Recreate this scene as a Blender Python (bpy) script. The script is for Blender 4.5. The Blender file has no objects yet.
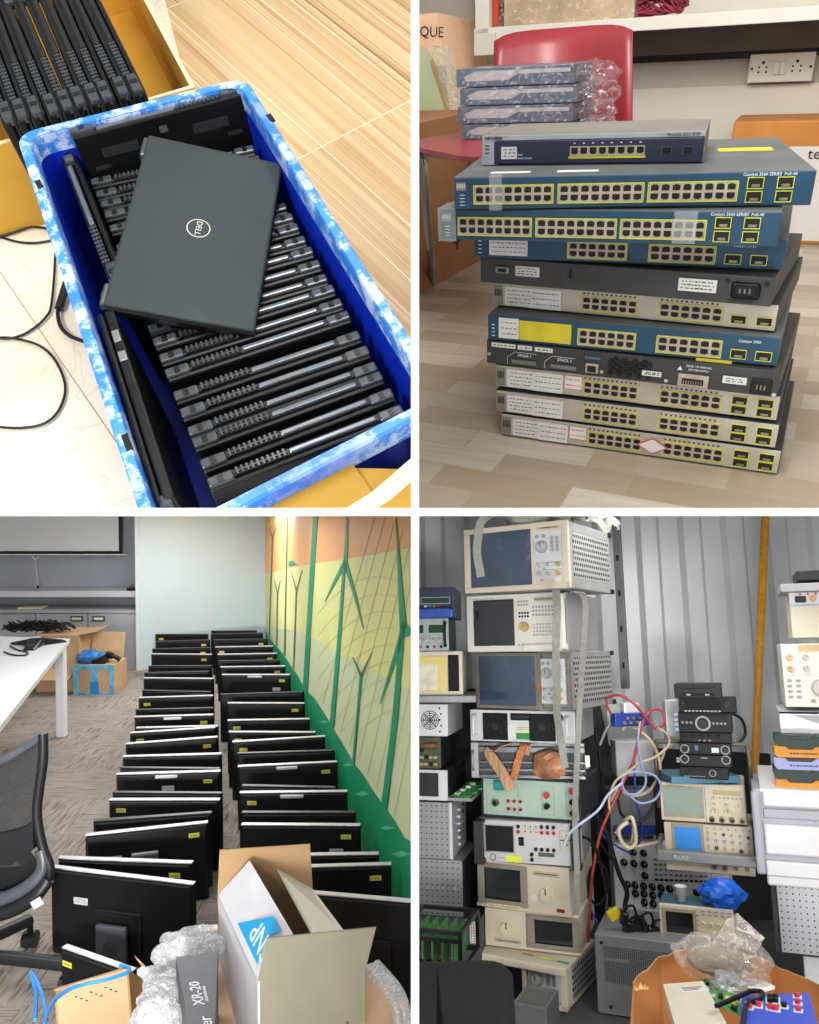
import bpy, bmesh, math, random
from math import sin, cos, pi, radians
from mathutils import Vector, Matrix
random.seed(7)
COL = bpy.context.scene.collection
F, PX, PY = 800.0, 415.0, 512.0      # focal length and principal point in image pixels (819x1024)
R3 = Matrix
def rotm(a, b, c):
    return Matrix.Rotation(a,4,'X') @ Matrix.Rotation(b,4,'Y') @ Matrix.Rotation(c,4,'Z')
# every bay of the four-bay display has its own level frame; the eye is the origin of each
BAY = {1: rotm(1.0813,-.0134,.4385), 2: rotm(.5285,-.0524,-.4202), 3: rotm(.0337,0,0), 4: rotm(-.1717,-.0128,-.4290)}
CUR = [1]
def ray(px, py):
    d = BAY[CUR[0]].to_3x3().inverted() @ Vector(((px-PX)/F, 1.0, (PY-py)/F))
    return d
def at(px, py, z=None, depth=None, plane=None):
    """point of the current bay seen at a pixel, on a level plane / at a depth / on a plane (point, normal)"""
    d = ray(px, py)
    if depth is not None: return d*depth
    if z is not None: return d*(z/d.z)
    p, n = plane
    return d*(p.dot(n)/d.dot(n))
def see(p):
    w = BAY[CUR[0]] @ Vector(p)
    return (PX+F*w.x/w.y, PY-F*w.z/w.y)
# ---------------------------------------------------------------- materials
MATS = {}
def lin(c):
    return tuple((x/12.92 if x <= .04045 else ((x+.055)/1.055)**2.4) for x in c)
def hx(s):
    s = s.lstrip('#'); return lin(tuple(int(s[i:i+2],16)/255 for i in (0,2,4)))
class NT:
    def __init__(s, name):
        s.m = bpy.data.materials.new(name); s.m.use_nodes = True
        s.t = s.m.node_tree; s.b = s.t.nodes['Principled BSDF']
    def n(s, typ, **kw):
        x = s.t.nodes.new(typ)
        for k, v in kw.items():
            if k in x.inputs.keys(): x.inputs[k].default_value = v
            else: setattr(x, k, v)
        return x
    def l(s, a, b): s.t.links.new(a, b)
    def coord(s, scale=(1,1,1), rot=(0,0,0), loc=(0,0,0)):
        tc = s.n('ShaderNodeTexCoord'); mp = s.n('ShaderNodeMapping')
        mp.inputs['Scale'].default_value = scale; mp.inputs['Rotation'].default_value = rot; mp.inputs['Location'].default_value = loc
        s.l(tc.outputs['Object'], mp.inputs['Vector']); return mp.outputs['Vector']
    def mix(s, fac, a, b):
        x = s.n('ShaderNodeMix', data_type='RGBA')
        for i, v in ((0, fac), (6, a), (7, b)):
            if hasattr(v, 'is_linked') or isinstance(v, bpy.types.NodeSocket): s.l(v, x.inputs[i])
            else: x.inputs[i].default_value = v if i == 0 else (*v[:3], 1)
        return x.outputs[2]
    def ramp(s, fac, stops, const=False):
        x = s.n('ShaderNodeValToRGB'); s.l(fac, x.inputs[0]); e = x.color_ramp
        if const: e.interpolation = 'CONSTANT'
        while len(e.elements) < len(stops): e.elements.new(0.5)
        for el, (p, c) in zip(e.elements, stops):
            el.position = p; el.color = (*c[:3], 1) if not isinstance(c, (int, float)) else (c, c, c, 1)
        return x.outputs[0]
    def bump(s, h, strength=.3, dist=.002):
        x = s.n('ShaderNodeBump'); x.inputs['Strength'].default_value = strength; x.inputs['Distance'].default_value = dist
        s.l(h, x.inputs['Height']); s.l(x.outputs[0], s.b.inputs['Normal'])
def pm(name, col, rough=.5, metal=0., var=.12, scale=25., bump=0., spec=.5, coat=0., dirt=None, alpha=1., trans=0., stretch=(1,1,1)):
    """plain procedural surface: base colour broken by two noises"""
    if name in MATS: return MATS[name]
    c = hx(col) if isinstance(col, str) else col
    t = NT(name); v = t.coord(stretch)
    nz = t.n('ShaderNodeTexNoise', Scale=scale, Detail=4.)
    t.l(v, nz.inputs['Vector'])
    a = tuple(x*(1-var) for x in c); b = tuple(min(1, x*(1+var)) for x in c)
    o = t.ramp(nz.outputs[0], [(.35, a), (.65, b)])
    if dirt:
        n2 = t.n('ShaderNodeTexNoise', Scale=dirt[1], Detail=6.); t.l(v, n2.inputs['Vector'])
        f = t.ramp(n2.outputs[0], [(dirt[2], 0), (dirt[2]+.12, 1)])
        o = t.mix(f, o, hx(dirt[0]))
    t.l(o, t.b.inputs['Base Color'])
    t.b.inputs['Roughness'].default_value = rough; t.b.inputs['Metallic'].default_value = metal
    t.b.inputs['Specular IOR Level'].default_value = spec; t.b.inputs['Coat Weight'].default_value = coat
    t.b.inputs['Coat Roughness'].default_value = .08
    if alpha < 1: t.b.inputs['Alpha'].default_value = alpha
    if trans: t.b.inputs['Transmission Weight'].default_value = trans
    if bump: t.bump(nz.outputs[0], bump)
    MATS[name] = t.m; return t.m
def holes(name, base, hole, pitch, r, plane='yz', rough=.45, metal=.3, stagger=False):
    """perforated sheet metal: a grid of round holes in object space"""
    if name in MATS: return MATS[name]
    t = NT(name); v = t.coord((1/pitch,)*3)
    sp = t.n('ShaderNodeSeparateXYZ'); t.l(v, sp.inputs[0])
    idx = {'x':0,'y':1,'z':2}; A, B = (sp.outputs[idx[k]] for k in plane)
    def M(op, a, b=None):
        x = t.n('ShaderNodeMath', operation=op)
        for i, q in enumerate((a, b)):
            if q is None: continue
            if isinstance(q, (int, float)): x.inputs[i].default_value = q
            else: t.l(q, x.inputs[i])
        return x.outputs[0]
    if stagger:
        row = M('FLOOR', B); A = M('ADD', A, M('MULTIPLY', row, .5))
    fa = M('SUBTRACT', M('FRACT', A), .5); fb = M('SUBTRACT', M('FRACT', B), .5)
    d = M('SQRT', M('ADD', M('MULTIPLY', fa, fa), M('MULTIPLY', fb, fb)))
    f = M('LESS_THAN', d, r/pitch)
    o = t.mix(f, hx(base), hx(hole)); t.l(o, t.b.inputs['Base Color'])
    t.b.inputs['Roughness'].default_value = rough; t.b.inputs['Metallic'].default_value = metal
    MATS[name] = t.m; return t.m
def glow(name, col, s):
    if name in MATS: return MATS[name]
    t = NT(name); t.b.inputs['Base Color'].default_value = (*hx(col),1)
    t.b.inputs['Emission Color'].default_value = (*hx(col),1); t.b.inputs['Emission Strength'].default_value = s
    MATS[name] = t.m; return t.m
# ---------------------------------------------------------------- geometry collector
ID = Matrix.Identity(4)
def T(x=0, y=0, z=0): return Matrix.Translation((x,y,z))
def RX(a): return Matrix.Rotation(a,4,'X')
def RY(a): return Matrix.Rotation(a,4,'Y')
def RZ(a): return Matrix.Rotation(a,4,'Z')
class G:
    def __init__(s, X=None): s.v=[]; s.f=[]; s.m=[]; s.sm=[]; s.mats=[]; s.X=X or ID
    def slot(s, m):
        if m not in s.mats: s.mats.append(m)
        return s.mats.index(m)
    def add(s, vs, fs, m, smooth=False, X=None):
        X = s.X @ X if X else s.X
        b = len(s.v); s.v += [tuple(X @ Vector(v)) for v in vs]
        k = s.slot(m)
        for f in fs: s.f.append(tuple(b+i for i in f)); s.m.append(k); s.sm.append(smooth)
        return s
    def box(s, lo, hi, m, bev=0., seg=2, X=None):
        (x0,y0,z0),(x1,y1,z1) = lo, hi
        if bev > 0:
            bm = bmesh.new(); bmesh.ops.create_cube(bm, size=1)
            for v in bm.verts: v.co = Vector(((x0+x1)/2+v.co.x*(x1-x0),(y0+y1)/2+v.co.y*(y1-y0),(z0+z1)/2+v.co.z*(z1-z0)))
            bmesh.ops.bevel(bm, geom=bm.edges[:], offset=bev, segments=seg, affect='EDGES', profile=.5)
            s.bm(bm, m, X=X); return s
        vs=[(x0,y0,z0),(x1,y0,z0),(x1,y1,z0),(x0,y1,z0),(x0,y0,z1),(x1,y0,z1),(x1,y1,z1),(x0,y1,z1)]
        return s.add(vs,[(3,2,1,0),(4,5,6,7),(0,1,5,4),(1,2,6,5),(2,3,7,6),(3,0,4,7)],m,X=X)
    def bm(s, bm, m, smooth=False, X=None):
        bm.verts.index_update()
        s.add([v.co.copy() for v in bm.verts],[[v.index for v in f.verts] for f in bm.faces],m,smooth,X); bm.free(); return s
    def prism(s, pts, d, m, X=None):
        """polygon pts (x,z) in the plane y=0, pushed d along +y"""
        n=len(pts); vs=[(x,0,z) for x,z in pts]+[(x,d,z) for x,z in pts]
        fs=[tuple(range(n)),tuple(range(2*n-1,n-1,-1))]+[(i,i+n,(i+1)%n+n,(i+1)%n) for i in range(n)]
        return s.add(vs,fs,m,X=X)
    def hull(s, a, b, m, smooth=False):
        """two point loops of the same length joined to a closed solid"""
        n=len(a); vs=list(a)+list(b)
        fs=[tuple(range(n-1,-1,-1)),tuple(range(n,2*n))]+[(i,(i+1)%n,(i+1)%n+n,i+n) for i in range(n)]
        return s.add(vs,fs,m,smooth)
    def slab(s, pts, d, m):
        """polygon of 3D points thickened by vector d"""
        return s.hull([Vector(p) for p in pts],[Vector(p)+Vector(d) for p in pts],m)
    def cyl(s, p, q, r, m, r2=None, n=16, smooth=True):
        p=Vector(p);q=Vector(q);a=(q-p).normalized();u=a.orthogonal().normalized();w=a.cross(u)
        r2=r if r2 is None else r2
        A=[p+(u*cos(2*pi*i/n)+w*sin(2*pi*i/n))*r for i in range(n)];B=[q+(u*cos(2*pi*i/n)+w*sin(2*pi*i/n))*r2 for i in range(n)]
        s.add(A+B,[(i,(i+1)%n,(i+1)%n+n,i+n) for i in range(n)],m,smooth)
        s.add(A,[tuple(range(n-1,-1,-1))],m); s.add(B,[tuple(range(n))],m); return s
    def tube(s, pts, r, m, n=8, spline=True, flat=None):
        P=[Vector(p) for p in pts]
        if spline and len(P)>2: P=smooth_path(P)
        u=None; rings=[]
        for i,p in enumerate(P):
            a=(P[min(i+1,len(P)-1)]-P[max(i-1,0)]).normalized()
            u=a.orthogonal().normalized() if u is None else (u-a*u.dot(a)).normalized()
            w=a.cross(u); f=flat or 1
            rings.append([p+u*cos(2*pi*k/n)*r+w*sin(2*pi*k/n)*r*f for k in range(n)])
        vs=[v for g in rings for v in g]
        fs=[(i*n+k,i*n+(k+1)%n,(i+1)*n+(k+1)%n,(i+1)*n+k) for i in range(len(P)-1) for k in range(n)]
        s.add(vs,fs,m,True); s.add(rings[0],[tuple(range(n-1,-1,-1))],m); s.add(rings[-1],[tuple(range(n))],m); return s
    def ribbon(s, pts, wdir, w, m, th=.0015, spline=True):
        P=[Vector(p) for p in pts]
        if spline and len(P)>2: P=smooth_path(P)
        W=Vector(wdir).normalized(); vs=[]
        for i,p in enumerate(P):
            a=(P[min(i+1,len(P)-1)]-P[max(i-1,0)]).normalized(); ww=(W-a*W.dot(a)).normalized(); nn=a.cross(ww)
            vs+=[p-ww*w/2-nn*th,p+ww*w/2-nn*th,p+ww*w/2+nn*th,p-ww*w/2+nn*th]
        k=len(P); fs=[(i*4+j,i*4+(j+1)%4,(i+1)*4+(j+1)%4,(i+1)*4+j) for i in range(k-1) for j in range(4)]
        fs+=[(3,2,1,0),(4*k-4,4*k-3,4*k-2,4*k-1)]
        return s.add(vs,fs,m)
    def lathe(s, prof, m, c=(0,0,0), n=24, smooth=True, X=None):
        vs=[(c[0]+r*cos(2*pi*i/n),c[1]+r*sin(2*pi*i/n),c[2]+z) for r,z in prof for i in range(n)]
        fs=[(k*n+i,k*n+(i+1)%n,(k+1)*n+(i+1)%n,(k+1)*n+i) for k in range(len(prof)-1) for i in range(n)]
        return s.add(vs,fs,m,smooth,X)
    def text(s, txt, size, m, X, ext=.0004, align='CENTER'):
        cu=bpy.data.curves.new('t','FONT'); cu.body=txt; cu.size=size; cu.extrude=ext; cu.align_x=align; cu.align_y='CENTER'; cu.resolution_u=2
        ob=bpy.data.objects.new('t',cu); me=ob.to_mesh()
        s.add([v.co.copy() for v in me.vertices],[tuple(p.vertices) for p in me.polygons],m,False,X)
        ob.to_mesh_clear(); bpy.data.objects.remove(ob); bpy.data.curves.remove(cu); return s
    def mesh(s, name):
        me=bpy.data.meshes.new(name); me.from_pydata(s.v,[],s.f)
        for m in s.mats: me.materials.append(m)
        me.polygons.foreach_set('material_index',s.m); me.polygons.foreach_set('use_smooth',s.sm); me.update()
        return me
def smooth_path(P, k=6):
    out=[]
    for i in range(len(P)-1):
        a,b,c,d=P[max(i-1,0)],P[i],P[i+1],P[min(i+2,len(P)-1)]
        for j in range(k):
            t=j/k; out.append(.5*((2*b)+(c-a)*t+(2*a-5*b+4*c-d)*t*t+(3*b-a-3*c+d)*t**3))
    out.append(P[-1]); return out
def tagp(o, label=None, cat=None, group=None, kind=None):
    if label: o['label']=label
    if cat: o['category']=cat
    if group: o['group']=group
    if kind: o['kind']=kind
    return o
def place(o, loc=(0,0,0), yaw=0, X=None):
    o.matrix_basis = BAY[CUR[0]] @ (X if X is not None else T(*loc) @ RZ(yaw)); o['_bay']=CUR[0]; return o
def thing(name, label, cat, loc=(0,0,0), yaw=0, group=None, X=None):
    o=bpy.data.objects.new(name,None); o.empty_display_size=.05; COL.objects.link(o); place(o,loc,yaw,X); return tagp(o,label,cat,group)
def part(name, g, parent, label=None, kind=None):
    o=bpy.data.objects.new(name,g.mesh(name)); COL.objects.link(o); o.parent=parent; return tagp(o,label,kind=kind)
def solo(name, g, label, cat, loc=(0,0,0), yaw=0, group=None, X=None, kind=None):
    o=bpy.data.objects.new(name,g.mesh(name)); COL.objects.link(o); place(o,loc,yaw,X); return tagp(o,label,cat,group,kind)
def struct(name, g, parent=None, X=None):
    o=bpy.data.objects.new(name,g.mesh(name)); COL.objects.link(o)
    if parent: o.parent=parent
    else: place(o,X=X or ID)
    o['kind']='structure'; return o
def dup(root, X, label=None, group=None):
    def cp(o, par):
        c=o.copy(); COL.objects.link(c)
        if par: c.parent=par
        for ch in o.children: cp(ch, c)
        return c
    r=cp(root,None); place(r,X=X)
    if label: r['label']=label
    if group: r['group']=group
    return r
def yaw_of(a, b): return math.atan2(b.y-a.y, b.x-a.x)
ORD=['first','second','third','fourth','fifth','sixth','seventh','eighth','ninth','tenth','eleventh','twelfth','thirteenth','fourteenth','fifteenth','sixteenth','seventeenth','eighteenth','nineteenth','twentieth','twenty-first','twenty-second','twenty-third','twenty-fourth','twenty-fifth']
def quad_on(g, pts, m, d=(0,0,.001)):
    return g.slab(pts, d, m)
def crumple(c, r, m, seed=0, n=3, amp=.25, flat=(1,1,1)):
    """a crumpled closed sack"""
    bm=bmesh.new(); bmesh.ops.create_icosphere(bm, subdivisions=n, radius=1)
    rr=random.Random(seed)
    ax=[(Vector((rr.uniform(-1,1),rr.uniform(-1,1),rr.uniform(-1,1))).normalized(),rr.uniform(2,7),rr.uniform(0,6)) for _ in range(9)]
    for v in bm.verts:
        k=1+sum(amp/3*abs(sin(a.dot(v.co)*f+p)) for a,f,p in ax)-amp+rr.uniform(-amp,amp)*.35
        v.co=Vector((c[0]+v.co.x*r*k*flat[0],c[1]+v.co.y*r*k*flat[1],c[2]+v.co.z*r*k*flat[2]))
    g=G(); g.bm(bm,m); return g
# ================================================================= BAY 1: crate of laptops, seen from above
CUR[0]=1
ZR=-.772; ZROW=-.838; ZF=-1.080
blk=pm('laptop_black','#0b0c0d',.4,0,.25,60,.05,.35,dirt=('#222527',14,.62))
blk2=pm('laptop_edge_black','#0d0e0f',.3,0,.3,80)
trim=pm('laptop_hinge_plastic','#4a4f54',.25,.3,.2,50)
steel=pm('silver_port_metal','#b9bbb8',.3,.9,.1,40)
lidm=pm('laptop_lid_soft_black','#2b3235',.55,0,.1,9,.03,.3,dirt=('#3a4246',5,.6))
mark=pm('pale_logo_print','#c9c8c2',.35,.5,.05,30)
dark=pm('dark_recess','#040405',.8,0,.2,30)
lab=pm('printed_label_grey','#1d1f22',.6,0,.2,90)
# --- floor: pale stone on the left, striped wood-look tiles on the right
def stone():
    t=NT('pale_stone_tiles'); v=t.coord()
    n1=t.n('ShaderNodeTexNoise',Scale=3.,Detail=5.); t.l(v,n1.inputs['Vector'])
    c=t.ramp(n1.outputs[0],[(.3,hx('#e9dcc0')),(.7,hx('#f7f0e0'))])
    n2=t.n('ShaderNodeTexNoise',Scale=7.,Detail=8.,Distortion=1.5); t.l(v,n2.inputs['Vector'])
    k=t.ramp(n2.outputs[0],[(.485,0.),(.497,1.),(.503,1.),(.515,0.)])
    mm=t.n('ShaderNodeMath',operation='MULTIPLY'); t.l(k,mm.inputs[0]); mm.inputs[1].default_value=.22
    c=t.mix(mm.outputs[0],c,hx('#8d7a5a'))
    t.l(c,t.b.inputs['Base Color']); t.b.inputs['Roughness'].default_value=.35; return t.m
def striped(ang,u0,v0):
    t=NT('striped_wood_tiles'); v=t.coord(rot=(0,0,-ang+radians(0)))
    sp=t.n('ShaderNodeSeparateXYZ'); t.l(v,sp.inputs[0])
    def M(op,a,b=None):
        x=t.n('ShaderNodeMath',operation=op)
        for i,q in enumerate((a,b)):
            if q is None: continue
            if isinstance(q,(int,float)): x.inputs[i].default_value=q
            else: t.l(q,x.inputs[i])
        return x.outputs[0]
    U,V=sp.outputs[0],sp.outputs[1]
    tile=M('FLOOR',M('DIVIDE',M('SUBTRACT',U,u0),.62))
    vv=M('ADD',V,M('MULTIPLY',tile,3.17))
    def band(scale,lo,hi):
        cb=t.n('ShaderNodeCombineXYZ'); t.l(M('MULTIPLY',vv,scale),cb.inputs[1]); t.l(M('MULTIPLY',U,.35),cb.inputs[0])
        n=t.n('ShaderNodeTexNoise',Scale=1.,Detail=3.); t.l(cb.outputs[0],n.inputs['Vector'])
        return t.ramp(n.outputs[0],[(lo,0.),(hi,1.)])
    c=t.mix(band(60,.35,.65),hx('#bd9868'),hx('#dcc49c'))
    c=t.mix(band(17,.45,.62),c,hx('#cfae80'))
    c=t.mix(band(240,.62,.68),c,hx('#fbeed2'))
    c=t.mix(band(190,.63,.67),c,hx('#86643f'))
    g=M('LESS_THAN',M('ABSOLUTE',M('SUBTRACT',M('FRACT',M('DIVIDE',M('SUBTRACT',U,u0),.62)),.0)),.004)
    g2=M('LESS_THAN',M('FRACT',M('DIVIDE',M('SUBTRACT',V,v0),.62)),.004)
    c=t.mix(M('MAXIMUM',g,g2),c,hx('#f2e4cc'))
    t.l(c,t.b.inputs['Base Color']); t.b.inputs['Roughness'].default_value=.42; return t.m
a,b=at(270,55,z=ZF),at(390,133,z=ZF)
sang=yaw_of(a,b)-.12; gp=at(366,123,z=ZF); u0=gp.x*cos(sang)+gp.y*sin(sang)
split_a,split_b=at(180,-60,z=ZF),at(330,420,z=ZF)
s0=at(150,-120,z=ZF)
g=G(); g.slab([at(-160,-60,z=ZF),at(-160,760,z=ZF),at(330,760,z=ZF),at(330,420,z=ZF),at(180,60,z=ZF),at(150,-60,z=ZF)],(0,0,-.02),stone())
struct('floor',g)
g=G(); g.slab([at(470,400,z=ZF),at(620,300,z=ZF),at(560,-90,z=ZF),at(150,-60,z=ZF),at(180,60,z=ZF),at(330,400,z=ZF)],(0,0,-.02),striped(sang,u0,.1))
struct('floor',g)
# tile joint in the stone floor
g=G(); p,q=at(13,291,z=ZF),at(128,459,z=ZF); d=(q-p).normalized(); n=Vector((-d.y,d.x,0))*.0009
g.slab([p-d*.2-n,q+d*.2-n,q+d*.2+n,p-d*.2+n],(0,0,.0006),pm('tile_joint','#a8916a',.7)); struct('trim_1',g)
# --- crate
def crate_mat():
    t=NT('blue_crate_plastic'); v=t.coord()
    n1=t.n('ShaderNodeTexNoise',Scale=30.,Detail=9.,Roughness=.75); t.l(v,n1.inputs['Vector'])
    n2=t.n('ShaderNodeTexNoise',Scale=5.,Detail=3.); t.l(v,n2.inputs['Vector'])
    f=t.ramp(n1.outputs[0],[(.47,0.),(.56,1.)]); 
    c=t.mix(f,hx('#3a86dc'),hx('#cfe2f5')); c=t.mix(t.ramp(n2.outputs[0],[(.45,0.),(.62,.75)]),c,hx('#1c68dc'))
    t.l(c,t.b.inputs['Base Color']); t.b.inputs['Roughness'].default_value=.4; return t.m
scuff=crate_mat(); blue=pm('blue_crate_inner_plastic','#0a2cb8',.35,0,.12,7,.02)
C=[at(*p,z=ZR) for p in ((15,133),(245,76),(450,400),(152,553))]   # far left, far right, near right, near left
def ringpts(C,d,r,z,n=6):
    out=[]; k=len(C); cen=sum(C,Vector())/k
    lines=[]
    for i in range(k):
        a,b=C[i],C[(i+1)%k]; e=(b-a).normalized(); nn=Vector((-e.y,e.x,0))
        if nn.dot(cen-a)<0: nn=-nn
        lines.append((a+nn*d,e))
    cs=[]
    for i in range(k):
        (p,e),(q,f)=lines[i-1],lines[i]
        den=e.x*f.y-e.y*f.x; t=((q.x-p.x)*f.y-(q.y-p.y)*f.x)/den; cs.append(p+e*t)
    for i in range(k):
        c=cs[i]; a=(cs[i-1]-c).normalized()*r; b=(cs[(i+1)%k]-c).normalized()*r
        for j in range(n+1):
            t=j/n; out.append(Vector(((c+a).x*(1-t)**2+2*c.x*t*(1-t)+(c+b).x*t*t,(c+a).y*(1-t)**2+2*c.y*t*(1-t)+(c+b).y*t*t,z)))
    return out
def loft(g,rings,m,smooth=False,cap=(False,False)):
    n=len(rings[0]); vs=[p for r in rings for p in r]
    g.add(vs,[(k*n+i,k*n+(i+1)%n,(k+1)*n+(i+1)%n,(k+1)*n+i) for k in range(len(rings)-1) for i in range(n)],m,smooth)
    if cap[0]: g.add(rings[0],[tuple(range(n-1,-1,-1))],m)
    if cap[1]: g.add(rings[-1],[tuple(range(n))],m)
crate=thing('plastic_crate','blue plastic crate with a scuffed white-streaked rim, filled with rows of black laptops','crate')
g=G(); H=.308
loft(g,[ringpts(C,.017,.03,ZR-H),ringpts(C,.012,.03,ZR-.04),ringpts(C,.012,.03,ZR-.004)],blue,cap=(True,False))
loft(g,[ringpts(C,.0155,.028,ZR-.002),ringpts(C,.02,.028,ZR-H+.006)],blue,cap=(False,True)); part('body',g,crate)
g=G(); loft(g,[ringpts(C,.011,.03,ZR-.034),ringpts(C,0,.03,ZR-.034),ringpts(C,0,.03,ZR-.003),ringpts(C,.003,.03,ZR),ringpts(C,.014,.028,ZR),ringpts(C,.016,.028,ZR-.004),ringpts(C,.016,.028,ZR-.034)],scuff); rim=part('rim',g,crate,label='pale blue scuffed rim')
for p,q in (((37,180),(41,188)),((124,434),(130,450)),((268,114),(273,121))):
    g=G(); a=at(*p,z=ZR+.0004); b=at(*q,z=ZR+.0004); d=(b-a); n=Vector((-d.y,d.x,0)).normalized()*.004
    g.slab([a-n,b-n,b+n,a+n],(0,0,-.002),dark); part('handle_slot',g,rim)
# --- laptop: local x across, y from front edge to hinge edge, z thickness
LW,LD=.292,.225
def make_laptop(name,label,group=None,ports=False,under=False,logo=False,W=LW,D=LD,cover=None,strip=None):
    r=thing(name,label,'laptop',group=group)
    g=G(); g.box((-W/2,0,0),(W/2,D-.004,.013),blk,.003)
    if under:
        for sx in (-1,1): g.box((sx*W*.27-.028,D-.045,-.0006),(sx*W*.27+.028,D-.03,0),lab); g.box((sx*W*.4-.012,D-.062,-.001),(sx*W*.4+.012,D-.056,0),lab)
        g.box((-.006,D-.03,-.0006),(.006,D-.02,0),steel)
    part('base',g,r)
    g=G(); g.box((-W/2,.001,.0145),(W/2,D-.003,.0225),cover or blk,.0035); ld=part('lid',g,r)
    if logo:
        g=G(); c=(0,D*.5,.0226)
        n=40; vs=[]; 
        for rr in (.0162,.0148):
            vs+=[(c[0]+rr*cos(2*pi*i/n),c[1]+rr*sin(2*pi*i/n),c[2]) for i in range(n)]
        vs+=[(x,y,z+.0004) for x,y,z in vs]
        g.add(vs,[(2*n+i,2*n+(i+1)%n,3*n+(i+1)%n,3*n+i) for i in range(n)]+[(i,(i+1)%n,2*n+(i+1)%n,2*n+i) for i in range(n)],mark)
        g.text('DELL',.0115,mark,T(*c)@RZ(pi)); part('logo',g,ld,label='round pale maker logo')
    for s in (-1,1):
        g=G(); g.box((s*W*.435-.018,D-.014,.004),(s*W*.435+.018,D+.003,.019),trim,.003); g.box((s*W*.435-.004,D+.002,.006),(s*W*.435+.004,D+.0036,.017),blk2); part('hinge',g,r)
    g=G(); g.box((-W*.36,D-.012,.002),(-W*.1,D-.003,.0125),dark)
    for i in range(10):
        x=-W*.355+i*W*.0262; g.box((x,D-.006,.002),(x+.003,D-.0005,.0125),trim)
    g.box((-W*.36,D-.006,.0065),(-W*.1,D-.0015,.008),trim); part('vent_grille',g,r)
    g=G(); g.box((-W*.09,D-.006,.004),(W*.36,D-.001,.0115),strip or pm('laptop_strip_grey','#6f757b',.22,.5,.15,30),.002); part('rear_strip',g,r,label='glossy grey rear strip')
    if ports:
        x=-W/2
        for nm,y,l,m,h in (('power_jack',.018,.006,dark,.006),('video_port',.038,.02,steel,.009),('network_port',.075,.016,steel,.01),('card_slot',.105,.03,dark,.003)):
            g=G(); g.box((x-.0012,y,.007-h/2),(x+.002,y+l,.007+h/2),m,.0008); part(nm,g,r)
    return r
LT=make_laptop('laptop','x')
La,Lb=at(89,177,z=ZROW),at(205,478,z=ZROW); Ra,Rb=at(253,142,z=ZROW),at(399,403,z=ZROW)
NL=21
vis=['beside the laptop leaning on the far wall']
for i in range(NL):
    t=(i+.0)/(NL-1); l=La.lerp(Lb,t); r=Ra.lerp(Rb,t); c=(l+r)/2; yw=yaw_of(l,r)
    zt=ZROW+random.uniform(-.006,.004)
    X=T(c.x,c.y,zt-LD)@RZ(yw+random.uniform(-.008,.008))@RX(pi/2+random.uniform(-.04,.02))@Matrix.Diagonal(((r-l).length/LW,1,1,1))
    near=NL-i
    lb=('nearest' if near==1 else ORD[near-1])+' black laptop in the blue crate row, counted from the near end' if near<=10 else ('farthest' if i==0 else ORD[i])+' black laptop in the blue crate row, counted from the far end'
    if i==0: LT['label']=lb; LT['group']='laptops standing in a row in the blue crate'; place(LT,X=X)
    else: dup(LT,X,lb)
# laptop lying on the row, logo up
TW,TD=.309,.199
top=make_laptop('laptop','large charcoal laptop lying askew on the crate row, round maker logo on its lid',logo=True,W=TW,D=TD,cover=lidm)
place(top,X=T(.088,.9252,-.7958)@rotm(.1677,.1826,-.4998)@RZ(pi/2)@T(0,-TD/2,-.0225))
# two laptops against the left wall, one against the far wall
a,b=at(66,160,z=-.815),at(108,268,z=-.815)
l2=make_laptop('laptop','black laptop on edge against the left crate wall, beside the far end of the row',W=(b-a).length*1.25)
c=(a+b)/2; place(l2,X=T(c.x,c.y,-.815-LD)@RZ(yaw_of(b,a))@RX(pi/2-.03))
a,b=at(104,311,z=-.79),at(165,503,z=-.79)
l3=make_laptop('laptop','black laptop standing on its side along the left crate wall with silver ports facing up',ports=True,D=(b-a).length,W=.30)
d=(b-a).normalized(); n=Vector((0,0,1)).cross(d)
Xm=Matrix(((0,0,0,0),)*4)
def basis(x,y,z,o): return Matrix(((x.x,y.x,z.x,o.x),(x.y,y.y,z.y,o.y),(x.z,y.z,z.z,o.z),(0,0,0,1)))
place(l3,X=basis(Vector((0,0,-1)),d,Vector((0,0,-1)).cross(d),Vector((a.x,a.y,-.79-.15))-Vector((0,0,-1)).cross(d)*.012))
a,b=at(69,129,z=-.775),at(240,85,z=-.775)
l4=make_laptop('laptop','black laptop leaning against the far crate wall with its vented underside showing',under=True,W=(b-a).length,D=.22)
c=(a+b)/2; place(l4,X=T(c.x,c.y,-.775-.22)@RZ(yaw_of(a,b))@T(0,-.04,.0)@RX(-.12)@RX(pi/2)@RY(pi))
# --- cardboard box far left with laptops
card=pm('yellow_cardboard','#d9a53a',.75,0,.1,6,.05,dirt=('#c48a22',3,.55)); cardin=pm('cardboard_edge','#efdcae',.8,0,.06,40)
dst=pm('dusty_black_plastic','#1d1c1a',.55,0,.3,30,.05)
LT2=make_laptop('laptop','x',strip=dst)
kr=at(193,84,z=-.905).x; yf=at(30,229,z=ZF).y; xl=at(-60,180,z=-.82).x; yb=yf+.6
bx=thing('cardboard_box','open yellow cardboard box holding laptops, behind the far end of the blue crate','box')
def openbox(par,x0,x1,y0,y1,z0,z1,m,me,th=.005):
    for nm,lo,hi in (('side_panel',(x0,y0,z0),(x0+th,y1,z1)),('side_panel',(x1-th,y0,z0),(x1,y1,z1)),('end_panel',(x0+th,y0,z0),(x1-th,y0+th,z1)),('end_panel',(x0+th,y1-th,z0),(x1-th,y1,z1)),('bottom_panel',(x0+th,y0+th,z0),(x1-th,y1-th,z0+th))):
        g=G(); g.box(lo,hi,m); 
        if nm!='bottom_panel': g.box((lo[0],lo[1],z1),(hi[0],hi[1],z1+.0015),me)
        part(nm,g,par)
openbox(bx,xl,kr,yf,yb,ZF,-.905,card,cardin,.007)
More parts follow.
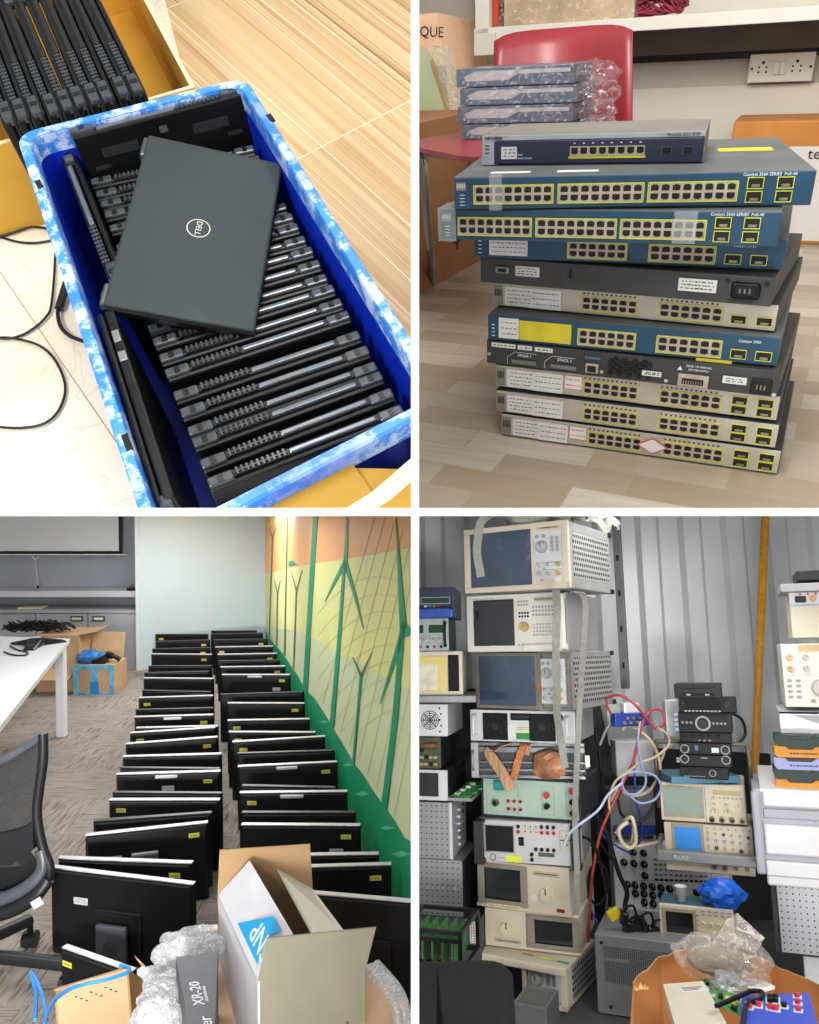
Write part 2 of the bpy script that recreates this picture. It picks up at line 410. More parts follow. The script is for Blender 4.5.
pts=[(1,124),(15,121),(30,118),(46,116),(60,112),(74,108),(88,105),(102,102),(117,98),(131,95)]
for i,p in enumerate(pts):
    a=at(*p,z=-.84); print('box laptop',a.y,yf)
    X=T(a.x,a.y+LW*1.35/2+.004,-.84-LD)@RZ(pi/2+random.uniform(-.01,.01))@RX(pi/2)@Matrix.Diagonal((1.35,1,1.12,1))
    k=len(pts)-i
    lb='dusty black laptop in yellow cardboard box, '+('rightmost of the box' if k==1 else ORD[k-1]+' from the right')
    if i==0: LT2['label']=lb; LT2['group']='laptops standing in the cardboard box'; place(LT2,X=X)
    else: dup(LT2,X,lb,'laptops standing in the cardboard box')
# --- cables on the left floor
cab=pm('black_cable_rubber','#111214',.4)
g=G(); P=[(-10,240),(12,233),(35,227),(54,238),(52,300),(45,318),(28,332),(12,338),(-4,338),(12,338),(38,345),(55,360),(65,385),(60,408),(45,423),(20,428),(-10,426)]
g.tube([at(x,y,z=ZF+.006+.001*(i%3)) for i,(x,y) in enumerate(P)],.0022,cab)
g.tube([at(x,y,z=ZF+.004) for x,y in ((-10,233),(14,241),(34,243),(54,240))],.0022,cab); solo('cable',g,'thin black cable looping across the pale floor left of the crate','cable')
pc=thing('power_cable','short thick black cable with a barrel plug beside the left crate wall','cable')
g=G(); P=[(70,278),(64,295),(58,308),(60,325),(70,336),(86,342)]
g.tube([at(x,y,z=ZF+.012) for x,y in P],.0035,cab); part('cord',g,pc)
g=G(); g.cyl(at(67,283,z=ZF+.016),at(59,309,z=ZF+.012),.0075,cab); part('plug',g,pc)
# --- box and cloth at the near right corner
b2=thing('cardboard_box','yellow-brown cardboard box with a raised flap below the near side of the crate','box')
olive=pm('olive_cardboard','#a07a20',.75,0,.12,8)
zt=-.80
p=[at(160,560,z=zt),at(262,509,z=zt),at(352,452,z=zt),at(520,335,z=zt)]
g=G(); base=[at(338,512,z=zt),at(372,490,z=zt),at(440,430,z=zt),at(440,360,z=zt)]
A=[at(240,516,z=zt),at(350,460,z=zt),at(372,492,z=zt),at(340,512,z=zt),at(300,560,z=zt)]
g.slab(A,(0,0,-.004),olive); part('top_flap',g,b2)
g=G(); B=[at(340,512,z=zt),at(372,492,z=zt),at(416,454,z=zt),at(470,420,z=zt),at(470,520,z=zt-.02),at(330,600,z=zt-.02)]
g.slab(B,(0,0,-.004),cardin); part('side_flap',g,b2,label='pale cream side flap')
g=G(); g.slab([at(240,540,z=zt-.005),at(355,468,z=zt-.005),at(440,470,z=zt-.005),at(420,600,z=zt-.005)],(0,0,-(zt-ZF)+.01),olive); part('body',g,b2)
g=crumple(at(398,446,z=-1.0),.055,pm('dark_cloth','#1c2018',.9,0,.5,30,.3),5,3,.22,(1.1,.9,.8)); solo('cloth_bundle',g,'dark olive cloth bundle by the near right corner of the crate','cloth')
# ================================================================= BAY 2: tower of network switches on a light floor
CUR[0]=2
ZF2=-.591
def planks():
    t=NT('pale_plank_tiles'); v=t.coord(rot=(0,0,.04))
    b=t.n('ShaderNodeTexBrick',offset=.37,offset_frequency=2,squash=1.,Scale=1.)
    b.inputs['Color1'].default_value=(*hx('#9f8d78'),1); b.inputs['Color2'].default_value=(*hx('#c9bfb1'),1); b.inputs['Mortar'].default_value=(*hx('#a59580'),1)
    b.inputs['Mortar Size'].default_value=.0012; b.inputs['Brick Width'].default_value=.21; b.inputs['Row Height'].default_value=.07; b.inputs['Bias'].default_value=-.1
    t.l(v,b.inputs['Vector'])
    v2=t.coord(scale=(3,28,1),rot=(0,0,.04)); n=t.n('ShaderNodeTexNoise',Scale=3.,Detail=6.); t.l(v2,n.inputs['Vector'])
    c=t.mix(t.ramp(n.outputs[0],[(.4,0.),(.8,.35)]),b.outputs[0],hx('#94806a'))
    t.l(c,t.b.inputs['Base Color']); t.b.inputs['Roughness'].default_value=.35; return t.m
g=G(); g.box((-3,.2,ZF2-.02),(3,4.4,ZF2),planks()); struct('floor',g)
cisco=pm('switch_teal_paint','#1a4461',.45,.1,.12,30,.03); topgrey=pm('switch_top_steel','#5a5f60',.55,.2,.12,8,.02,dirt=('#6f726f',5,.55))
silver=pm('switch_silver_face','#b6b1a4',.4,.3,.08,30); char=pm('switch_charcoal_steel','#3d3d3e',.5,.2,.15,18,.02); darkc=pm('switch_dark_edge','#26292c',.5,.1,.2,20)
portw=pm('port_pale_plastic','#b3a794',.5,0,.1,50); hole=pm('port_dark_hole','#0b0908',.7,0,.3,40); yel=pm('port_yellow_outline','#c9cf3a',.5,0,.08,30)
paper=pm('white_paper_label','#dcdad6',.7,0,.05,30); ink=pm('dark_ink','#20242c',.7); inkb=pm('blue_biro_ink','#55608a',.7); inkr=pm('pink_print','#c94a66',.7)
whi=pm('white_print','#d8dde0',.6); cable_metal=pm('bare_metal_tab','#8d8778',.35,.7,.1,40)
def scribble(g,x0,x1,z0,z1,y,rows,m,seed=0):
    rr=random.Random(seed)
    for k in range(rows):
        z=z1-(k+.7)*(z1-z0)/(rows+.4); x=x0+rr.uniform(.001,.004)
        while x<x1-.003:
            w=rr.uniform(.0015,.006); g.box((x,y,z-.0006),(min(x+w,x1-.001),y+.0002,z+.0006+rr.uniform(0,.0006)),m); x+=w+rr.uniform(.001,.003)
def portblock(r,x0,x1,z0,z1,n,rows=2,outline=yel):
    """a block of RJ45 sockets, n across; face at y=0 looking along -y"""
    g=G(); g.box((x0,-.0012,z0),(x1,.004,z1),portw)
    if outline:
        for a,b,c,d in ((x0-.0016,x1+.0016,z0-.0016,z0-.0002),(x0-.0016,x1+.0016,z1+.0002,z1+.0016),(x0-.0018,x0-.0004,z0-.0016,z1+.0016),(x1+.0004,x1+.0018,z0-.0016,z1+.0016)):
            g.box((a,-.0016,c),(b,.001,d),outline)
    par=part('port_block',g,r); w=(x1-x0)/n; h=(z1-z0)/rows
    for i in range(n):
        for k in range(rows):
            a=x0+i*w+w*.16; b=x0+(i+1)*w-w*.12; c=z0+k*h+h*.2; d=z0+(k+1)*h-h*.12
            g=G(); m=(b-a)*.22; up=k==1
            pts=[(a,c),(b,c),(b,d-.001),(b-m,d-.001),(b-m,d),(a+m,d),(a+m,d-.001),(a,d-.001)] if up else [(a,d),(a,c+.001),(a+m,c+.001),(a+m,c),(b-m,c),(b-m,c+.001),(b,c+.001),(b,d)]
            g.prism(pts if up else pts,.002,hole,X=T(0,-.0017,0)); part('port',g,par)
def sfp(r,x,z,w=.0165,h=.0105):
    g=G()
    for a,b,c,d in ((x-w/2-.001,x+w/2+.001,z-h/2-.001,z-h/2),(x-w/2-.001,x+w/2+.001,z+h/2,z+h/2+.001),(x-w/2-.001,x-w/2,z-h/2,z+h/2),(x+w/2,x+w/2+.001,z-h/2,z+h/2)): g.box((a,-.0016,c),(b,.002,d),yel)
    s=part('uplink_slot',g,r)
    g=G(); g.box((x-w/2,-.0008,z-h/2),(x+w/2,.004,z+h/2),hole); g.box((x-w*.25,-.0012,z-h*.4),(x+w*.3,0,z-h*.12),cable_metal); part('port',g,s)
def switch(i,name,label,x,y,yaw,w,d,h,z,face,cat='network switch',back=False):
    r=thing(name,label,cat,(x,y,z),yaw,'network switches stacked in the tower on the floor')
    h=h-.0012
    g=G(); g.box((-w/2,.002,.0006),(w/2,d,h),topgrey if face is cisco else darkc if face is silver else char,.0015); part('case',g,r)
    if not back:
        g=G(); g.box((-w/2+.001,0,.002),(w/2-.001,.004,h-.001),face,.001); part('front_panel',g,r)
    return r,h
def label(r,x0,x1,z0,z1,rows=3,m=inkb,seed=0,border=None,y=-.0009,name='paper_label'):
    g=G(); g.box((x0,y,z0),(x1,y+.0006,z1),paper); p=part(name,g,r)
    g=G()
    if border:
        for a,b,c,d in ((x0,x1,z0,z0+.001),(x0,x1,z1-.001,z1),(x0,x0+.001,z0,z1),(x1-.001,x1,z0,z1)): g.box((a,y-.0003,c),(b,y,d),border)
    scribble(g,x0+.002,x1-.002,z0+.001,z1-.001,y-.0003,rows,m,seed); part('writing',g,p)
FT=[ # bottom to top, from the fitted stack: x y yaw w d h z
(-.1864,1.1962,-.023,.443,.30,.0416,-.5903),(-.1963,1.1980,-.026,.444,.30,.0406,-.5487),(-.2011,1.2066,-.033,.443,.30,.0417,-.5081),(-.2114,1.1976,-.055,.451,.30,.0412,-.4665),
(-.2138,1.2044,-.021,.440,.30,.0445,-.4253),(-.2212,1.2342,-.073,.436,.30,.0410,-.3808),(-.2354,1.2165,-.087,.442,.30,.0416,-.3398),(-.2345,1.2287,.014,.454,.30,.0423,-.2982),(-.2531,1.1672,.069,.469,.33,.0459,-.2559),(-.2229,1.1802,.176,.478,.381,.0450,-.2100)]
lbl=['silver-faced switch at the very bottom of the tower, pink diamond sticker on its front','silver-faced switch second from the bottom of the tower, white handwritten labels','silver-faced switch third from the bottom, just under the black rear-facing unit','black switch turned rear side out, hexagon vents and CONSOLE socket','blue switch with a yellow stripe label, directly above the black rear-facing unit','silver-faced switch between the charcoal unit and the lower blue switch','charcoal switch turned rear side out with a power inlet at the right','blue switch with two port blocks and a big paper label, third blue one down','blue 48-port switch with clear tape on its left end, second blue one down','widest blue 48-port switch, topmost blue one, under the small grey switch']
for i,(x,y,yw,w,d,h,z) in enumerate(FT):
    face=[silver,silver,silver,char,cisco,silver,char,cisco,cisco,cisco][i]
    r,h=switch(i,'network_switch',lbl[i],x,y,yw,w,d,h,z,face,back=face is char)
    L=-w/2
    if i in (0,1,2,5):
        n=6 if i<5 else 6; a,b=(.15,.24)
        for bx in ((L+.152,L+.238),(L+.272,L+.362)): 
            portblock(r,bx[0],bx[1],h*.2,h*.72,6)
            g=G(); 
            for k in range(12): g.box((bx[0]+k*.0072+.001,-.0005,h*.82),(bx[0]+k*.0072+.004,.0005,h*.88),hole)
            part('indicator_lights',g,r)
        if i<5:
            for sx in (.388,.424):
                for sz in (.3,.66): sfp(r,L+sx*w/.443,h*sz,.02,.0115)
        else: sfp(r,L+.385,h*.36,.02,.011); sfp(r,L+.42,h*.36,.02,.011)
        g=G(); g.box((L+.003,-.002,.005),(L+.018,.001,h-.005),pm('grey_badge','#8b8a83',.4,.5,.1,60)); 
        for k in range(5): g.box((L+.0055+k*.0024,-.0028,h*.45),(L+.0065+k*.0024,-.002,h*.75),ink)
        part('maker_badge',g,r,label='vertical grey maker badge')
        label(r,L+.022,L+.072,.004,h-.006,4,inkb,i)
        label(r,L+.066,L+.118,.003,h-.005,3,inkb,i+20,y=-.0018)
        if i in (0,2): label(r,L+.12,L+.15,.012,h-.004,2,inkr,i+40,border=inkr)
        if i==0:
            g=G(); q=.014; g.prism([(-q*1.5,0),(0,-q*.85),(q*1.5,0),(0,q*.85)],.0006,paper,X=T(L+.256,-.0032,h*.5)); p=part('diamond_sticker',g,r,label='white sticker with pink edge')
            g=G(); g.prism([(-q*1.5,0),(0,-q*.85),(q*1.5,0),(0,q*.85)],.0004,inkr,X=T(L+.256,-.0026,h*.5)@Matrix.Scale(1.18,4)); part('sticker_border',g,p)
    if i==3:
        g=G(); mtl=pm('socket_plate','#7c7c78',.4,.5,.1,40)
        g.box((L+.045,-.002,.006),(L+.088,.001,.013),mtl,.001); g.box((L+.112,-.002,.006),(L+.155,.001,.013),mtl,.001); part('stack_connector',g,r)
        g=G(); 
        for a in (.038,.102): 
            g.prism([(a,.004),(a,.016),(a+.012,.026),(a+.05,.026),(a+.05,.0255),(a+.0125,.0255),(a+.0005,.0158),(a+.0005,.004)],.0004,whi,X=T(L,-.0006,0))
        g.text('STACK 1',.006,whi,T(L+.068,-.0007,.021)@RX(pi/2)); g.text('STACK 2',.006,whi,T(L+.135,-.0007,.021)@RX(pi/2)); part('lettering',g,r)
        g=G(); g.box((L+.17,-.003,.006),(L+.19,.001,.021),portw,.001); g.box((L+.173,-.0035,.008),(L+.187,-.002,.018),hole); part('console_port',g,r)
        g=G(); g.text('CONSOLE',.0055,pm('blue_print','#4aa0d8',.6),T(L+.18,-.0007,.03)@RX(pi/2)); part('lettering',g,r)
        g=G()
        for cx in range(9):
            for cz in range(3):
                xx=L+.208+cx*.0075; zz=.0085+cz*.0095+(.0047 if cx%2 else 0); g.cyl((xx,-.0008,zz),(xx,.001,zz),.0042,hole,n=6,smooth=False)
        part('vent_grille',g,r)
        label(r,L+.01,L+.052,.031,.038,1,ink,3); label(r,L+.056,L+.08,.031,.038,1,ink,4); label(r,L+.085,L+.115,.031,.038,1,ink,5); label(r,L+.258,L+.287,.012,.02,2,ink,6)
        g=G(); g.box((L+.312,-.003,.003),(L+.356,.001,.022),portw,.001); g.box((L+.318,-.0036,.007),(L+.349,-.002,.016),hole)
        for k in range(8): g.box((L+.32+k*.0036,-.0042,.008),(L+.3215+k*.0036,-.0034,.013),cable_metal)
        part('power_socket',g,r)
        g=G(); g.text('REFER TO MANUAL',.0042,whi,T(L+.34,-.0007,.0345)@RX(pi/2)); g.text('BEFORE SUPPLY',.0042,whi,T(L+.34,-.0007,.029)@RX(pi/2)); g.prism([(-.004,0),(.004,0),(0,.0065)],.0003,whi,X=T(L+.313,-.0007,.027)); part('lettering',g,r)
        label(r,L+.375,L+.408,.015,.026,2,ink,7)
        g=G(); g.box((L+.414,-.003,.004),(L+.442,.001,.027),blk,.002); g.box((L+.418,-.0036,.007),(L+.438,-.002,.023),hole)
        for k in range(3): g.box((L+.4225+k*.005,-.005,.012),(L+.424+k*.005,-.003,.019),cable_metal)
        part('power_inlet',g,r)
        for a,b in ((.006,.018),(.295,.008),(.447,.006),(.196,.01)): g=G(); g.cyl((L+a,-.002,b),(L+a,.001,b),.003,steel,n=12); part('screw',g,r)
    if i==6:
        g=G(); g.box((L+.028,-.003,.018),(L+.052,.001,.029),pm('connector_steel','#8f9090',.35,.6),.002); g.box((L+.033,-.0036,.021),(L+.047,-.002,.026),hole); part('serial_port',g,r)
        label(r,L+.062,L+.103,.016,.032,3,ink,8,border=portw); label(r,L+.315,L+.368,.014,.032,3,ink,9)
        g=G(); g.cyl((L+.152,-.0015,.02),(L+.152,.001,.02),.002,hole); g.box((L+.151,-.0015,.024),(L+.153,.001,.032),hole); part('vent_slot',g,r)
        g=G(); g.box((L+.388,-.004,.010),(L+.426,.001,.032),blk,.004); g.box((L+.392,-.0048,.013),(L+.422,-.003,.029),hole,.003)
        for k in range(3): g.box((L+.399+k*.0065,-.006,.018),(L+.401+k*.0065,-.0045,.024),cable_metal)
        part('power_inlet',g,r)
        for a in (.381,.433): g=G(); g.cyl((L+a,-.0015,.032),(L+a,.001,.032),.003,hole); part('screw',g,r)
        g=G(); g.text('100-240V~  50-60 Hz',.0042,ink,T(L+.4,-.0007,.006)@RX(pi/2)); part('lettering',g,r)
    if i in (4,7):
        for bx in ((L+.152,L+.238),(L+.272,L+.362)): portblock(r,bx[0],bx[1],h*.18,h*.72,6)
        sfp(r,L+.387,h*.34,.02,.012); sfp(r,L+.421,h*.34,.02,.012)
        g=G(); g.text('Catalyst 2950',.0055,whi,T(L+.4,-.0007,h*.8)@RX(pi/2)); part('lettering',g,r)
        if i==7: label(r,L+.026,L+.088,.006,h-.004,4,inkb,30)
        else:
            g=G(); g.box((L+.055,-.0016,.006),(L+.14,0,h-.006),pm('yellow_label','#cdbf28',.6)); part('yellow_label',g,r)
            label(r,L+.02,L+.054,.006,h-.004,3,inkb,31)
            g=G(); g.box((L+.33,-.0018,-.0005),(L+.38,0,.0035),pm('yellow_label','#cdbf28',.6)); part('yellow_label',g,r)
        g=G()
        for k in range(4): g.box((L+.008,-.0008,.008+k*.006),(L+.013,.0005,.0095+k*.006),whi)
        part('indicator_lights',g,r)
    if i in (8,9):
        sc_=w/.469; 
        for a,b in ((.03,.138),(.147,.258),(.266,.376)): portblock(r,L+a*sc_,L+b*sc_,h*.2,h*.72,8)
        for sx in (.398,.434):
            for sz in (.29,.68): sfp(r,L+sx*sc_,h*sz,.0185,.0125)
        g=G(); g.text('Catalyst 3560 SERIES  PoE-48',.0055,whi,T(L+.414*sc_,-.0007,h*.92)@RX(pi/2)); part('lettering',g,r)
        g=G(); g.box((L+.004,-.001,h*.6),(L+.018,.0005,h*.85),pm('grey_badge','#8b8a83',.4,.5,.1,60))
        for k in range(5): g.box((L+.005+k*.0026,-.0016,h*.68),(L+.006+k*.0026,-.001,h*.8),whi)
        part('maker_badge',g,r)
        g=G()
        for k in range(4): g.box((L+.009,-.0008,.006+k*.0045),(L+.016,.0005,.007+k*.0045),whi)
        part('indicator_lights',g,r)
        if i==9:
            g=G(); g.box((w*.28,.21,h),(w*.445,.25,h+.0006),pm('yellow_label','#cdbf28',.6)); part('yellow_label',g,r)
            g=G(); g.box((-w*.2,.03,h),(-w*.08,.045,h+.0006),paper); g.box((-w*.4,.03,h),(-w*.28,.045,h+.0006),paper); part('paper_label',g,r)
        film=pm('clear_tape','#e8ecec',.25,0,.05,90,.4,.4,alpha=.16)
        g=G(); g.box((L+.052 if i==9 else L-.002,-.003,-.001),(L+.07 if i==9 else L+.026,-.0022,h+.001),film); g.box((L+.052 if i==9 else L-.002,-.003,h),(L+.07 if i==9 else L+.026,.05,h+.0008),film); part('clear_tape',g,r)
        if i==8: g=G(); g.box((L+.335,-.003,.003),(L+.365,-.0022,h),film); part('clear_tape',g,r)
# small grey/navy switch on top
zt=-.165; a=at(482.5,165,z=zt); b=at(703,162.5,z=zt); W=(b-a).length; yw=yaw_of(a,b); c=(a+b)/2
navy=pm('switch_navy_face','#232a41',.4,0,.1,20)
ng=thing('network_switch','small grey switch with a navy front and one row of eight ports','network switch',(c.x,c.y,zt),yw); h=.04
g=G(); g.box((-W/2,.002,0),(W/2,.19,h),pm('switch_warm_grey_steel','#77756f',.5,.2,.1,10),.001); part('case',g,ng)
g=G(); g.box((-W/2,0,0),(-W/2+.024,.004,h),pm('switch_pale_grey','#aeb4bd',.4,.2)); g.box((-W/2+.02,0,h-.006),(W/2-.001,.004,h),pm('switch_pale_grey','#aeb4bd',.4,.2)); part('front_panel',g,ng)
g=G(); g.box((-W/2+.018,-.001,0),(W/2-.002,.003,h-.0065),navy,.002); part('navy_panel',g,ng)
k=W/.222
portblock(ng,(-W/2+.092*k),(-W/2+.166*k),.011,.024,8,1,None)
g=G(); g.box((-W/2+.091*k,-.0016,.0075),(-W/2+.167*k,0,.0105),pm('yellow_label','#cdbf28',.6)); part('yellow_stripe',g,ng)
for xx in (.187,.207):
    g=G(); g.box(((-W/2+xx*k-.007),-.002,.012),((-W/2+xx*k+.006),.001,.021),hole); g.box(((-W/2+xx*k-.0075),-.0014,.0115),((-W/2+xx*k+.0065),.001,.0215),cable_metal); part('uplink_slot',g,ng)
g=G(); g.text('NETGEAR',.0062,ink,T(-W/2+.018,-.0012,h-.003)@RX(pi/2)); g.text('ProSafe GS110TP',.0062,ink,T(W/2-.03,-.0012,h-.003)@RX(pi/2))
for q in range(8): g.box((-W/2+(.0955+q*.00925)*k,-.0016,.0275),(-W/2+(.0975+q*.00925)*k,0,.029),whi)
for q in range(3): g.box((-W/2+.004,-.0006,.016+q*.005),(-W/2+.011,0,.0175+q*.005),ink)
g.text('Power',.004,whi,T(-W/2+.058,-.0014,.014)@RX(pi/2)); g.text('Smart Switch',.004,whi,T(-W/2+.066,-.0014,.009)@RX(pi/2)); part('lettering',g,ng)
label(ng,-W/2+.03,-W/2+.054,.008,.025,3,inkb,55,y=-.0022)
# --- red moulded chair behind the tower
red=pm('red_chair_plastic','#8c2a33',.35,0,.08,6,.02); chrome=pm('chrome_tube','#b5b7b8',.18,.95,.05,20)
zs=-.19
ch=thing('chair','red moulded plastic chair on bent chrome legs behind the tower of switches','chair')
P=[at(417,146,z=zs),at(417,142,z=zs),at(425,138,z=zs),at(455,133,z=zs),at(640,125,z=zs),at(636,138,z=zs),at(540,146,z=zs),at(500,153,z=zs),at(478,157,z=zs),at(460,156,z=zs),at(440,152,z=zs),at(425,149,z=zs)]
for p in P:
    if p.x>-.5: p.y=max(p.y,1.6)
A=[Vector(p) for p in P]
g=G(); g.slab([p for p in A],(0,0,-.010),red); part('seat',g,ch)
bd=at(632,150,z=zs).y
def back(px,py,dy=0): 
    dd=ray(px,py); y0=at(560,132,z=zs).y; return dd*((y0+dy)/dd.y)
pts=[(491,150),(492,90),(494,45),(500,34),(515,30),(560,27),(615,22),(628,23),(631,32),(632,90),(633,150)]
g=G(); n=len(pts); fr=[back(x,y,.10-.08*math.sin(pi*(x-491)/142)*1.0) for x,y in pts]
# curved shell: grid
nx,nz=14,8; vs=[]
for j in range(nz+1):
    for i in range(nx+1):
        u=i/nx; v=j/nz
        x=491+141*u+(3*(1-u)*v); yt=33-11*u+ (8*(abs(2*u-1)**6)); py=yt+(165-yt)*(1-v)
        vs.append(back(x,py,.07+.09*sin(pi*u)+.07*v*v))
k0=len(vs); vs+=[p+Vector((0,.009,0)) for p in vs]
def idx(i,j): return j*(nx+1)+i
fs=[]
for j in range(nz):
    for i in range(nx):
        a_,b_,c_,d_=idx(i,j),idx(i+1,j),idx(i+1,j+1),idx(i,j+1); fs.append((a_,b_,c_,d_)); fs.append((d_+k0,c_+k0,b_+k0,a_+k0))
for i in range(nx): fs.append((idx(i,nz),idx(i+1,nz),idx(i+1,nz)+k0,idx(i,nz)+k0)); fs.append((idx(i+1,0),idx(i,0),idx(i,0)+k0,idx(i+1,0)+k0))
for j in range(nz): fs.append((idx(0,j+1),idx(0,j),idx(0,j)+k0,idx(0,j+1)+k0)[::-1]); fs.append((idx(nx,j),idx(nx,j+1),idx(nx,j+1)+k0,idx(nx,j)+k0)[::-1])
g.add(vs,fs,red,True); part('backrest',g,ch)
fl=at(433,285,z=ZF2); tp=at(422,150,z=zs-.012)
g=G(); g.tube([at(480,157,z=zs-.02),at(430,152,z=zs-.018),at(420,155,z=zs-.03),tp.lerp(fl,.12),fl],.011,chrome,n=12); part('leg',g,ch)
fl2=at(432,245,z=ZF2)+Vector((.02,.35,0)); tp2=tp+Vector((0,.3,0))
g=G(); g.tube([tp2+Vector((.1,0,0)),tp2,tp2.lerp(fl2,.1),fl2],.011,chrome,n=12); part('leg',g,ch)
for dx in (0,1):
    q=Vector((fl.x+.42,fl.y+.02+.4*dx,ZF2)); g=G(); g.tube([q+Vector((-.04,0,zs-ZF2-.02)),q+Vector((-.03,0,zs-ZF2-.04)),q],.011,chrome,n=12); part('leg',g,ch)
# --- four shrink-wrapped boxes on the seat
wrapc=pm('wrapped_box_navy_print','#4b5a6b',.3,0,.25,30); wsil=pm('wrapped_box_silver_print','#a9abad',.25,.2,.1,40)
def film_mat(name,base,al,sc=60):
    t=NT(name); v=t.coord()
    n=t.n('ShaderNodeTexNoise',Scale=sc,Detail=5.,Distortion=2.); t.l(v,n.inputs['Vector'])
    a=t.ramp(n.outputs[0],[(.54,al),(.68,min(1,al+.5))]); t.l(a,t.b.inputs['Alpha'])
    t.b.inputs['Base Color'].default_value=(*hx(base),1); t.b.inputs['Roughness'].default_value=.12; t.b.inputs['Coat Weight'].default_value=1.
    t.bump(n.outputs[0],1.,.01); return t.m
wrap=film_mat('crinkled_clear_wrap','#e6eaee',.06)
zz=zs; base=at(463,139.7,z=zs); dep=base.y
tops=[(461,124.4,577.7,118.9),(457.5,106.3,584,99.6),(460,88,584,79),(456.3,68.8,582.7,58.8)]
nm=['bottom box of the','second from bottom of the','third from bottom of the','top box of the']
for i,(x0,y0,x1,y1) in enumerate(tops):
    dl=ray(x0,y0); p=dl*(dep/dl.y); dr=ray(x1,y1); q=dr*(dep/dr.y*1.0)
    q=at(x1,y1,z=p.z) if abs(dr.z)>.2 else q
    H_=p.z-zz; q=dr*((p.z)/dr.z) if False else Vector((q.x,q.y,p.z))
    ww=min(.26,(q-p).length); yw=max(-.25,min(.25,yaw_of(p,q))); 
    r=thing('boxed_device',['bottom','second from bottom','third from bottom','topmost'][i]+' of four slim shrink-wrapped navy and silver boxes on the red chair seat','box',(p.x,p.y,zz),yw,'shrink-wrapped boxes on the red seat')
    g=G(); g.box((0,0,.0015),(ww,.17,H_-.0015),wrapc); part('carton',g,r)
    g=G(); hh=H_-.003; g.prism([(ww*.1,.3*hh),(ww*.45,.3*hh),(ww*.53,.62*hh),(ww*.97,.62*hh),(ww*.97,.84*hh),(ww*.16,.84*hh),(ww*.06,.55*hh)],.0006,wsil,X=T(0,-.0006,.0015)); part('printed_stripe',g,r)
    g=G(); g.box((-.002,-.003,.0006),(ww+.002,.175,H_-.0006),wrap,.003); part('plastic_wrap',g,r)
    c_=crumple((ww+.028,.07,H_*.45),.03,wrap,i+11,3,.35,(1.25,1.4,.62)); part('wrap_tail',c_,r)
    zz=p.z
print('seat boxes',dep,zz)
# --- wall, shelf, socket
yw_=at(740,240,z=ZF2).y+.25
WP=(Vector((0,yw_,0)),Vector((0,1,0)))
cream=pm('cream_wall_paint','#c9c4b8',.6,0,.03,3); cream2=pm('cream_trunking','#d6d1c6',.45,0,.03,3); cbl=pm('shelf_underside_dark','#55524d',.6,0,.1,6)
g=G(); g.box((-3,yw_,ZF2),(3,yw_+.05,1.2),cream); struct('wall_back',g)
w0=at(640,50,plane=WP); w1=at(819,35,plane=WP); print('wall',yw_,w0,w1)
zA=at(700,86,plane=WP).z
g=G(); g.box((-3,yw_-.022,at(700,118,plane=WP).z-.3),(3,yw_,zA-.0),cream2,.003); struct('trim_2',g)
sf=thing('shelf','thick white wall shelf with a dark underside rail running above the chair','shelf')
zb=at(700,32,plane=WP).z; dz=.06
fy=yw_-.30; SP=(Vector((0,fy,0)),Vector((0,1,0)))
zlo=at(720,26,plane=SP).z; zhi=at(720,12,plane=SP).z
xs=at(474,30,plane=SP).x
g=G(); g.box((xs,fy,zlo),(3,yw_,zhi),pm('white_shelf_board','#dcd9d0',.4,0,.03,4),.002); part('board',g,sf)
z1_=at(720,43,plane=WP).z; z2_=at(720,52,plane=WP).z
g=G(); g.box((xs+.1,yw_-.05,z2_),(3,yw_-.022,z1_+.05),cbl,.002); g.box((xs+.1,yw_-.04,z2_-.02),(3,yw_-.022,z2_),blk); part('rail',g,sf)
a_=at(475,8,plane=SP); b_=at(492,44,plane=SP)
g=G(); g.box((a_.x,fy+.0,b_.z+.0),(a_.x+.045,yw_-.02,.9),pm('white_shelf_board','#dcd9d0',.4,0,.03,4),.002); g.box((a_.x-.002,fy-.01,b_.z-.03),(a_.x+.07,fy+.02,b_.z+.03),cream2,.002); part('end_panel',g,sf)
# socket
s0,s1=at(752,54,plane=WP),at(812,80,plane=WP)
so=thing('power_outlet','white wall socket plate with two outlets and two rocker switches','socket'); y_=yw_-.022
g=G(); g.box((s0.x,y_-.03,s1.z),(s1.x,y_,s0.z),pm('white_socket_plastic','#dddad2',.35,0,.03,10),.003); part('plate',g,so)
cz=(s0.z+s1.z)/2; w_=s1.x-s0.x
for u in (.22,.74):
    g=G()
    for dx,dz_,rr_ in ((0,.016,.0045),(-.011,.003,.003),(.011,.003,.003),(-.011,-.01,.003),(.011,-.01,.003)): g.cyl((s0.x+w_*u+dx,y_-.031,cz+dz_),(s0.x+w_*u+dx,y_-.029,cz+dz_),rr_,hole)
    part('outlet_holes',g,so)
for u in (.43,.53):
    g=G(); g.box((s0.x+w_*u-.009,y_-.036,cz-.018),(s0.x+w_*u+.009,y_-.03,cz+.018),pm('white_socket_plastic','#dddad2',.35,0,.03,10),.002); part('rocker_switch',g,so)
for u in (.05,.95):
    g=G(); g.cyl((s0.x+w_*u,y_-.031,cz),(s0.x+w_*u,y_-.029,cz),.004,hole); part('screw',g,so)
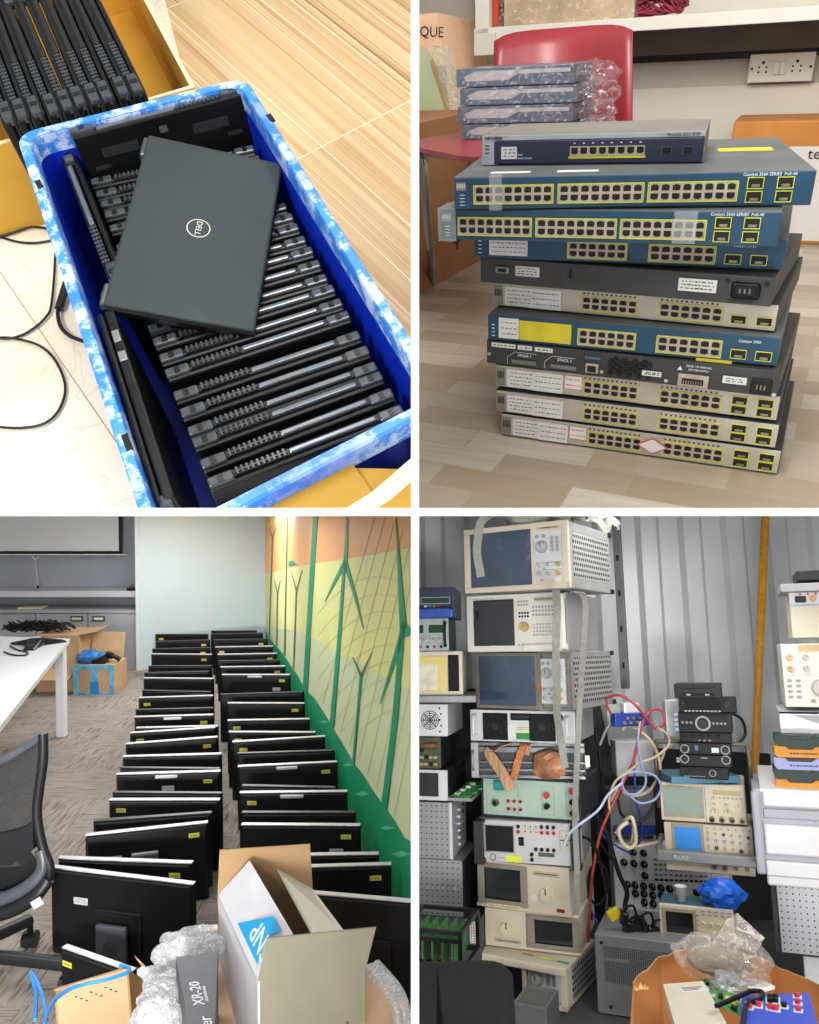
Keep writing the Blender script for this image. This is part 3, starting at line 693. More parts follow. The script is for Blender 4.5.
# --- boxes standing on the floor at the wall
orange=pm('orange_brown_cardboard','#c07f3c',.75,0,.15,7,.04); wpap=pm('white_box_paper','#d8d6d2',.6,0,.04,6)
def carton(name,label_,px0,px1,pyb,pyt,dp,m,cat='box',extra=None,yw=0):
    a=at(px0,pyb,z=ZF2); b=at(px1,pyb,z=ZF2); b=Vector((b.x,a.y,a.z)); dd=ray(px0,pyt); zt=(dd*(a.y/dd.y)).z
    r=thing(name,label_,cat,(a.x,a.y,ZF2),yw); W=b.x-a.x; H=zt-ZF2
    g=G(); g.box((0,0,0),(W,dp,H),m,.004); part('body',g,r)
    g=G(); g.box((0,dp*.48,H),(W,dp*.52,H+.0008),pm('tape_tan','#a67e45',.3)); part('packing_tape',g,r)
    return r,W,H
r,W,H=carton('cardboard_box','cardboard box with white paper and torn tape reading tech, right of the tower',718,905,241,122,.22,orange)
g=G(); g.box((.0,-.0012,H*.2),(W,0,H*.80),wpap); g.box((W*.04,-.0018,H*.03),(W,-.0008,H*.2),wpap); part('paper_sheet',g,r)
g=G(); g.text('tech',H*.125,ink,T(W*.41,-.003,H*.74)@RX(pi/2),align='LEFT'); part('lettering',g,r)
g=G(); g.prism([(W*.12,H*.82),(W*.32,H*.82),(W*.27,H*.70),(W*.22,H*.78)],.0006,orange,X=T(0,-.002,0)); part('torn_tape',g,r)
r,W,H=carton('cardboard_box','low white-topped cardboard box behind the topmost blue switch',680,716,215,128,.2,orange)
g=G(); g.box((0,-.001,H*.55),(W,0,H*.92),wpap); part('paper_sheet',g,r)
# left: cartons behind the chair
lc=thing('cardboard_box','tall peach carton with dark lettering, standing behind the chair at left','box'); yq=yw_-.42
QP=(Vector((0,yq,0)),Vector((0,1,0)))
peach=pm('peach_cardboard','#edc3a2',.75,0,.05,5,.02); brown=pm('brown_cardboard','#9a6a45',.75,0,.08,6)
a_,b_=at(400,10,plane=QP),at(436,13,plane=QP); z0_=at(430,66,plane=QP).z
g=G(); E=[at(436,13,plane=QP),at(436,70,plane=QP)]
fr0=[at(400,15,plane=QP),at(436,13,plane=QP),at(446,66,plane=QP),at(400,60,plane=QP)]
g.slab(fr0,(0,.02,0),peach)
sd=[at(436,13,plane=QP),at(436,13,plane=QP)]
QB=(Vector((0,yq+.3,0)),Vector((0,1,0)))
side=[at(436,13,plane=QP),at(476,22,plane=QB),at(486,68,plane=QB),at(446,66,plane=QP)]
g.slab(side,(.0,.03,0),peach); part('upper_body',g,lc)
g=G(); g.text('AQUE',.04,ink,T(*((at(428,32,plane=QP))+Vector((0,-.002,0))))@RX(pi/2)@RZ(-.1)); part('lettering',g,lc)
g=G(); g.slab([at(446,66,plane=QP),at(486,68,plane=QB),at(492,140,plane=QB),at(452,150,plane=QP)],(0,.03,0),peach); part('lower_body',g,lc)
# brown carton below the seat and the leaning green sheet
r=thing('cardboard_box','large brown cardboard carton on the floor behind the chair legs','box')
e0=at(405,302,z=ZF2); e1=at(485,258,z=ZF2); dl=(e1-e0); up=Vector((0,0,.42))
g=G(); nrm=Vector((dl.y,-dl.x,0)).normalized()*-.3
g.hull([e0,e1,e1+up,e0+up],[e0+nrm,e1+nrm,e1+nrm+up,e0+nrm+up],brown); part('body',g,r)
p_=e0.lerp(e1,.62)+up*.22; g=G()
ff=dl.normalized()
for ax_ in (ff,Vector((0,0,1))): 
    o_=nrm.normalized()*-.002; w_=Vector((0,0,1)) if ax_ is ff else ff
    g.slab([p_-ax_*.022-w_*.004,p_+ax_*.022-w_*.004,p_+ax_*.022+w_*.004,p_-ax_*.022+w_*.004],o_,ink)
part('printed_symbol',g,r)
yg=yw_-.62; GP=(Vector((0,yg,0)),Vector((0,1,0))); gre=pm('pale_green_sheet','#b7c39c',.3,0,.06,8,.02,alpha=1)
g=G(); tl=[at(405,47,plane=GP),at(424,47,plane=GP),at(432,60,plane=GP),at(461,150,plane=GP),at(400,152,plane=GP)]
g.slab(tl,(0,.012,0),gre); gs=thing('plastic_folder','pale green plastic sheet leaning upright left of the shrink-wrapped boxes','folder'); part('sheet',g,gs)
g=G(); g.ribbon([at(432,60,plane=GP)+Vector((0,-.004,0)),at(461,148,plane=GP)+Vector((0,-.004,0))],(1,0,0),.008,pm('sheet_edge_tan','#b08b5b',.5)); part('edge_strip',g,gs)
g=G(); g.slab([at(430,46,plane=GP),at(444,48,plane=GP),at(470,150,plane=GP),at(461,150,plane=GP)],(0,.04,0),film_mat('crinkled_bag','#dfe3cf',.35)); part('clear_bag',g,gs)
zl=at(440,150,plane=GP).z; g=G(); g.box((-2.2,yg-.06,zl-.03),(at(480,150,plane=GP).x,yg+.3,zl),pm('pale_side_table','#c9c9c9',.4),.003)
sb=thing('side_table','pale shelf board carrying the green sheet and carton at left','table'); part('top',g,sb)
g=G(); g.box((-2.0,yg,ZF2),(-1.96,yg+.04,zl-.03),pm('pale_side_table','#c9c9c9',.4)); part('leg',g,sb)
# things on the shelf
r=thing('bubble_wrapped_parcel','long parcel in crinkled clear wrap lying on the shelf above the red backrest','parcel')
p0=at(497,30,plane=SP); p1=at(634,22,plane=SP)
g=G(); g.box((p0.x+.01,fy+.04,zhi),(p1.x-.01,fy+.2,zhi+.10),pm('tan_parcel','#b9a07d',.6,0,.2,12)); part('contents',g,r)
bm_=bmesh.new(); bmesh.ops.create_cube(bm_,size=1); bmesh.ops.subdivide_edges(bm_,edges=bm_.edges[:],cuts=7,use_grid_fill=True)
rr=random.Random(3)
for v in bm_.verts: v.co=Vector(((p0.x+p1.x)/2+v.co.x*(p1.x-p0.x)+rr.uniform(-.006,.006),fy+.12+v.co.y*.2+rr.uniform(-.008,.008),zhi+.06+v.co.z*.12+rr.uniform(-.005,.005)))
g=G(); g.bm(bm_,wrap); part('bubble_wrap',g,r)
r=solo('red_folder',G().box((p0.x-.035,fy+.03,zhi),(p0.x-.005,fy+.25,zhi+.2),pm('orange_red_card','#b5442a',.5)),'narrow orange-red folder upright at the left end of the shelf','folder')
g=G(); c0=at(653,18,plane=SP); 
for k in range(26):
    a0=rr.uniform(0,6); g.tube([(c0.x+.085*cos(q/6*6.28+a0)*(.6+.4*rr.random()),fy+.08+.03*sin(q*1.9+a0),zhi+.028+.022*sin(q/6*6.28*rr.choice((1,2))+a0)) for q in range(7)],.0025,pm('maroon_twine','#8c2338',.7),n=5)
solo('twine_bundle',g,'tangled bundle of maroon twine on the shelf, right of the wrapped parcel','twine')
# ================================================================= BAY 3: two rows of monitors on a carpet
CUR[0]=3
ZF3=-1.81; ZM=-1.47
def carpet():
    t=NT('grey_strip_carpet'); 
    v=t.coord(); ck=t.n('ShaderNodeTexChecker',Scale=2.2); t.l(v,ck.inputs['Vector'])
    def st(sc,lo,hi,s):
        w=t.coord(scale=sc); n=t.n('ShaderNodeTexNoise',Scale=s,Detail=2.); t.l(w,n.inputs['Vector']); return t.ramp(n.outputs[0],[(lo,0.),(hi,1.)])
    base=t.mix(st((1,1,1),.3,.7,1.5),hx('#8d857d'),hx('#a39a91'))
    a=t.mix(st((80,4,1),.52,.6,1.6),base,hx('#665f58')); a=t.mix(st((60,3,1),.6,.66,2.),a,hx('#aba298'))
    b=t.mix(st((4,80,1),.54,.62,1.6),base,hx('#6a635c')); b=t.mix(st((3,60,1),.6,.66,2.),b,hx('#a89f95'))
    c=t.mix(ck.outputs['Fac'],a,b)
    n=t.n('ShaderNodeTexNoise',Scale=300.,Detail=2.); t.l(v,n.inputs['Vector']); c=t.mix(t.ramp(n.outputs[0],[(.4,0.),(.7,.35)]),c,hx('#4c4641'))
    t.l(c,t.b.inputs['Base Color']); t.b.inputs['Roughness'].default_value=.95; return t.m
g=G(); g.box((-5,.8,ZF3-.02),(3,10,ZF3),carpet()); struct('floor',g)
# back wall of pale glass-like board, cabinet recess at left
YB=8.6; BP=(Vector((0,YB,0)),Vector((0,1,0)))
gl=pm('pale_board_wall','#b9c6cc',.25,0,.02,2); cabm=pm('grey_cabinet_laminate','#a2a5ac',.4,0,.03,5); recm=pm('grey_recess_panel','#8f939b',.5,0,.03,5)
xc=at(265,600,plane=BP).x; YC=7.8; CP=(Vector((0,YC,0)),Vector((0,1,0))); xl=at(140,600,plane=CP).x
g=G(); g.hull([Vector((xl,YC-.03,ZF3)),Vector((xc+.25,YB+.1,ZF3)),Vector((xc+.25,YB+.18,ZF3)),Vector((xl,YC+.05,ZF3))],[Vector((xl,YC-.03,1.2)),Vector((xc+.25,YB+.1,1.2)),Vector((xc+.25,YB+.18,1.2)),Vector((xl,YC+.05,1.2))],gl); struct('wall_back',g)
g=G(); g.box((xl-.03,YC-.04,ZF3),(xl+.01,YC+.05,1.2),pm('white_frame_edge','#d3d7da',.4,0,.02,4)); struct('trim_3',g)
RP=(Vector((0,YC+.35,0)),Vector((0,1,0)))
def zc(py,P=CP): return at(100,py,plane=P).z
g=G(); g.box((-5,YC+.35,ZF3),(xl-.03,YC+.42,1.2),recm); struct('wall_recess',g)
cb=thing('cabinet','long grey laminate wall cabinet with label-holder handles beneath the projection screen','cabinet')
x0=-4.6; z0,z1=zc(676),zc(611)
g=G(); g.box((x0,YC+.02,z0),(xl-.035,YC+.34,z1),cabm); g.box((x0,YC-.005,z1-.02),(xl-.035,YC+.34,z1+.012),cabm); part('body',g,cb)
seams=[x0,at(36,640,plane=CP).x,at(88,640,plane=CP).x,xl-.035]
for i in range(3):
    d_=None; g=G(); g.box((seams[i]+.006,YC,z0+.01),(seams[i+1]-.006,YC+.02,z1-.03),cabm,.002); d_=part('door',g,cb)
    hxp=[None,(71,83),(93,105)][i]
    if hxp:
        g=G(); a,b=at(hxp[0],616,plane=CP),at(hxp[1],621,plane=CP)
        g.box((a.x,YC-.012,b.z),(b.x,YC,a.z),pm('handle_dark','#55575c',.4,.6)); g.box((a.x+.012,YC-.014,b.z+.012),(b.x-.012,YC-.01,a.z-.012),pm('handle_tag','#d6d2c4',.5)); part('handle',g,d_)
g=G(); g.box((x0,YC+.01,ZF3),(xl-.035,YC+.3,z0),pm('white_plinth','#c9ccd0',.5)); part('plinth',g,cb)
sh=thing('shelf','grey ledge shelf above the cabinet counter with a dark gap beneath','shelf')
g=G(); g.box((x0,YC,zc(597)),(xl-.035,YC+.34,zc(591)),pm('shelf_laminate','#b7bac0',.4,0,.03,4)); part('board',g,sh)
g=G(); a=at(126,588,plane=CP); g.box((a.x,YC+.02,zc(591)),(xl-.04,YC+.1,zc(588.5)),blk); solo('whiteboard_eraser',g,'long black eraser lying at the right end of the ledge shelf','eraser')
g=G(); a,b=at(16,608,plane=CP),at(39,608,plane=CP)
g.box((a.x,YC+.03,z1+.0125),(b.x,YC+.2,z1+.03),pm('cream_paper_stack','#c9c3b0',.7),.002); solo('booklet',g,'thin cream booklet lying on the cabinet counter at far left','book')
SPn=(Vector((0,YC+.2,0)),Vector((0,1,0)))
ps=thing('projection_screen','white projection screen with a black border hanging over the cabinet','screen')
a,b=at(119,551,plane=SPn),at(-60,500,plane=SPn)
g=G(); g.box((x0,YC+.2,a.z),(a.x,YC+.206,1.2),pm('screen_white','#c8cacb',.6,0,.01,3)); part('fabric',g,ps)
g=G(); g.box((a.x,YC+.197,a.z-.03),(a.x+.03,YC+.207,1.2),blk); g.box((x0,YC+.197,a.z-.03),(a.x+.03,YC+.207,a.z),blk); part('black_border',g,ps)
b=at(126.5,555,plane=SPn); g=G(); g.box((x0,YC+.185,b.z),(b.x,YC+.215,a.z-.03),pm('screen_rail','#d5d7d9',.4),.004); part('bottom_rail',g,ps)
g=G(); p=at(36,556,plane=SPn); q=at(39,585,plane=SPn); g.tube([p+Vector((-.03,-.02,0)),p+Vector((0,-.02,-.03)),p+Vector((.04,-.02,0))],.004,pm('screen_rail','#d5d7d9',.4)); g.cyl(p+Vector((0,-.02,-.03)),q+Vector((0,-.22,0))*0+Vector((0,-.02,0)),.004,pm('cord_grey','#b8babc',.6),n=6); g.cyl(q+Vector((0,-.02,0)),q+Vector((0,-.02,-.03)),.012,blk); part('pull_cord',g,ps)
# right wall with wind turbine mural
Dv=ray(188,485).normalized(); Dv=Vector((Dv.x,Dv.y,0)).normalized()
C0=ray(265,600); C0=C0*(YB/C0.y); Nn=Vector((Dv.y,-Dv.x,0)); MP=(C0,Nn)
mg=pm('mural_green','#0c8a5c',.5,0,.04,3); myel=pm('mural_pale_yellow','#d6d68c',.5,0,.05,2); mcream=pm('mural_cream_green','#c6cda2',.5,0,.04,2); mor=pm('mural_orange','#eba766',.5,0,.07,1.5); mlt=pm('mural_light_green','#4bb58a',.5); mdk=pm('mural_dark_thin','#4f6a4a',.6); mnet=pm('mural_net_line','#a9ad7c',.6); mlem=pm('mural_lemon','#e0d27c',.5)
def wp(px,py,off=0): p=at(px,py,plane=MP); return p-Nn*off if (Nn.x>0) else p+Nn*off
E0=C0+Dv*.3; far=C0; near=C0-Dv*7.5
g=G(); g.slab([Vector((far.x,far.y,ZF3))+Dv*.1,Vector((near.x,near.y,ZF3)),Vector((near.x,near.y,1.2)),Vector((far.x,far.y,1.2))+Dv*.1],Nn*.08,mcream); wr=struct('wall_right',g)
def dec(g,pts,m,off,th=.001):
    P=[wp(x,y,off) for x,y in pts]; g.slab(P,(Nn if Nn.x>0 else -Nn)*th,m)
def stroke(g,pts,m,off,w):
    for (x0_,y0_,w0_),(x1_,y1_,w1_) in zip(pts[:-1],pts[1:]):
        dec(g,[(x0_-w0_/2,y0_),(x0_+w0_/2,y0_),(x1_+w1_/2,y1_),(x1_-w1_/2,y1_)],m,off)
g=G(); dec(g,[(265.5,500),(470,460),(470,538),(411,548),(365,556),(300,566),(265.5,574)],mor,.002); dec(g,[(265.5,574),(300,566),(365,556),(411,548),(470,538),(470,716),(411,690),(385,676),(360,662),(340,655),(317,640),(300,632),(265.5,627)],myel,.002)
dec(g,[(272,505),(288,505),(281,522),(270,526)],mlem,.003)
part('mural_bands',g,wr)
hill=[(264.5,627),(270,638),(275.5,645),(282,652),(289.6,663),(298.6,676),(305,689),(315,698),(327.5,717.5),(336,732),(342.5,742.5),(354,762.5),(364,775),(375,792.5),(385,806),(395,820),(405,837.5),(411,841),(430,860)]
g=G()
for (a0,b0),(a1,b1) in zip(hill[:-1],hill[1:]):
    P=[wp(a0,b0,.004),wp(a1,b1,.004)]; Q=[Vector((p.x,p.y,ZF3+.001)) for p in P]
    g.slab([P[0],P[1],Q[1],Q[0]],(Nn if Nn.x>0 else -Nn)*.001,mg)
for x,y,s in ((325,722,5),(349,765,6),(363,794,8),(388,828,8),(402,854,10)): dec(g,[(x-s,y),(x,y-s*.35),(x+s,y),(x,y+s*.3)],mlt,.0055)
part('mural_hill',g,wr)
g=G()
stroke(g,[(317,505,4.6),(311,600,4.6),(305.5,696,4.8)],mg,.006,0)
stroke(g,[(345.5,560,2.6),(340,640,3.6),(332.5,727,4.4)],mg,.006,0); stroke(g,[(348,505,1.5),(347.6,540,2.4),(346,570,4.5)],mg,.006,0); stroke(g,[(346,562,4.5),(335,583,3),(325.5,602,.6)],mg,.006,0); stroke(g,[(346,562,4.5),(356,595,3.2),(364.5,629,.6)],mg,.006,0)
stroke(g,[(404,625,5),(396,720,5.4),(385,808,6)],mg,.006,0); stroke(g,[(397,518,1),(401,575,3.6),(404.5,628,7)],mg,.006,0); stroke(g,[(404,632,5),(394,665,4),(381,704,.8)],mg,.006,0); dec(g,[(404,620),(412,628),(430,630),(430,636),(412,635),(404,638)],mg,.006)
stroke(g,[(362,674,2.4),(358,720,2),(354,763,2)],mg,.006,0); stroke(g,[(362,676,2.4),(353.7,657,.5)],mdk,.006,0); stroke(g,[(362,676,2.4),(373,652,.5)],mdk,.006,0)
for hx_,hy,ax,ay,bx_,by_,ex,ey in ((297,591,292,572,303,570,294,668),(278,594,275,580,281,580,277,645),(273,538,270,528,276,528,269.6,636)):
    stroke(g,[(hx_,hy,1.3),(ex,ey,1)],mdk,.006,0); stroke(g,[(hx_,hy,1.2),(ax,ay,.4)],mdk,.006,0); stroke(g,[(hx_,hy,1.2),(bx_,by_,.4)],mdk,.006,0)
stroke(g,[(288,515,1),(285,655,1.4)],mdk,.006,0); dec(g,[(289,562),(293,560),(298,565),(289,566)],mg,.006)
part('mural_turbines',g,wr)
g=G()
for k in range(16):
    x=330+k*9; pts=[(x+38,505+k*6,.3),(x+10,600+k*10,.3),(x-16,690+k*14,.3)]
    pts=[p for p in pts if p[0]<430]
    if len(pts)>1 and k>0: stroke(g,pts,mnet,.0045,0)
for k in range(9):
    y=590+k*22; pts=[(318+q*12,y+ (q-4)**2*1.5-q*k*.9-(q*3),.0) for q in range(9)]
    for (a0,b0,_),(a1,b1,_2) in zip(pts[:-1],pts[1:]):
        if a1<414 and b0<720+ (a0-318)*1.2: dec(g,[(a0,b0-.15),(a1,b1-.15),(a1,b1+.15),(a0,b0+.15)],mnet,.0045)
part('mural_net',g,wr)
# --- monitors
mb=pm('monitor_black_shell','#090a0c',.5,0,.15,25,.02,.35); medge=pm('monitor_glint_edge','#c9c6cc',.3,.4,.06,40); mdark=pm('monitor_dark_edge','#2b2c31',.35,.2,.1,40)
ystk=pm('yellow_sticker','#cfd04a',.6,0,.15,90); wl=pm('grey_white_label','#b4b8ba',.6,0,.12,120); plate=pm('stand_grey_plate','#595c63',.35,.4,.08,30)
def monitor(px0,py0,px1,py1,label_,group,edge=1,stk=0,lab_=0,stand=0,z=ZM,vesa=1,hm=.34):
    a=at(px0,py0,z=z); b=at(px1,py1,z=z); c=(a+b)/2; W=(b-a).length; yw=yaw_of(a,b); yw=max(-.45,min(.45,yw)); H=hm
    r=thing('monitor',label_,'monitor',(c.x,c.y,z-H),yw,group)
    g=G(); g.box((-W/2,.012,0),(W/2,.03,H-.003),mb,.003); part('bezel',g,r)
    g=G(); g.box((-W/2+.001,.004,H-.005),(W/2-.001,.028,H),medge if edge else mdark,.001); part('top_edge',g,r,label='pale satin top edge' if edge else None)  # pale colour imitates the ceiling lights reflected along the top
    i=.03; A=[Vector(p) for p in ((-W/2+.004,.012,.006),(W/2-.004,.012,.006),(W/2-.004,.012,H-.006),(-W/2+.004,.012,H-.006))]
    B=[Vector(p) for p in ((-W/2+.012,-.006,.015),(W/2-.012,-.006,.015),(W/2-.012,-.006,H-.011),(-W/2+.012,-.006,H-.011))]
    g=G(); g.hull(B,A,mb); part('back_shell',g,r)
    g=G(); g.box((-W*.16,-.016,H*.15),(W*.16,-.006,H*.62),mb,.004); 
    for k in range(12): g.box((-W*.12+k*W*.02,-.0168,H*.56),(-W*.12+k*W*.02+.004,-.0158,H*.59),dark)
    part('connector_hump',g,r)
    if stk:
        x=(-W*.38 if stk==1 else W*.38 if stk==2 else W*.1); g=G(); g.box((x-.022,-.0075,H-.056),(x+.022,-.006,H-.037),ystk); 
        g.box((x-.017,-.0080,H-.051),(x+.017,-.0074,H-.043),pm('sticker_print','#a7a83a',.6)); part('yellow_sticker',g,r)
    if lab_:
        x=(-W*.27 if lab_==1 else W*.3 if lab_==2 else 0.); zz=H-.125 if lab_!=3 else H-.09; g=G(); g.box((x-.03,-.0074,zz),(x+.03,-.0055,zz+.026),wl); p=part('white_label',g,r)
        g=G(); scribble(g,x-.027,x+.025,zz+.004,zz+.023,-.008,3,pm('label_print_grey','#5d6064',.6),int(px0)); part('label_print',g,p)
    if stand:
        g=G(); x=-.01; s=stand
        if s==1:
            g.box((x-.062,-.05,.02),(x+.062,-.03,H*.5),plate,.004); g.box((x-.03,-.03,.05),(x+.03,-.012,H*.42),mb); sp_=part('stand_plate',g,r)
            g=G(); g.lathe([(.024,0),(.027,.0),(.027,.0012),(.024,.0012),(.024,0)],mdark,X=T(x,-.0505,.085)@RX(pi/2)); g.text('hp',.034,mdark,T(x,-.051,.086)@RX(pi/2)); part('logo',g,sp_)
        else:
            g.box((x-.055,-.045,H*.45),(x+.055,-.028,H*.74),plate,.004); g.box((x-.03,-.03,H*.5),(x+.03,-.012,H*.68),mb); part('stand_plate',g,r)
            g=G(); g.box((x-.053,-.043,H*.74),(x+.053,-.028,H*.752),medge,.001); part('stand_edge',g,r)
    if vesa==2:
        g=G(); g.box((-.06,-.03,H-.018),(.05,-.012,H-.004),wl,.004); part('carry_handle',g,r,label='white handle')
    return r
GL='monitors in the left row on the carpet'; GR='monitors in the right row by the mural'
LR=[(155,634.3,207.8,634.3,0,1,0,0),(155.6,641.6,210.2,639.8,0,2,3,0),(152,649,210,647.5,0,2,0,0),(150.7,653.9,211.5,654.4,1,2,2,0),(147.8,666,211.5,665.8,0,0,0,0),(143.7,673,208.8,671.3,0,1,3,0),(142.8,678,213.3,678.6,1,0,2,0),(141.4,690.5,210,692,0,0,3,0),(138.2,697.8,213,695.5,1,1,0,0),(135,710,213.3,708,0,0,0,0),(134,717,213.3,714.7,1,2,0,0),(135.5,728,218,726,1,0,0,0),(129.7,733,215.3,727.5,1,1,0,0),(125.6,744,217.8,737,1,2,0,0),(122,756.7,221.4,754,1,0,0,0),(119,768,219,769,0,0,0,0),(115.5,774.4,220.4,771.4,1,2,3,0),(111.5,792.7,221.4,793.7,0,0,2,0),(108,800,219.4,800,1,1,1,0),(92.7,821.5,211.8,813,0,0,2,0),(85,835.7,208.2,822.6,1,2,1,2),(56.7,858.5,191.5,863.6,1,2,0,0),(49.6,867.6,192.5,884.9,1,0,1,1)]
n=len(LR)
ex={0:'with a narrow stand plate bearing the hp logo',}
for i,(a,b,c,d,e,s_,l_,st) in enumerate(LR):
    k=n-1-i
    o='nearest' if k==0 else 'farthest' if i==0 else ORD[k]+' from the front' if k<=11 else ORD[i]+' from the back wall'
    extra={0:', round logo plate on its back',2:', grey stand plate showing',1:', yellow sticker top right'}.get(k,'')
    monitor(a,b,c,d,'black monitor, '+o+' in the left row'+extra,GL,e,s_,l_,st,vesa=2 if i in (10,16) else 1)
RR=[(211,631,256.4,630.6,0,0,0,0),(210.6,633.8,262.8,633,0,0,1,0),(212.8,639.9,267.7,639,0,2,0,0),(214.8,647,272.9,646,1,1,0,0),(217,654.4,277,653.3,1,2,0,0),(217.5,661,280,660,0,0,2,0),(219.9,667,285.2,666,1,2,0,0),(221.4,674.6,290.3,674.6,1,2,2,0),(220,694.5,303.8,692,0,0,3,0),(227,703,304.5,703.3,1,2,0,0),(227,720.5,309.5,719,1,1,0,0),(228,732,315,732.5,1,1,3,0),(232,742,325.5,736.5,1,1,0,0),(237,753.7,335,750.7,0,0,2,0),(237.5,766.7,337.5,762,1,2,0,0),(241,786,335,788,0,0,3,0),(239,793,347.5,791.7,1,1,1,0),(241,813,355.5,813,0,0,2,0),(240.5,825,360.5,825.7,1,2,2,2),(252,856.5,379,854.5,1,0,0,0),(256,869,391.7,864.9,1,2,0,0)]
n=len(RR)
for i,(a,b,c,d,e,s_,l_,st) in enumerate(RR):
    k=n-1-i
    o='nearest but one' if k==0 else 'farthest' if i==0 else ORD[k+1]+' from the front' if k<=10 else ORD[i]+' from the back wall'
    extra={0:', yellow sticker at its right',2:', grey stand plate on its back'}.get(k,'')
    monitor(a,b,c,d,'black monitor, '+o+' in the right row'+extra,GR,e,s_,l_,st,vesa=2 if i in (7,14,16) else 1)
# the big tilted one in front at the right, the leaning small one, and the beige-edged one behind the wrap
a=at(270,890,z=-1.44); b=at(425,904,z=-1.44)
monitor(300,893,440,905,'largest black monitor, tilted, half hidden by the white carton at right',None,1,0,0,0,z=-1.44,hm=.36)
r=monitor(63,946,128,974,'small black monitor leaning low before the monitor with the round logo plate',None,1,1,0,0,z=-1.62,hm=.19)
r=thing('monitor','silver-edged monitor standing just behind the bubble wrap','monitor',(at(192,930,z=-1.56).x,at(192,930,z=-1.56).y,ZF3),.05)
W=.34; g=G(); H=ZF3*-1-1.56; g.box((0,0,0),(W,.03,H-.012),mb); part('panel',g,r)
g=G(); ed=pm('champagne_edge','#a79c8d',.35,.6); g.box((0,-.004,H-.014),(W,.034,H),ed,.003); g.box((0,-.004,0),(.012,.034,H-.01),ed,.003); part('frame',g,r)
# --- white table with conference phone
wt=pm('white_table_laminate','#d9dbe0',.3,0,.02,3); zt=-1.13
tb=thing('table','white meeting table with square legs at the left, conference phone on top','table')
g=G(); P=[at(69.5,638.5,z=zt),at(-80,634,z=zt),at(-140,760,z=zt),at(-15,745,z=zt)]
g.slab(P,(0,0,-.03),wt); part('tabletop',g,tb)
lg=at(66,642,z=zt); 
for q in (Vector((lg.x-.03,lg.y-.02,0)),Vector((lg.x-1.3,lg.y-.02,0)),Vector((at(-20,735,z=zt).x-.1,at(-20,735,z=zt).y,0))):
    g=G(); g.box((q.x-.03,q.y-.03,ZF3),(q.x+.03,q.y+.03,zt-.03),wt,.004); part('leg',g,tb)
ph=thing('conference_phone','black three-armed conference phone with a grey keypad on the white table','phone',tuple(at(36,645,z=zt)),.2)
g=G(); g.cyl((0,0,0),(0,0,.04),.07,blk,r2=.05,n=24)
for k,an in enumerate((-pi/2,pi/6,5*pi/6)):
    v=Vector((cos(an),sin(an),0)); w=Vector((-v.y,v.x,0))
    g.hull([v*.02-w*.055,v*.2-w*.04,v*.2+w*.04,v*.02+w*.055],[v*.02-w*.05+Vector((0,0,.05)),v*.19-w*.03+Vector((0,0,.012)),v*.19+w*.03+Vector((0,0,.012)),v*.02+w*.05+Vector((0,0,.05))],blk)
part('body',g,ph)
g=G(); g.box((-.028,-.15,.036),(.028,-.05,.042),lab,.002,X=RX(.12)); g.box((-.03,.0,.05),(.03,.03,.056),pm('pale_screen','#b9c2c8',.2)); part('keypad',g,ph)
g=G(); g.tube([at(10,646,z=zt+.01),at(18,650,z=zt+.006),at(27,652,z=zt+.006),at(26,655,z=zt+.006),at(14,655,z=zt+.006),at(4,652,z=zt+.006)],.006,cab,n=6); solo('cable',g,'small black cable curled on the white table beside the conference phone','cable')
# cartons at the back
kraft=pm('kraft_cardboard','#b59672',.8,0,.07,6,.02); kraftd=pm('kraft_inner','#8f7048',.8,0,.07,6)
c1=thing('cardboard_box','brown carton behind the white table with black cables heaped on top','box')
yb_=6.9; a=at(36,692,z=ZF3); b=at(83,692,z=ZF3); zt1=ZF3+.5
g=G(); g.box((a.x,a.y,ZF3),(b.x-.03,a.y+.4,zt1),kraft,.003); part('body',g,c1)
g=G(); g.slab([Vector((b.x-.03,a.y,zt1)),Vector((b.x-.03,a.y+.4,zt1)),Vector((b.x+.09,a.y+.38,zt1+.02)),Vector((b.x+.09,a.y+.02,zt1+.02))],(0,0,.005),kraft); part('flap',g,c1); g=G(); g.slab([Vector((a.x+.02,a.y-.01,ZF3+.2)),Vector((b.x-.06,a.y-.01,ZF3+.2)),Vector((b.x-.06,a.y-.16,ZF3+.14)),Vector((a.x+.02,a.y-.16,ZF3+.14))],(0,0,.005),kraft); part('flap',g,c1)
g=G(); rr=random.Random(5); cx=(at(17,630,z=zt1).x+at(70,630,z=zt1).x)/2
for k in range(34):
    ox,oz=rr.uniform(-.24,.2),rr.uniform(0,.06); R_=rr.uniform(.04,.1); f=rr.uniform(0,6)
    g.tube([(cx+ox+R_*1.3*cos(q+f),a.y+.15+R_*sin(q+f)*.8,zt1+.03+oz*(1-abs(ox)*2.5)+.03*sin(q*2+f)) for q in range(6)],.008,cab,n=5)
solo('cable_heap',g,'heap of tangled black cables on the brown carton behind the table','cables',kind=None)
c2=thing('cardboard_box','open cardboard box bound with blue tape standing by the grey cabinet','box')
a=at(73.5,695,z=ZF3); b=at(114.5,695,z=ZF3); h=.26; w=b.x-a.x
g=G(); g.box((a.x,a.y,ZF3),(b.x,a.y+.3,ZF3+h),kraft,.002); part('body',g,c2)
bt=pm('blue_tape','#5fa6c9',.4,0,.25,20); bt2=pm('deep_blue_tape','#1f7bc0',.35,0,.1,20)
g=G()
for u0_,u1_ in ((0,.13),(.42,.6),(.88,1)): g.box((a.x+w*u0_,a.y-.002,ZF3+.004),(a.x+w*u1_,a.y,ZF3+h),bt)
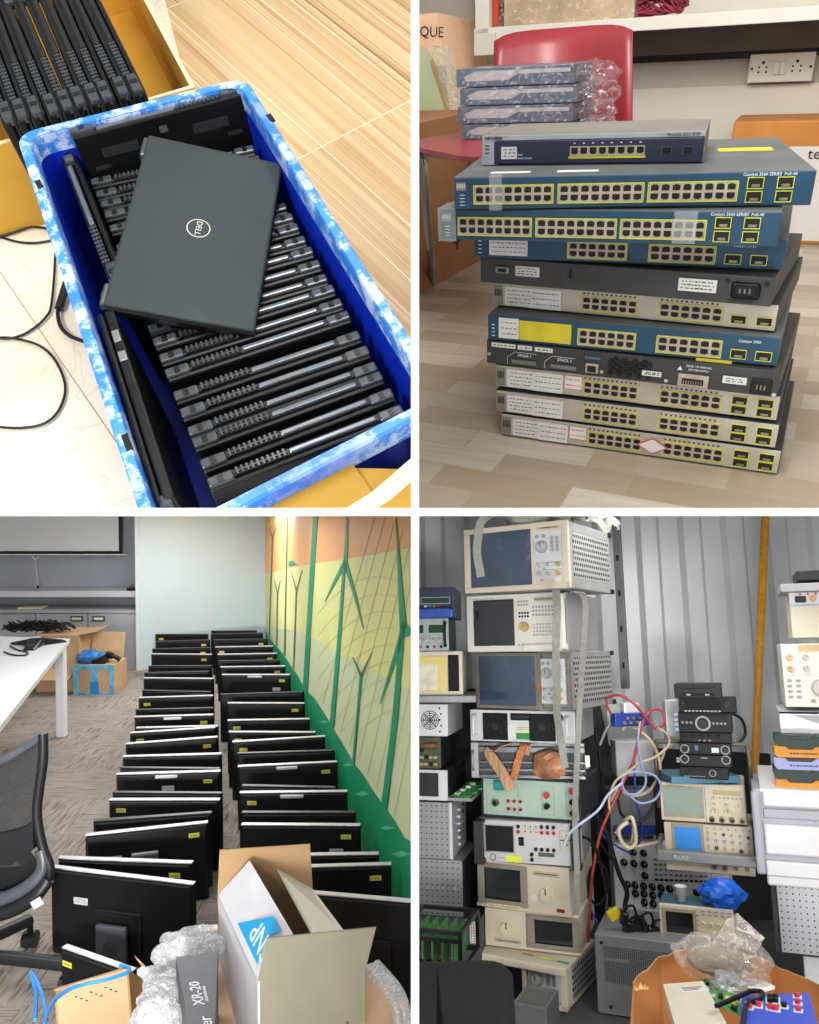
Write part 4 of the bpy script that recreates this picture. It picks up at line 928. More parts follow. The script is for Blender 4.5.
g.box((a.x,a.y-.0025,ZF3+h*.86),(b.x,a.y,ZF3+h+.001),bt); g.box((a.x,a.y-.0025,ZF3+.001),(b.x,a.y,ZF3+h*.08),bt); g.box((a.x+w*.41,a.y-.003,ZF3+.01),(a.x+w*.62,a.y,ZF3+h*.45),bt2); part('blue_tape',g,c2)
g=G(); g.slab([(a.x+.03,a.y+.3,ZF3+h),(b.x-.03,a.y+.3,ZF3+h),(b.x-.03,a.y+.36,ZF3+h+.22),(a.x+.03,a.y+.36,ZF3+h+.22)],(0,.006,0),kraft); part('flap',g,c2)
q=Vector((a.x,a.y+.12,ZF3+h))
g=crumple((q.x+.10,q.y,q.z+.045),.08,pm('blue_bag_film','#2f6fb5',.3,0,.3,20),7,3,.3,(1.2,.9,.6)); solo('blue_plastic_bag',g,'small crumpled blue plastic bag on the blue-taped box','bag')
g=G(); g.box((-.06,-.05,0),(.06,.06,.05),blk,.008,X=T(q.x+.2,q.y-.03,q.z)@RX(.3)); g.box((.0,0,.05),(.07,.05,.1),blk,.01,X=T(q.x+.2,q.y,q.z)@RY(.4)); g.tube([(q.x+.22,q.y,q.z+.03),(q.x+.3,q.y-.02,q.z+.06),(q.x+.36,q.y,q.z+.02)],.02,blk); solo('desk_phone',g,'black handset gadgets piled on the blue-taped box','phone')
# --- office chair at the left edge
oc=thing('office_chair','black mesh-backed office chair with a grey frame at the left edge','chair')
OP=(Vector((0,2.9,0)),Vector((0,1,0)))
o=lambda px,py,dy=0: (lambda d: d*((2.9+dy)/d.y))(ray(px,py))
gfr=pm('chair_grey_frame','#4b4f55',.4,.1,.08,20); bfr=pm('chair_black_plastic','#15171a',.4,0,.1,20)
g=G(); g.tube([o(-30,772),o(0,762),(o(25,748)),o(43,735)],.014,gfr,n=10); g.tube([o(43,733),o(43,760),o(39,790),o(37,815),o(42,845),o(50,868),o(47,882)],.018,bfr,n=10); part('back_frame',g,oc)
t=NT('chair_mesh'); v=t.coord((400,400,400)); ck=t.n('ShaderNodeTexChecker',Scale=1.); t.l(v,ck.inputs['Vector']); t.b.inputs['Base Color'].default_value=(*hx('#2a2c2e'),1); t.b.inputs['Roughness'].default_value=.8
t.l(t.ramp(ck.outputs['Fac'],[(0,.45),(1,.75)]),t.b.inputs['Alpha']); cmesh=t.m
g=G(); g.slab([o(-30,775,.01),o(0,766,.01),o(25,751,.01),o(42,739,.01),o(37,790,.02),o(36,822,.03),o(36,835,.03),o(-30,850,.03)],(0,.003,0),cmesh); part('mesh_back',g,oc)
g=G(); g.slab([o(-30,842,-.01),o(20,830,-.01),o(33,822,-.01),o(33,850,-.02),o(10,866,-.02),o(-30,868,-.02)],(0,.03,0),bfr); part('lumbar_support',g,oc)
g=G(); g.tube([o(-30,905,-.02),o(5,898,-.02),o(30,884,-.02),o(42,868,-.01),o(40,850,0)],.026,gfr,n=10,flat=.7); g.tube([o(-30,918,-.03),o(5,912,-.03),o(33,897,-.03),o(48,878,-.01)],.03,bfr,n=10,flat=.8); part('seat_rim',g,oc)
g=G(); g.slab([o(-30,870,.02),o(20,866,.02),o(36,858,.02),o(40,868,.02),o(28,885,.03),o(-30,900,.03)],(-.05,.06,.0),bfr); part('seat_pan',g,oc)
p=o(37,903,-.07); g=G(); g.box((-.018,-.002,-.016),(.018,.0,.016),wl,X=T(*p)@RZ(.5)@RY(-.4)); part('white_label',g,oc)
cx_=at(-40,960,z=ZF3+.1); zL=ZF3+.09
g=G(); g.cyl((cx_.x,cx_.y,ZF3+.08),(cx_.x,cx_.y,-1.35),.03,bfr); part('gas_column',g,oc)
for q in (at(30,925,z=zL),at(67,970,z=zL)):
    g=G(); c=Vector((cx_.x,cx_.y,zL+.03)); dl=(q-c); g.tube([c,c+dl*.5+Vector((0,0,.015)),q+Vector((0,0,.02))],.024,bfr,n=8,spline=False); part('base_leg',g,oc)
    g=G(); g.cyl(q+Vector((-.024,0,-.055)),q+Vector((.024,0,-.055)),.032,bfr,n=20); g.cyl(q+Vector((0,0,-.04)),q+Vector((0,0,.02)),.012,bfr); part('caster',g,oc)
# --- foreground boxes
g=G(); fz=-1.30
fb=thing('cardboard_box','open kraft carton with a blue cable across it, bottom left corner','box')
A=[at(56,989,z=fz),at(126,968,z=fz)]; Bk=[p+Vector((.03,.28,-.30)) for p in A]
dn=Vector((.04,-.02,-.5))
g=G(); g.slab([A[0],A[1],A[1]+dn,A[0]+dn],(0,.006,0),kraft)
for k in range(9): q=A[0].lerp(A[1],.25+.07*k)+dn*(.07+.018*(k%3)); g.box((q.x,q.y-.0016,q.z),(q.x+.006,q.y,q.z+.002),ink)
part('front_panel',g,fb)
g=G(); g.slab([A[1],Bk[1],Bk[1]+dn,A[1]+dn],(.006,0,0),kraftd); part('side_panel',g,fb); g=G(); g.slab([A[0],Bk[0],Bk[0]+dn,A[0]+dn],(-.006,0,0),kraftd); part('side_panel',g,fb)
g=G(); g.slab([Bk[0],Bk[1],Bk[1]+dn,Bk[0]+dn],(0,.006,0),kraftd); part('back_panel',g,fb)
g=G(); g.slab([A[1]+Vector((.006,.05,0)),Bk[1]+Vector((.006,0,0)),Bk[1]+Vector((.1,.0,-.08)),A[1]+Vector((.09,.05,-.09))],(0,0,.005),kraft); part('flap',g,fb)
bcab=pm('blue_cable_rubber','#1f7fd0',.35,0,.05,30); B0=lambda px,py,z=fz+.01: at(px,py,z=z)
g=G(); g.tube([B0(120,965),B0(129,968),B0(126,973),B0(105,980),B0(85,984),B0(68,990),B0(55,1000),B0(48,1012),B0(44,1026)],.005,bcab)
g.tube([B0(31,970,fz),B0(33,980,fz-.02),B0(36,995,fz-.03),B0(35,1020,fz-.03)],.005,bcab); g.tube([B0(31,972,fz),B0(37,982,fz),B0(43,998,fz),B0(47,1020,fz)],.005,bcab); solo('network_cable',g,'bright blue network cable draped over the kraft carton at bottom left','cable')
bub=film_mat('bubble_wrap_film','#f1f2f6',.4,70)
g=G()
for k,(x,y,r_) in enumerate(((163,1005,.05),(158,1022,.05),(172,992,.045),(168,972,.035),(163,955,.025),(177,945,.03),(190,942,.035),(203,940,.035),(212,946,.03),(184,955,.04),(198,955,.04),(155,985,.025),(150,974,.018),(143,972,.012),(168,940,.018))):
    z=-1.30 if y>960 else -1.27; fl=(1.1,.8,1)
    p=at(x,y,z=z); q=crumple(p,r_*1.05,bub,k+3,4,.12,fl); g.v_off=len(g.v); b_=len(g.v); g.v+=q.v; s_=g.slot(bub); g.f+=[tuple(i+b_ for i in f) for f in q.f]; g.m+=[s_]*len(q.f); g.sm+=q.sm
solo('bubble_wrap',g,'crumpled pile of clear bubble wrap beside the narrow charcoal box','wrap')
xb=thing('product_box','charcoal box with white vertical lettering wedged between bubble wrap and the white carton','box')
xm=pm('charcoal_box_print','#55565d',.35,0,.06,20,.0,.5); xs_=pm('black_box_side','#17171a',.4)
z_=-1.20; TL_,TR_,BR_,BL_=at(176,957,z=z_),at(218,953.5,z=z_),at(211,1045,z=z_-.03),at(199,1050,z=z_-.03)
BR_=at(208,1050,z=z_-.04); BL_=at(196,1050,z=z_-.04); BR_=at(221,1042,z=z_)
BL_=at(193,1042,z=z_)
g=G(); g.slab([TL_,TR_,at(214,1042,z=z_),BL_],(0,0,-.003),xm); part('printed_face',g,xb)
g=G(); g.slab([TL_-Vector((0,0,.003)),TR_-Vector((0,0,.003)),at(214,1042,z=z_-.003),BL_-Vector((0,0,.003))],(0,0,-.2),xs_); part('body',g,xb)
fx=(TR_-TL_).normalized(); fy_=(at(214,1042,z=z_)-TR_); fy_=(Vector((BL_.x,BL_.y,z_))-TL_).normalized()
up=-fx; rt=-fy_; X_=basis(rt,up,rt.cross(up),at(197,993,z=z_+.0008))
g=G(); g.text('XR-20',.036,pm('white_box_print','#dfe0e4',.5),X_); X2=basis(rt,up,rt.cross(up),at(205.5,993,z=z_+.0008)); g.text('PROFESSIONAL',.009,pm('white_box_print','#dfe0e4',.5),X2); X3=basis(rt,up,rt.cross(up),at(206,1021,z=z_+.0008)); g.text('er',.04,pm('white_box_print','#dfe0e4',.5),X3); part('lettering',g,xb)
# white carton
wc=thing('carton','white open carton with a cyan logo square on its flap and raised kraft flaps','box')
wm_=pm('white_carton_board','#c9c8cc',.5,0,.04,9,.02); wob=pm('carton_olive_inner','#85826f',.75,0,.05,8); wbr=pm('carton_brown_flap','#9a7a55',.75,0,.05,8); wcr=pm('carton_cream_inner','#c3bfae',.6,0,.04,8,.02)
z_=-1.18; FL=at(257.6,981.3,z=z_); FR=at(365,971.3,z=z_); BL=at(218,894.4,z=z_); BR=at(313,893,z=z_); dn=Vector((-.0,0,-.34)); th=.005
cy=pm('logo_cyan','#0e9ad6',.4,0,.03,10); lw=pm('logo_pale_print','#dfe8ef',.5)
g=G(); g.slab([FL,FR,FR+dn,FL+dn],(0,th,0),wob); q=FL.lerp(FR,.83)+dn*.35
g.slab([q+Vector((0,-.001,0)),q+Vector((.004,-.001,0)),q+Vector((-.01,-.001,-.1)),q+Vector((-.014,-.001,-.1))],(0,.0005,0),ink); part('front_panel',g,wc)
g=G(); g.slab([FL,BL,BL+dn,FL+dn],(th,0,0),wm_); part('side_panel',g,wc); g=G(); g.slab([FR,BR,BR+dn,FR+dn],(-th,0,0),wm_); part('side_panel',g,wc)
g=G(); g.slab([BL,BR,BR+dn,BL+dn],(0,-th,0),wbr); part('back_panel',g,wc); g=G(); g.slab([FL+dn,FR+dn,BR+dn,BL+dn],(0,0,th),wbr); part('bottom_panel',g,wc)
def onray(px,py,y): d=ray(px,py); return d*(y/d.y)
g=G(); a_,b_=onray(266.5,938.5,FL.y+.0),onray(376,927.7,FR.y-.0); g.slab([FL,FR,b_,a_],(0,th,0),wob); ff=part('flap',g,wc,label='olive-grey front flap standing up')
g=G(); a_,b_=onray(220,849.5,BL.y+.02),onray(310,843.6,BR.y+.02); g.slab([BL,BR,b_,a_],(0,-th,0),wbr); part('flap',g,wc,label='brown back flap standing up')
c_,d_=onray(249.6,860.5,BL.y-.02),onray(293,934,FL.y+.03); g=G(); g.slab([BL,c_,d_,FL],(0,0,-th),wm_); lf=part('flap',g,wc,label='white flap with cyan logo')
c2_,d2_=onray(276.8,868.7,BR.y-.0),onray(311.4,932.8,FR.y+.04); g=G(); BRs=BR.lerp(c2_,.0); g.slab([onray(343.5,930,FR.y+.05),onray(311.5,887.5,BR.y),c2_,d2_],(0,0,-th),wcr); part('flap',g,wc,label='cream right flap')
# logo on the white flap: build in the flap's own plane
nrm=(c_-BL).cross(FL-BL).normalized(); LP=(BL,nrm); s_=1 if nrm.z>0 else -1
lp=lambda px,py: at(px,py,plane=LP)+nrm*s_*.0016
g=G(); g.slab([lp(238,923.5),lp(273.5,916.5),lp(281,931.5),lp(266,937),lp(258,965)],nrm*s_*.0004,cy); lg_=part('logo_square',g,lf)
e1=(lp(258.5,968.5)-lp(238,923.5)).normalized(); rt=-e1; nn=nrm*s_; up=nn.cross(rt).normalized()
X_=basis(rt,up,nn,lp(263,941)+nn*.0006)
g=G(); g.text('CNP',.075,lw,X_,ext=.0003); part('logo_lettering',g,lg_)
# kraft box beneath the white carton
kb=thing('cardboard_box','wide kraft cardboard box underneath the white carton','box'); zk=z_-.341
g=G(); g.box((FL.x-.12,FL.y-.12,ZF3),(FR.x+.10,BL.y+.05,zk),kraft,.004); part('body',g,kb)
g=G(); fl0=[at(222,1000,z=z_-.12),at(232,960,z=z_-.12)]
pk=pm('peach_kraft','#c9a583',.8,0,.05,6)
g.slab([at(219,958,z=-1.36),at(240,1040,z=-1.36),at(214,1040,z=-1.36)],(0,0,-.006),pk); part('flap',g,kb)
g=G(); g.slab([at(366,964,z=-1.31),at(374,966,z=-1.31),at(396,1000,z=-1.31),at(400,1040,z=-1.31),at(350,1040,z=-1.31)],(0,0,-.006),pk); part('flap',g,kb)
g=G(); zz_=-1.30
g.tube([at(374,966,z=zz_),at(385,978,z=zz_),at(396,992,z=zz_),at(403,1008,z=zz_),at(406,1030,z=zz_)],.02,bub,n=8,flat=.5); g.tube([at(368,968,z=zz_),at(380,985,z=zz_-.01),at(392,1003,z=zz_-.01),at(397,1030,z=zz_)],.018,bub,n=8,flat=.5)
solo('plastic_sheet',g,'clear plastic sheet sagging at the right of the white carton','plastic')
# ================================================================= BAY 4: stacks of test equipment against a corrugated wall
CUR[0]=4
ZF4=-1.35; YI=.429       # YI: local yaw of a line parallel to the picture
bei=pm('aged_beige_plastic','#cfc6b0',.5,0,.06,8,.02); bei2=pm('off_white_plastic','#d9d6cd',.45,0,.05,8); gryc=pm('grey_case_steel','#8f8f8f',.5,.2,.08,8); dgr=pm('dark_grey_steel','#2c2f33',.45,.3,.15,15)
perf=holes('perforated_grey_side','#a5a5a4','#141414',.022,.0072,'yz',stagger=True); perfs=holes('perforated_silver_plate','#a3a5a8','#26282b',.022,.0030,'xz',.4,.6); perfe=holes('perforated_enclosure','#7f8386','#1b1c1d',.0075,.0026,'xz',.5,.2)
scr=pm('screen_blue_reflective','#33475f',.12,0,.3,3,.0,.8,.6,dirt=('#6d84a0',5,.55)); scd=pm('screen_dark','#10161f',.12,0,.2,4,0,.8,.5); scg=pm('screen_crt_grey','#2a2d2f',.15,0,.15,3,0,.8,.4); scp=pm('screen_crt_pale_green','#8da394',.2,0,.06,4,0,.6,.3)
pan=pm('panel_pale_grey','#cdd0d2',.45,0,.04,12); btn=pm('button_grey','#9b9ea0',.5,0,.08,50); knb=pm('knob_grey_white','#b5b5b0',.45,0,.06,30); knt=pm('knob_tan','#c8a86e',.5,0,.08,30); kbk=pm('knob_black','#0c0d0e',.45,0,.2,40,spec=.3); orn=pm('orange_plastic','#d98a1f',.4,0,.08,20); redp=pm('red_plastic','#c22d33',.35,0,.1,20)
def knob(par,x,z,r,m=knb,l=.012,name='knob',y=0,ring=None):
    g=G(); 
    if ring: g.cyl((x,y+.0005,z),(x,y-.001,z),r*1.35,ring,n=20)
    g.cyl((x,y,z),(x,y-l*.35,z),r,m,n=18); g.cyl((x,y-l*.35,z),(x,y-l,z),r*.86,m,r2=r*.8,n=18); g.box((x-r*.08,y-l-.0006,z),(x+r*.08,y-l,z+r*.75),ink if m is not kbk else whi)
    return part(name,g,par)
def btns(par,x0,z0,nx,nz,dx,dz,w,h,m=btn,name='button',y=0,rnd=False):
    for i in range(nx):
        for j in range(nz):
            g=G(); x,z=x0+i*dx,z0+j*dz
            g.box((x-w/2,y-.003,z-h/2),(x+w/2,y+.001,z+h/2),m,min(w,h)*.3,1); part(name,g,par)
def words(g,x0,x1,z,m=ink,y=-.0004,seed=0,h=.0016):
    rr=random.Random(seed); x=x0
    while x<x1: w=rr.uniform(.003,.009); g.box((x,y,z-h/2),(min(x+w,x1),y+.0003,z+h/2),m); x+=w+.003
FT4=[(-1.0437,3.2472,-.106,.380,.34,.1557,-1.3447),(-1.0245,3.3343,.064,.387,.40,.1466,-1.1890),(-1.0545,3.3217,-.015,.395,.40,.1848,-1.0424),(-1.0179,3.3083,.130,.435,.40,.1701,-.8577),(-1.0127,3.3361,.028,.417,.40,.1620,-.6875),(-1.0152,3.3264,.227,.466,.38,.1460,-.5255),(-1.0241,3.2850,.017,.446,.40,.1335,-.3795),(-1.0091,3.2639,-.164,.433,.488,.2369,-.2460),(-1.0057,3.1995,-.053,.441,.464,.2390,-.0091),(-.9599,3.0741,-.149,.462,.476,.2672,.2299)]
def base4(i,name,label_,cat,side,top=None,front=None,bev=.006):
    x,y,yw,w,d,h,z=FT4[i]; h-=.002
    r=thing(name,label_,cat,(x,y,z),yw)
    g=G(); g.box((-w/2+.004,.012,.001),(w/2-.004,d,h-.001),side,.004); part('case',g,r)
    return r,w,h,d
def frame(g,x0,x1,z0,z1,t,m,y0=-.004,y1=.012,tb=None,bev=0):
    tb=tb or t
    g.box((x0,y0,z0),(x1,y1,z0+tb),m,bev); g.box((x0,y0,z1-tb),(x1,y1,z1),m,bev); g.box((x0,y0,z0+tb),(x0+t,y1,z1-tb),m,bev); g.box((x1-t,y0,z0+tb),(x1,y1,z1-tb),m,bev)
def scope_controls(r,x0,x1,z0,z1,s=1.):
    W=x1-x0; H=z1-z0
    g=G(); g.box((x0,-.001,z0),(x1,.012,z1),pan); 
    for k,(a,b,z) in enumerate(((.05,.5,.46),(.55,.95,.52),(.6,.95,.9))): g.box((x0+W*a,-.0016,z0+H*z),(x0+W*b,-.0009,z0+H*(z+.006)),pm('pale_blue_line','#8fa6c9',.6))
    words(g,x0+W*.1,x0+W*.9,z0+H*.35,seed=3,y=-.0014); words(g,x0+W*.1,x0+W*.9,z0+H*.2,seed=4,y=-.0014)
    p=part('control_panel',g,r)
    knob(p,x0+W*.27,z0+H*.68,W*.155,knb,.02,ring=btn,y=-.001)
    for u,v in ((.62,.84),(.8,.84),(.62,.76),(.8,.76),(.62,.68),(.8,.68),(.62,.6),(.8,.6),(.12,.9),(.34,.9)):
        g=G(); x,z=x0+W*u,z0+H*v; g.cyl((x,-.001,z),(x,-.004,z),W*.065,btn,n=14,smooth=False); part('button',g,p)
    for u,v,m in ((.16,.3,knb),(.48,.3,knb),(.8,.3,pm('knob_yellow_green','#a8a650',.5)),(.16,.12,knb),(.48,.12,knb),(.8,.12,pm('knob_amber','#d8a02a',.5))): knob(p,x0+W*u,z0+H*v,W*.075,m,.014,y=-.001)
    g=G(); g.cyl((x0+W*.33,-.001,z0+H*.22),(x0+W*.33,-.004,z0+H*.22),W*.05,btn,n=12); part('button',g,p)
    return p
# top scope
r,w,h,d=base4(9,'oscilloscope','topmost beige oscilloscope of the tall stack, big smeared blue screen, grey strap over it','oscilloscope',gryc)
g=G(); frame(g,-w/2,w/2,0,h,.028,bei,-.006,.014,.022,.003); g.box((w*.16,-.006,.02),(w*.185,.012,h-.02),bei); g.box((w*.185,-.004,h*.86),(w/2-.02,.012,h-.015),bei); g.box((w*.185,-.004,.018),(w/2-.02,.012,h*.14),bei); bz=part('bezel',g,r)
g=G(); g.box((-w/2+.026,.0,.02),(w*.165,.012,h-.02),scr); part('screen',g,r)
scope_controls(r,w*.185,w/2-.022,h*.14,h*.86)
g=G(); g.box((w*.22,-.005,h*.89),(w*.42,-.003,h*.93),pm('drive_slot_beige','#b3aa93',.5)); g.box((w*.24,-.0056,h*.905),(w*.40,-.0045,h*.914),dark); part('disk_slot',g,r)
g=G(); g.box((w*.36,-.007,.026),(w*.42,-.004,.046),bei2,.002); g.cyl((w*.25,-.007,.035),(w*.25,-.003,.035),.007,btn); part('power_button',g,r)
g=G(); g.box((w/2-.0045,.05,h*.16),(w/2-.0025,d-.03,h*.86),perf); part('vent_panel',g,r)
g=G(); 
for zz in (.0,h-.02): g.box((w/2-.02,d-.02,zz),(w/2+.004,d+.01,zz+.02),kbk,.003)
part('corner_foot',g,r)
# white analyser
r,w,h,d=base4(8,'spectrum_analyser','white spectrum analyser with a tan knob, second from the top of the tall stack','analyser',gryc)
g=G(); g.box((-w/2,-.004,0),(w/2-.03,.013,h),bei2,.006); part('front_panel',g,r)
g=G(); g.box((-w/2+.035,-.007,.025),(-w*.01,-.003,h-.022),pm('bezel_charcoal','#2e3033',.4),.003); g.box((-w/2+.045,-.008,.034),(-w*.02,-.006,h-.03),scd); part('screen',g,r)
knob(r,w*.09,h*.42,.020,knt,.018,y=-.004)
btns(r,w*.04,h*.80,4,2,.012,.014,.009,.007,btn,y=-.004); btns(r,w*.045,h*.60,4,2,.012,.014,.009,.008,kbk,y=-.004); btns(r,w*.18,h*.62,7,3,.0135,.016,.009,.009,btn,y=-.004); btns(r,w*.18,h*.28,7,4,.0135,.014,.009,.008,knb,y=-.004)
g=G(); g.box((w*.19,-.006,h*.85),(w*.38,-.003,h*.92),pm('drive_slot_beige','#b3aa93',.5)); g.box((w*.2,-.0066,h*.88),(w*.37,-.0055,h*.89),dark); part('disk_slot',g,r)
g=G(); g.box((w/2-.03,-.035,h*.03),(w/2-.004,-.012,h*.97),bei2,.008); g.box((w/2-.03,-.02,h*.03),(w/2-.008,.012,h*.12),bei2); g.box((w/2-.03,-.02,h*.88),(w/2-.008,.012,h*.97),bei2); part('handle',g,r)
g=G(); g.box((w*.08,-.02,-.0),(w/2-.04,-.003,h*.12),bei2,.003); part('connector_tray',g,r); btns(r,-w*.0+.012,h*.12,3,1,.02,.01,.008,.006,btn,y=-.004)
g=G(); words(g,-w/2+.02,-w*.2,h*.93,y=-.0046,seed=9); part('lettering',g,r)
# third: bare scope
r,w,h,d=base4(7,'oscilloscope','oscilloscope with a bare steel-framed blue screen, third from the top of the tall stack','oscilloscope',gryc)
g=G(); frame(g,-w/2+.004,w*.18,.004,h-.004,.012,pm('bare_steel_frame','#8c857c',.35,.6,.15,20),-.006,.012); frame(g,w*.18,w/2,.0,h,.012,pm('bare_steel_frame','#8c857c',.35,.6,.15,20),-.002,.012); part('bezel',g,r)
g=G(); g.box((-w/2+.014,-.002,.014),(w*.17,.012,h-.016),scr); part('screen',g,r)
g=G(); g.box((w*.165,-.007,h*.3),(w*.185,.0,h*.48),pm('copper_tape','#b0764c',.35,.5)); g.box((-w/2,-.007,h*.16),(-w/2+.014,.0,h*.36),pm('copper_tape','#b0764c',.35,.5)); part('copper_tape',g,r)
scope_controls(r,w*.2,w/2-.02,h*.12,h*.88)
g=G(); g.box((w/2-.0045,.05,h*.12),(w/2-.0025,d-.03,h*.9),perf); part('vent_panel',g,r)
g=G()
for zz in (.0,h-.02): g.box((w/2-.02,d-.02,zz),(w/2+.004,d+.01,zz+.02),kbk,.003)
part('corner_foot',g,r)
# white chassis with two fans
r,w,h,d=base4(6,'rack_chassis','white rack chassis with two black fans, green label and two handles, under the bare-framed scope','chassis',gryc)
wsh=pm('white_painted_steel','#d3d5d8',.4,.2,.04,10)
g=G(); g.box((-w/2,0,.002),(w/2,.013,h-.002),wsh,.002); part('front_panel',g,r)
for x in (-w*.25,w*.2):
    g=G(); R_=h*.36; cz=h*.48; g.box((x-R_*1.15,-.003,cz-R_*1.15),(x+R_*1.15,.0,cz+R_*1.15),kbk,.003); 
    for q in (.95,.7,.45): g.lathe([(R_*q,0),(R_*q+.002,0),(R_*q+.002,.0015),(R_*q,.0015),(R_*q,0)],dgr,X=T(x,-.0045,cz)@RX(pi/2))
    g.cyl((x,-.006,cz),(x,-.003,cz),R_*.3,dgr)
    for k in range(7): a=k*2*pi/7; g.slab([(x,-.004,cz),(x+R_*.9*cos(a),-.0042,cz+R_*.9*sin(a)),(x+R_*.9*cos(a+.5),-.0042,cz+R_*.9*sin(a+.5))],(0,.0008,0),blk)
    part('fan',g,r)
g=G(); g.box((-w*.1,-.002,h*.68),(w*.1,.001,h*.9),kbk,.002); g.box((-w*.08,-.006,h*.74),(w*.08,-.002,h*.84),dgr,.002); part('connector',g,r)
g=G(); g.box((-w*.05,-.001,h*.1),(w*.1,.0,h*.3),pm('green_label','#2f8f45',.6)); g.box((-w*.05,-.001,h*.3),(w*.1,.0,h*.55),pm('cream_label','#d9d7b9',.6)); g.box((-w*.13,-.001,h*.1),(-w*.06,.0,h*.55),paper); words(g,-w*.04,w*.09,h*.46,seed=5,y=-.0014); words(g,-w*.04,w*.07,h*.4,seed=6,y=-.0014); part('label',g,r)
for s in (-1,1):
    g=G(); x=s*(w/2-.025); g.tube([(x,0,h*.2),(x,-.03,h*.22),(x,-.035,h*.5),(x,-.03,h*.78),(x,0,h*.8)],.006,wsh); part('handle',g,r)
g=G(); g.cyl((w*.36,-.004,h*.78),(w*.36,.0,h*.78),.018,kbk); part('round_socket',g,r)
# dark rack unit
r,w,h,d=base4(5,'rack_unit','dark open rack unit with rails, ribbon cables hanging over its front','rack',dgr)
g=G(); 
for zz,t_ in ((.0,.012),(h*.2,.008),(h*.42,.006),(h*.72,.02),(h*.9,.012)): g.box((-w*.44,-.004,zz),(w/2,.012,zz+t_),pm('rail_steel_dark','#5c5f63',.35,.6))
part('rail',g,r)
g=G(); g.box((-w/2,-.02,.0),(-w*.43,.02,h),pm('bracket_steel','#8e9194',.35,.5),.003); g.tube([(-w/2+.012,-.02,h*.25),(-w/2+.01,-.045,h*.3),(-w/2+.01,-.045,h*.7),(-w/2+.012,-.02,h*.75)],.005,pm('bracket_steel','#8e9194',.35,.5)); part('bracket',g,r)
g=G(); g.box((w/2-.003,.02,h*.1),(w/2+.003,.16,h*.9),pm('board_olive','#4a4f33',.6,0,.3,40)); g.box((w/2,.04,h*.3),(w/2+.02,.07,h*.6),wsh); g.box((w/2,.09,h*.2),(w/2+.015,.13,h*.5),pm('tan_component','#a98d5a',.5)); part('circuit_board',g,r)
rib=pm('ribbon_cable_tan','#b58e6c',.5,0,.35,120,stretch=(1,1,.02)); ribb=pm('ribbon_cable_orange','#c07848',.5,0,.3,80)
x5,y5,yw5,w5,_,h5,z5=FT4[5]; M5=T(x5,y5,z5)@RZ(yw5)
g=G(); g.ribbon([M5@Vector(p) for p in ((-.03,.04,h5+.0),(-.06,-.03,h5-.004),(-.13,-.035,h5-.03),(-.15,-.03,h5-.05),(-.10,-.028,.02),(-.07,-.03,-.045))],(1,0,.4),.045,rib); solo('ribbon_cable',g,'wide tan ribbon cable draped over the front of the dark rack unit','cable')
g=G(); g.ribbon([M5@Vector(p) for p in ((-.0,.04,h5+.0),(-.01,-.03,h5-.01),(-.04,-.035,.06),(-.055,-.03,-.0))],(1,0,.2),.03,ribb); g.ribbon([M5@Vector(p) for p in ((.01,.03,h5),(.012,-.03,h5-.01),(-.0,-.032,h5-.05))],(1,0,.3),.02,rib); solo('ribbon_cable',g,'narrow orange and red ribbon cable hanging beside the wide tan one','cable')
g=crumple(M5@Vector((.09,-.045,.06)),.05,pm('copper_film_bag','#a9744f',.4,.1,.3,20),31,3,.3,(1.1,.4,.9)); solo('component_bag',g,'crumpled bag with brown contents hanging before the dark rack unit','bag')
# green panel
r,w,h,d=base4(4,'test_panel','pale green test panel with red and black binding posts and a teal chip socket','test set',dgr)
grn=pm('pale_green_panel','#a9c0b0',.45,0,.04,10); g=G(); frame(g,-w/2,w/2,0,h,.008,dgr,-.006,.014); part('frame',g,r)
g=G(); g.box((-w/2+.008,-.001,.008),(w/2-.008,.012,h-.008),grn)
for a,b in ((-.45,-.12),(.12,.24),(.36,.48)): 
    for q in ((w*a,w*a+.0015,.02,h-.03),(w*b,w*b+.0015,.02,h-.03)): g.box((q[0],-.0015,q[2]),(q[1],-.0009,q[3]),pm('panel_line','#6f877b',.5))
    g.box((w*a,-.0015,.02),(w*b,-.0009,.0215),pm('panel_line','#6f877b',.5)); g.box((w*a,-.0015,h-.03),(w*b,-.0009,h-.0285),pm('panel_line','#6f877b',.5))
part('front_panel',g,r)
g=G(); g.box((-w*.36,-.016,h*.68),(-w*.18,-.001,h*.92),pm('teal_socket','#179a96',.4,0,.05,30),.003)
for k in range(9):
    for zz in (.72,.86): g.box((-w*.345+k*.0075,-.0168,h*zz),(-w*.345+k*.0075+.003,-.0158,h*zz+.004),dark)
g.cyl((-w*.2,-.018,h*.86),(-w*.2,-.012,h*.86),.004,steel); part('chip_socket',g,r)
g=G(); g.cyl((-w*.35,-.022,h*.36),(-w*.35,0,h*.36),.014,pm('brass_connector','#6a5f49',.35,.7)); g.cyl((-w*.35,-.024,h*.36),(-w*.35,-.02,h*.36),.009,dark); part('round_connector',g,r)
for zz in (.22,.42):
    for k in range(3): g=G(); x=-w*.22+k*.026; g.cyl((x,-.010,h*zz),(x,0,h*zz),.007,redp); g.cyl((x,-.012,h*zz),(x,-.009,h*zz),.0035,kbk); part('jack',g,r)
for x,zz,m in ((w*.18,.62,redp),(w*.18,.36,kbk),(w*.43,.76,redp),(w*.43,.5,kbk),(w*.43,.24,kbk)):
    g=G(); g.cyl((x,0,h*zz),(x,-.012,h*zz),.009,m); g.cyl((x,-.012,h*zz),(x,-.03,h*zz),.0115,m,n=10); part('binding_post',g,r)
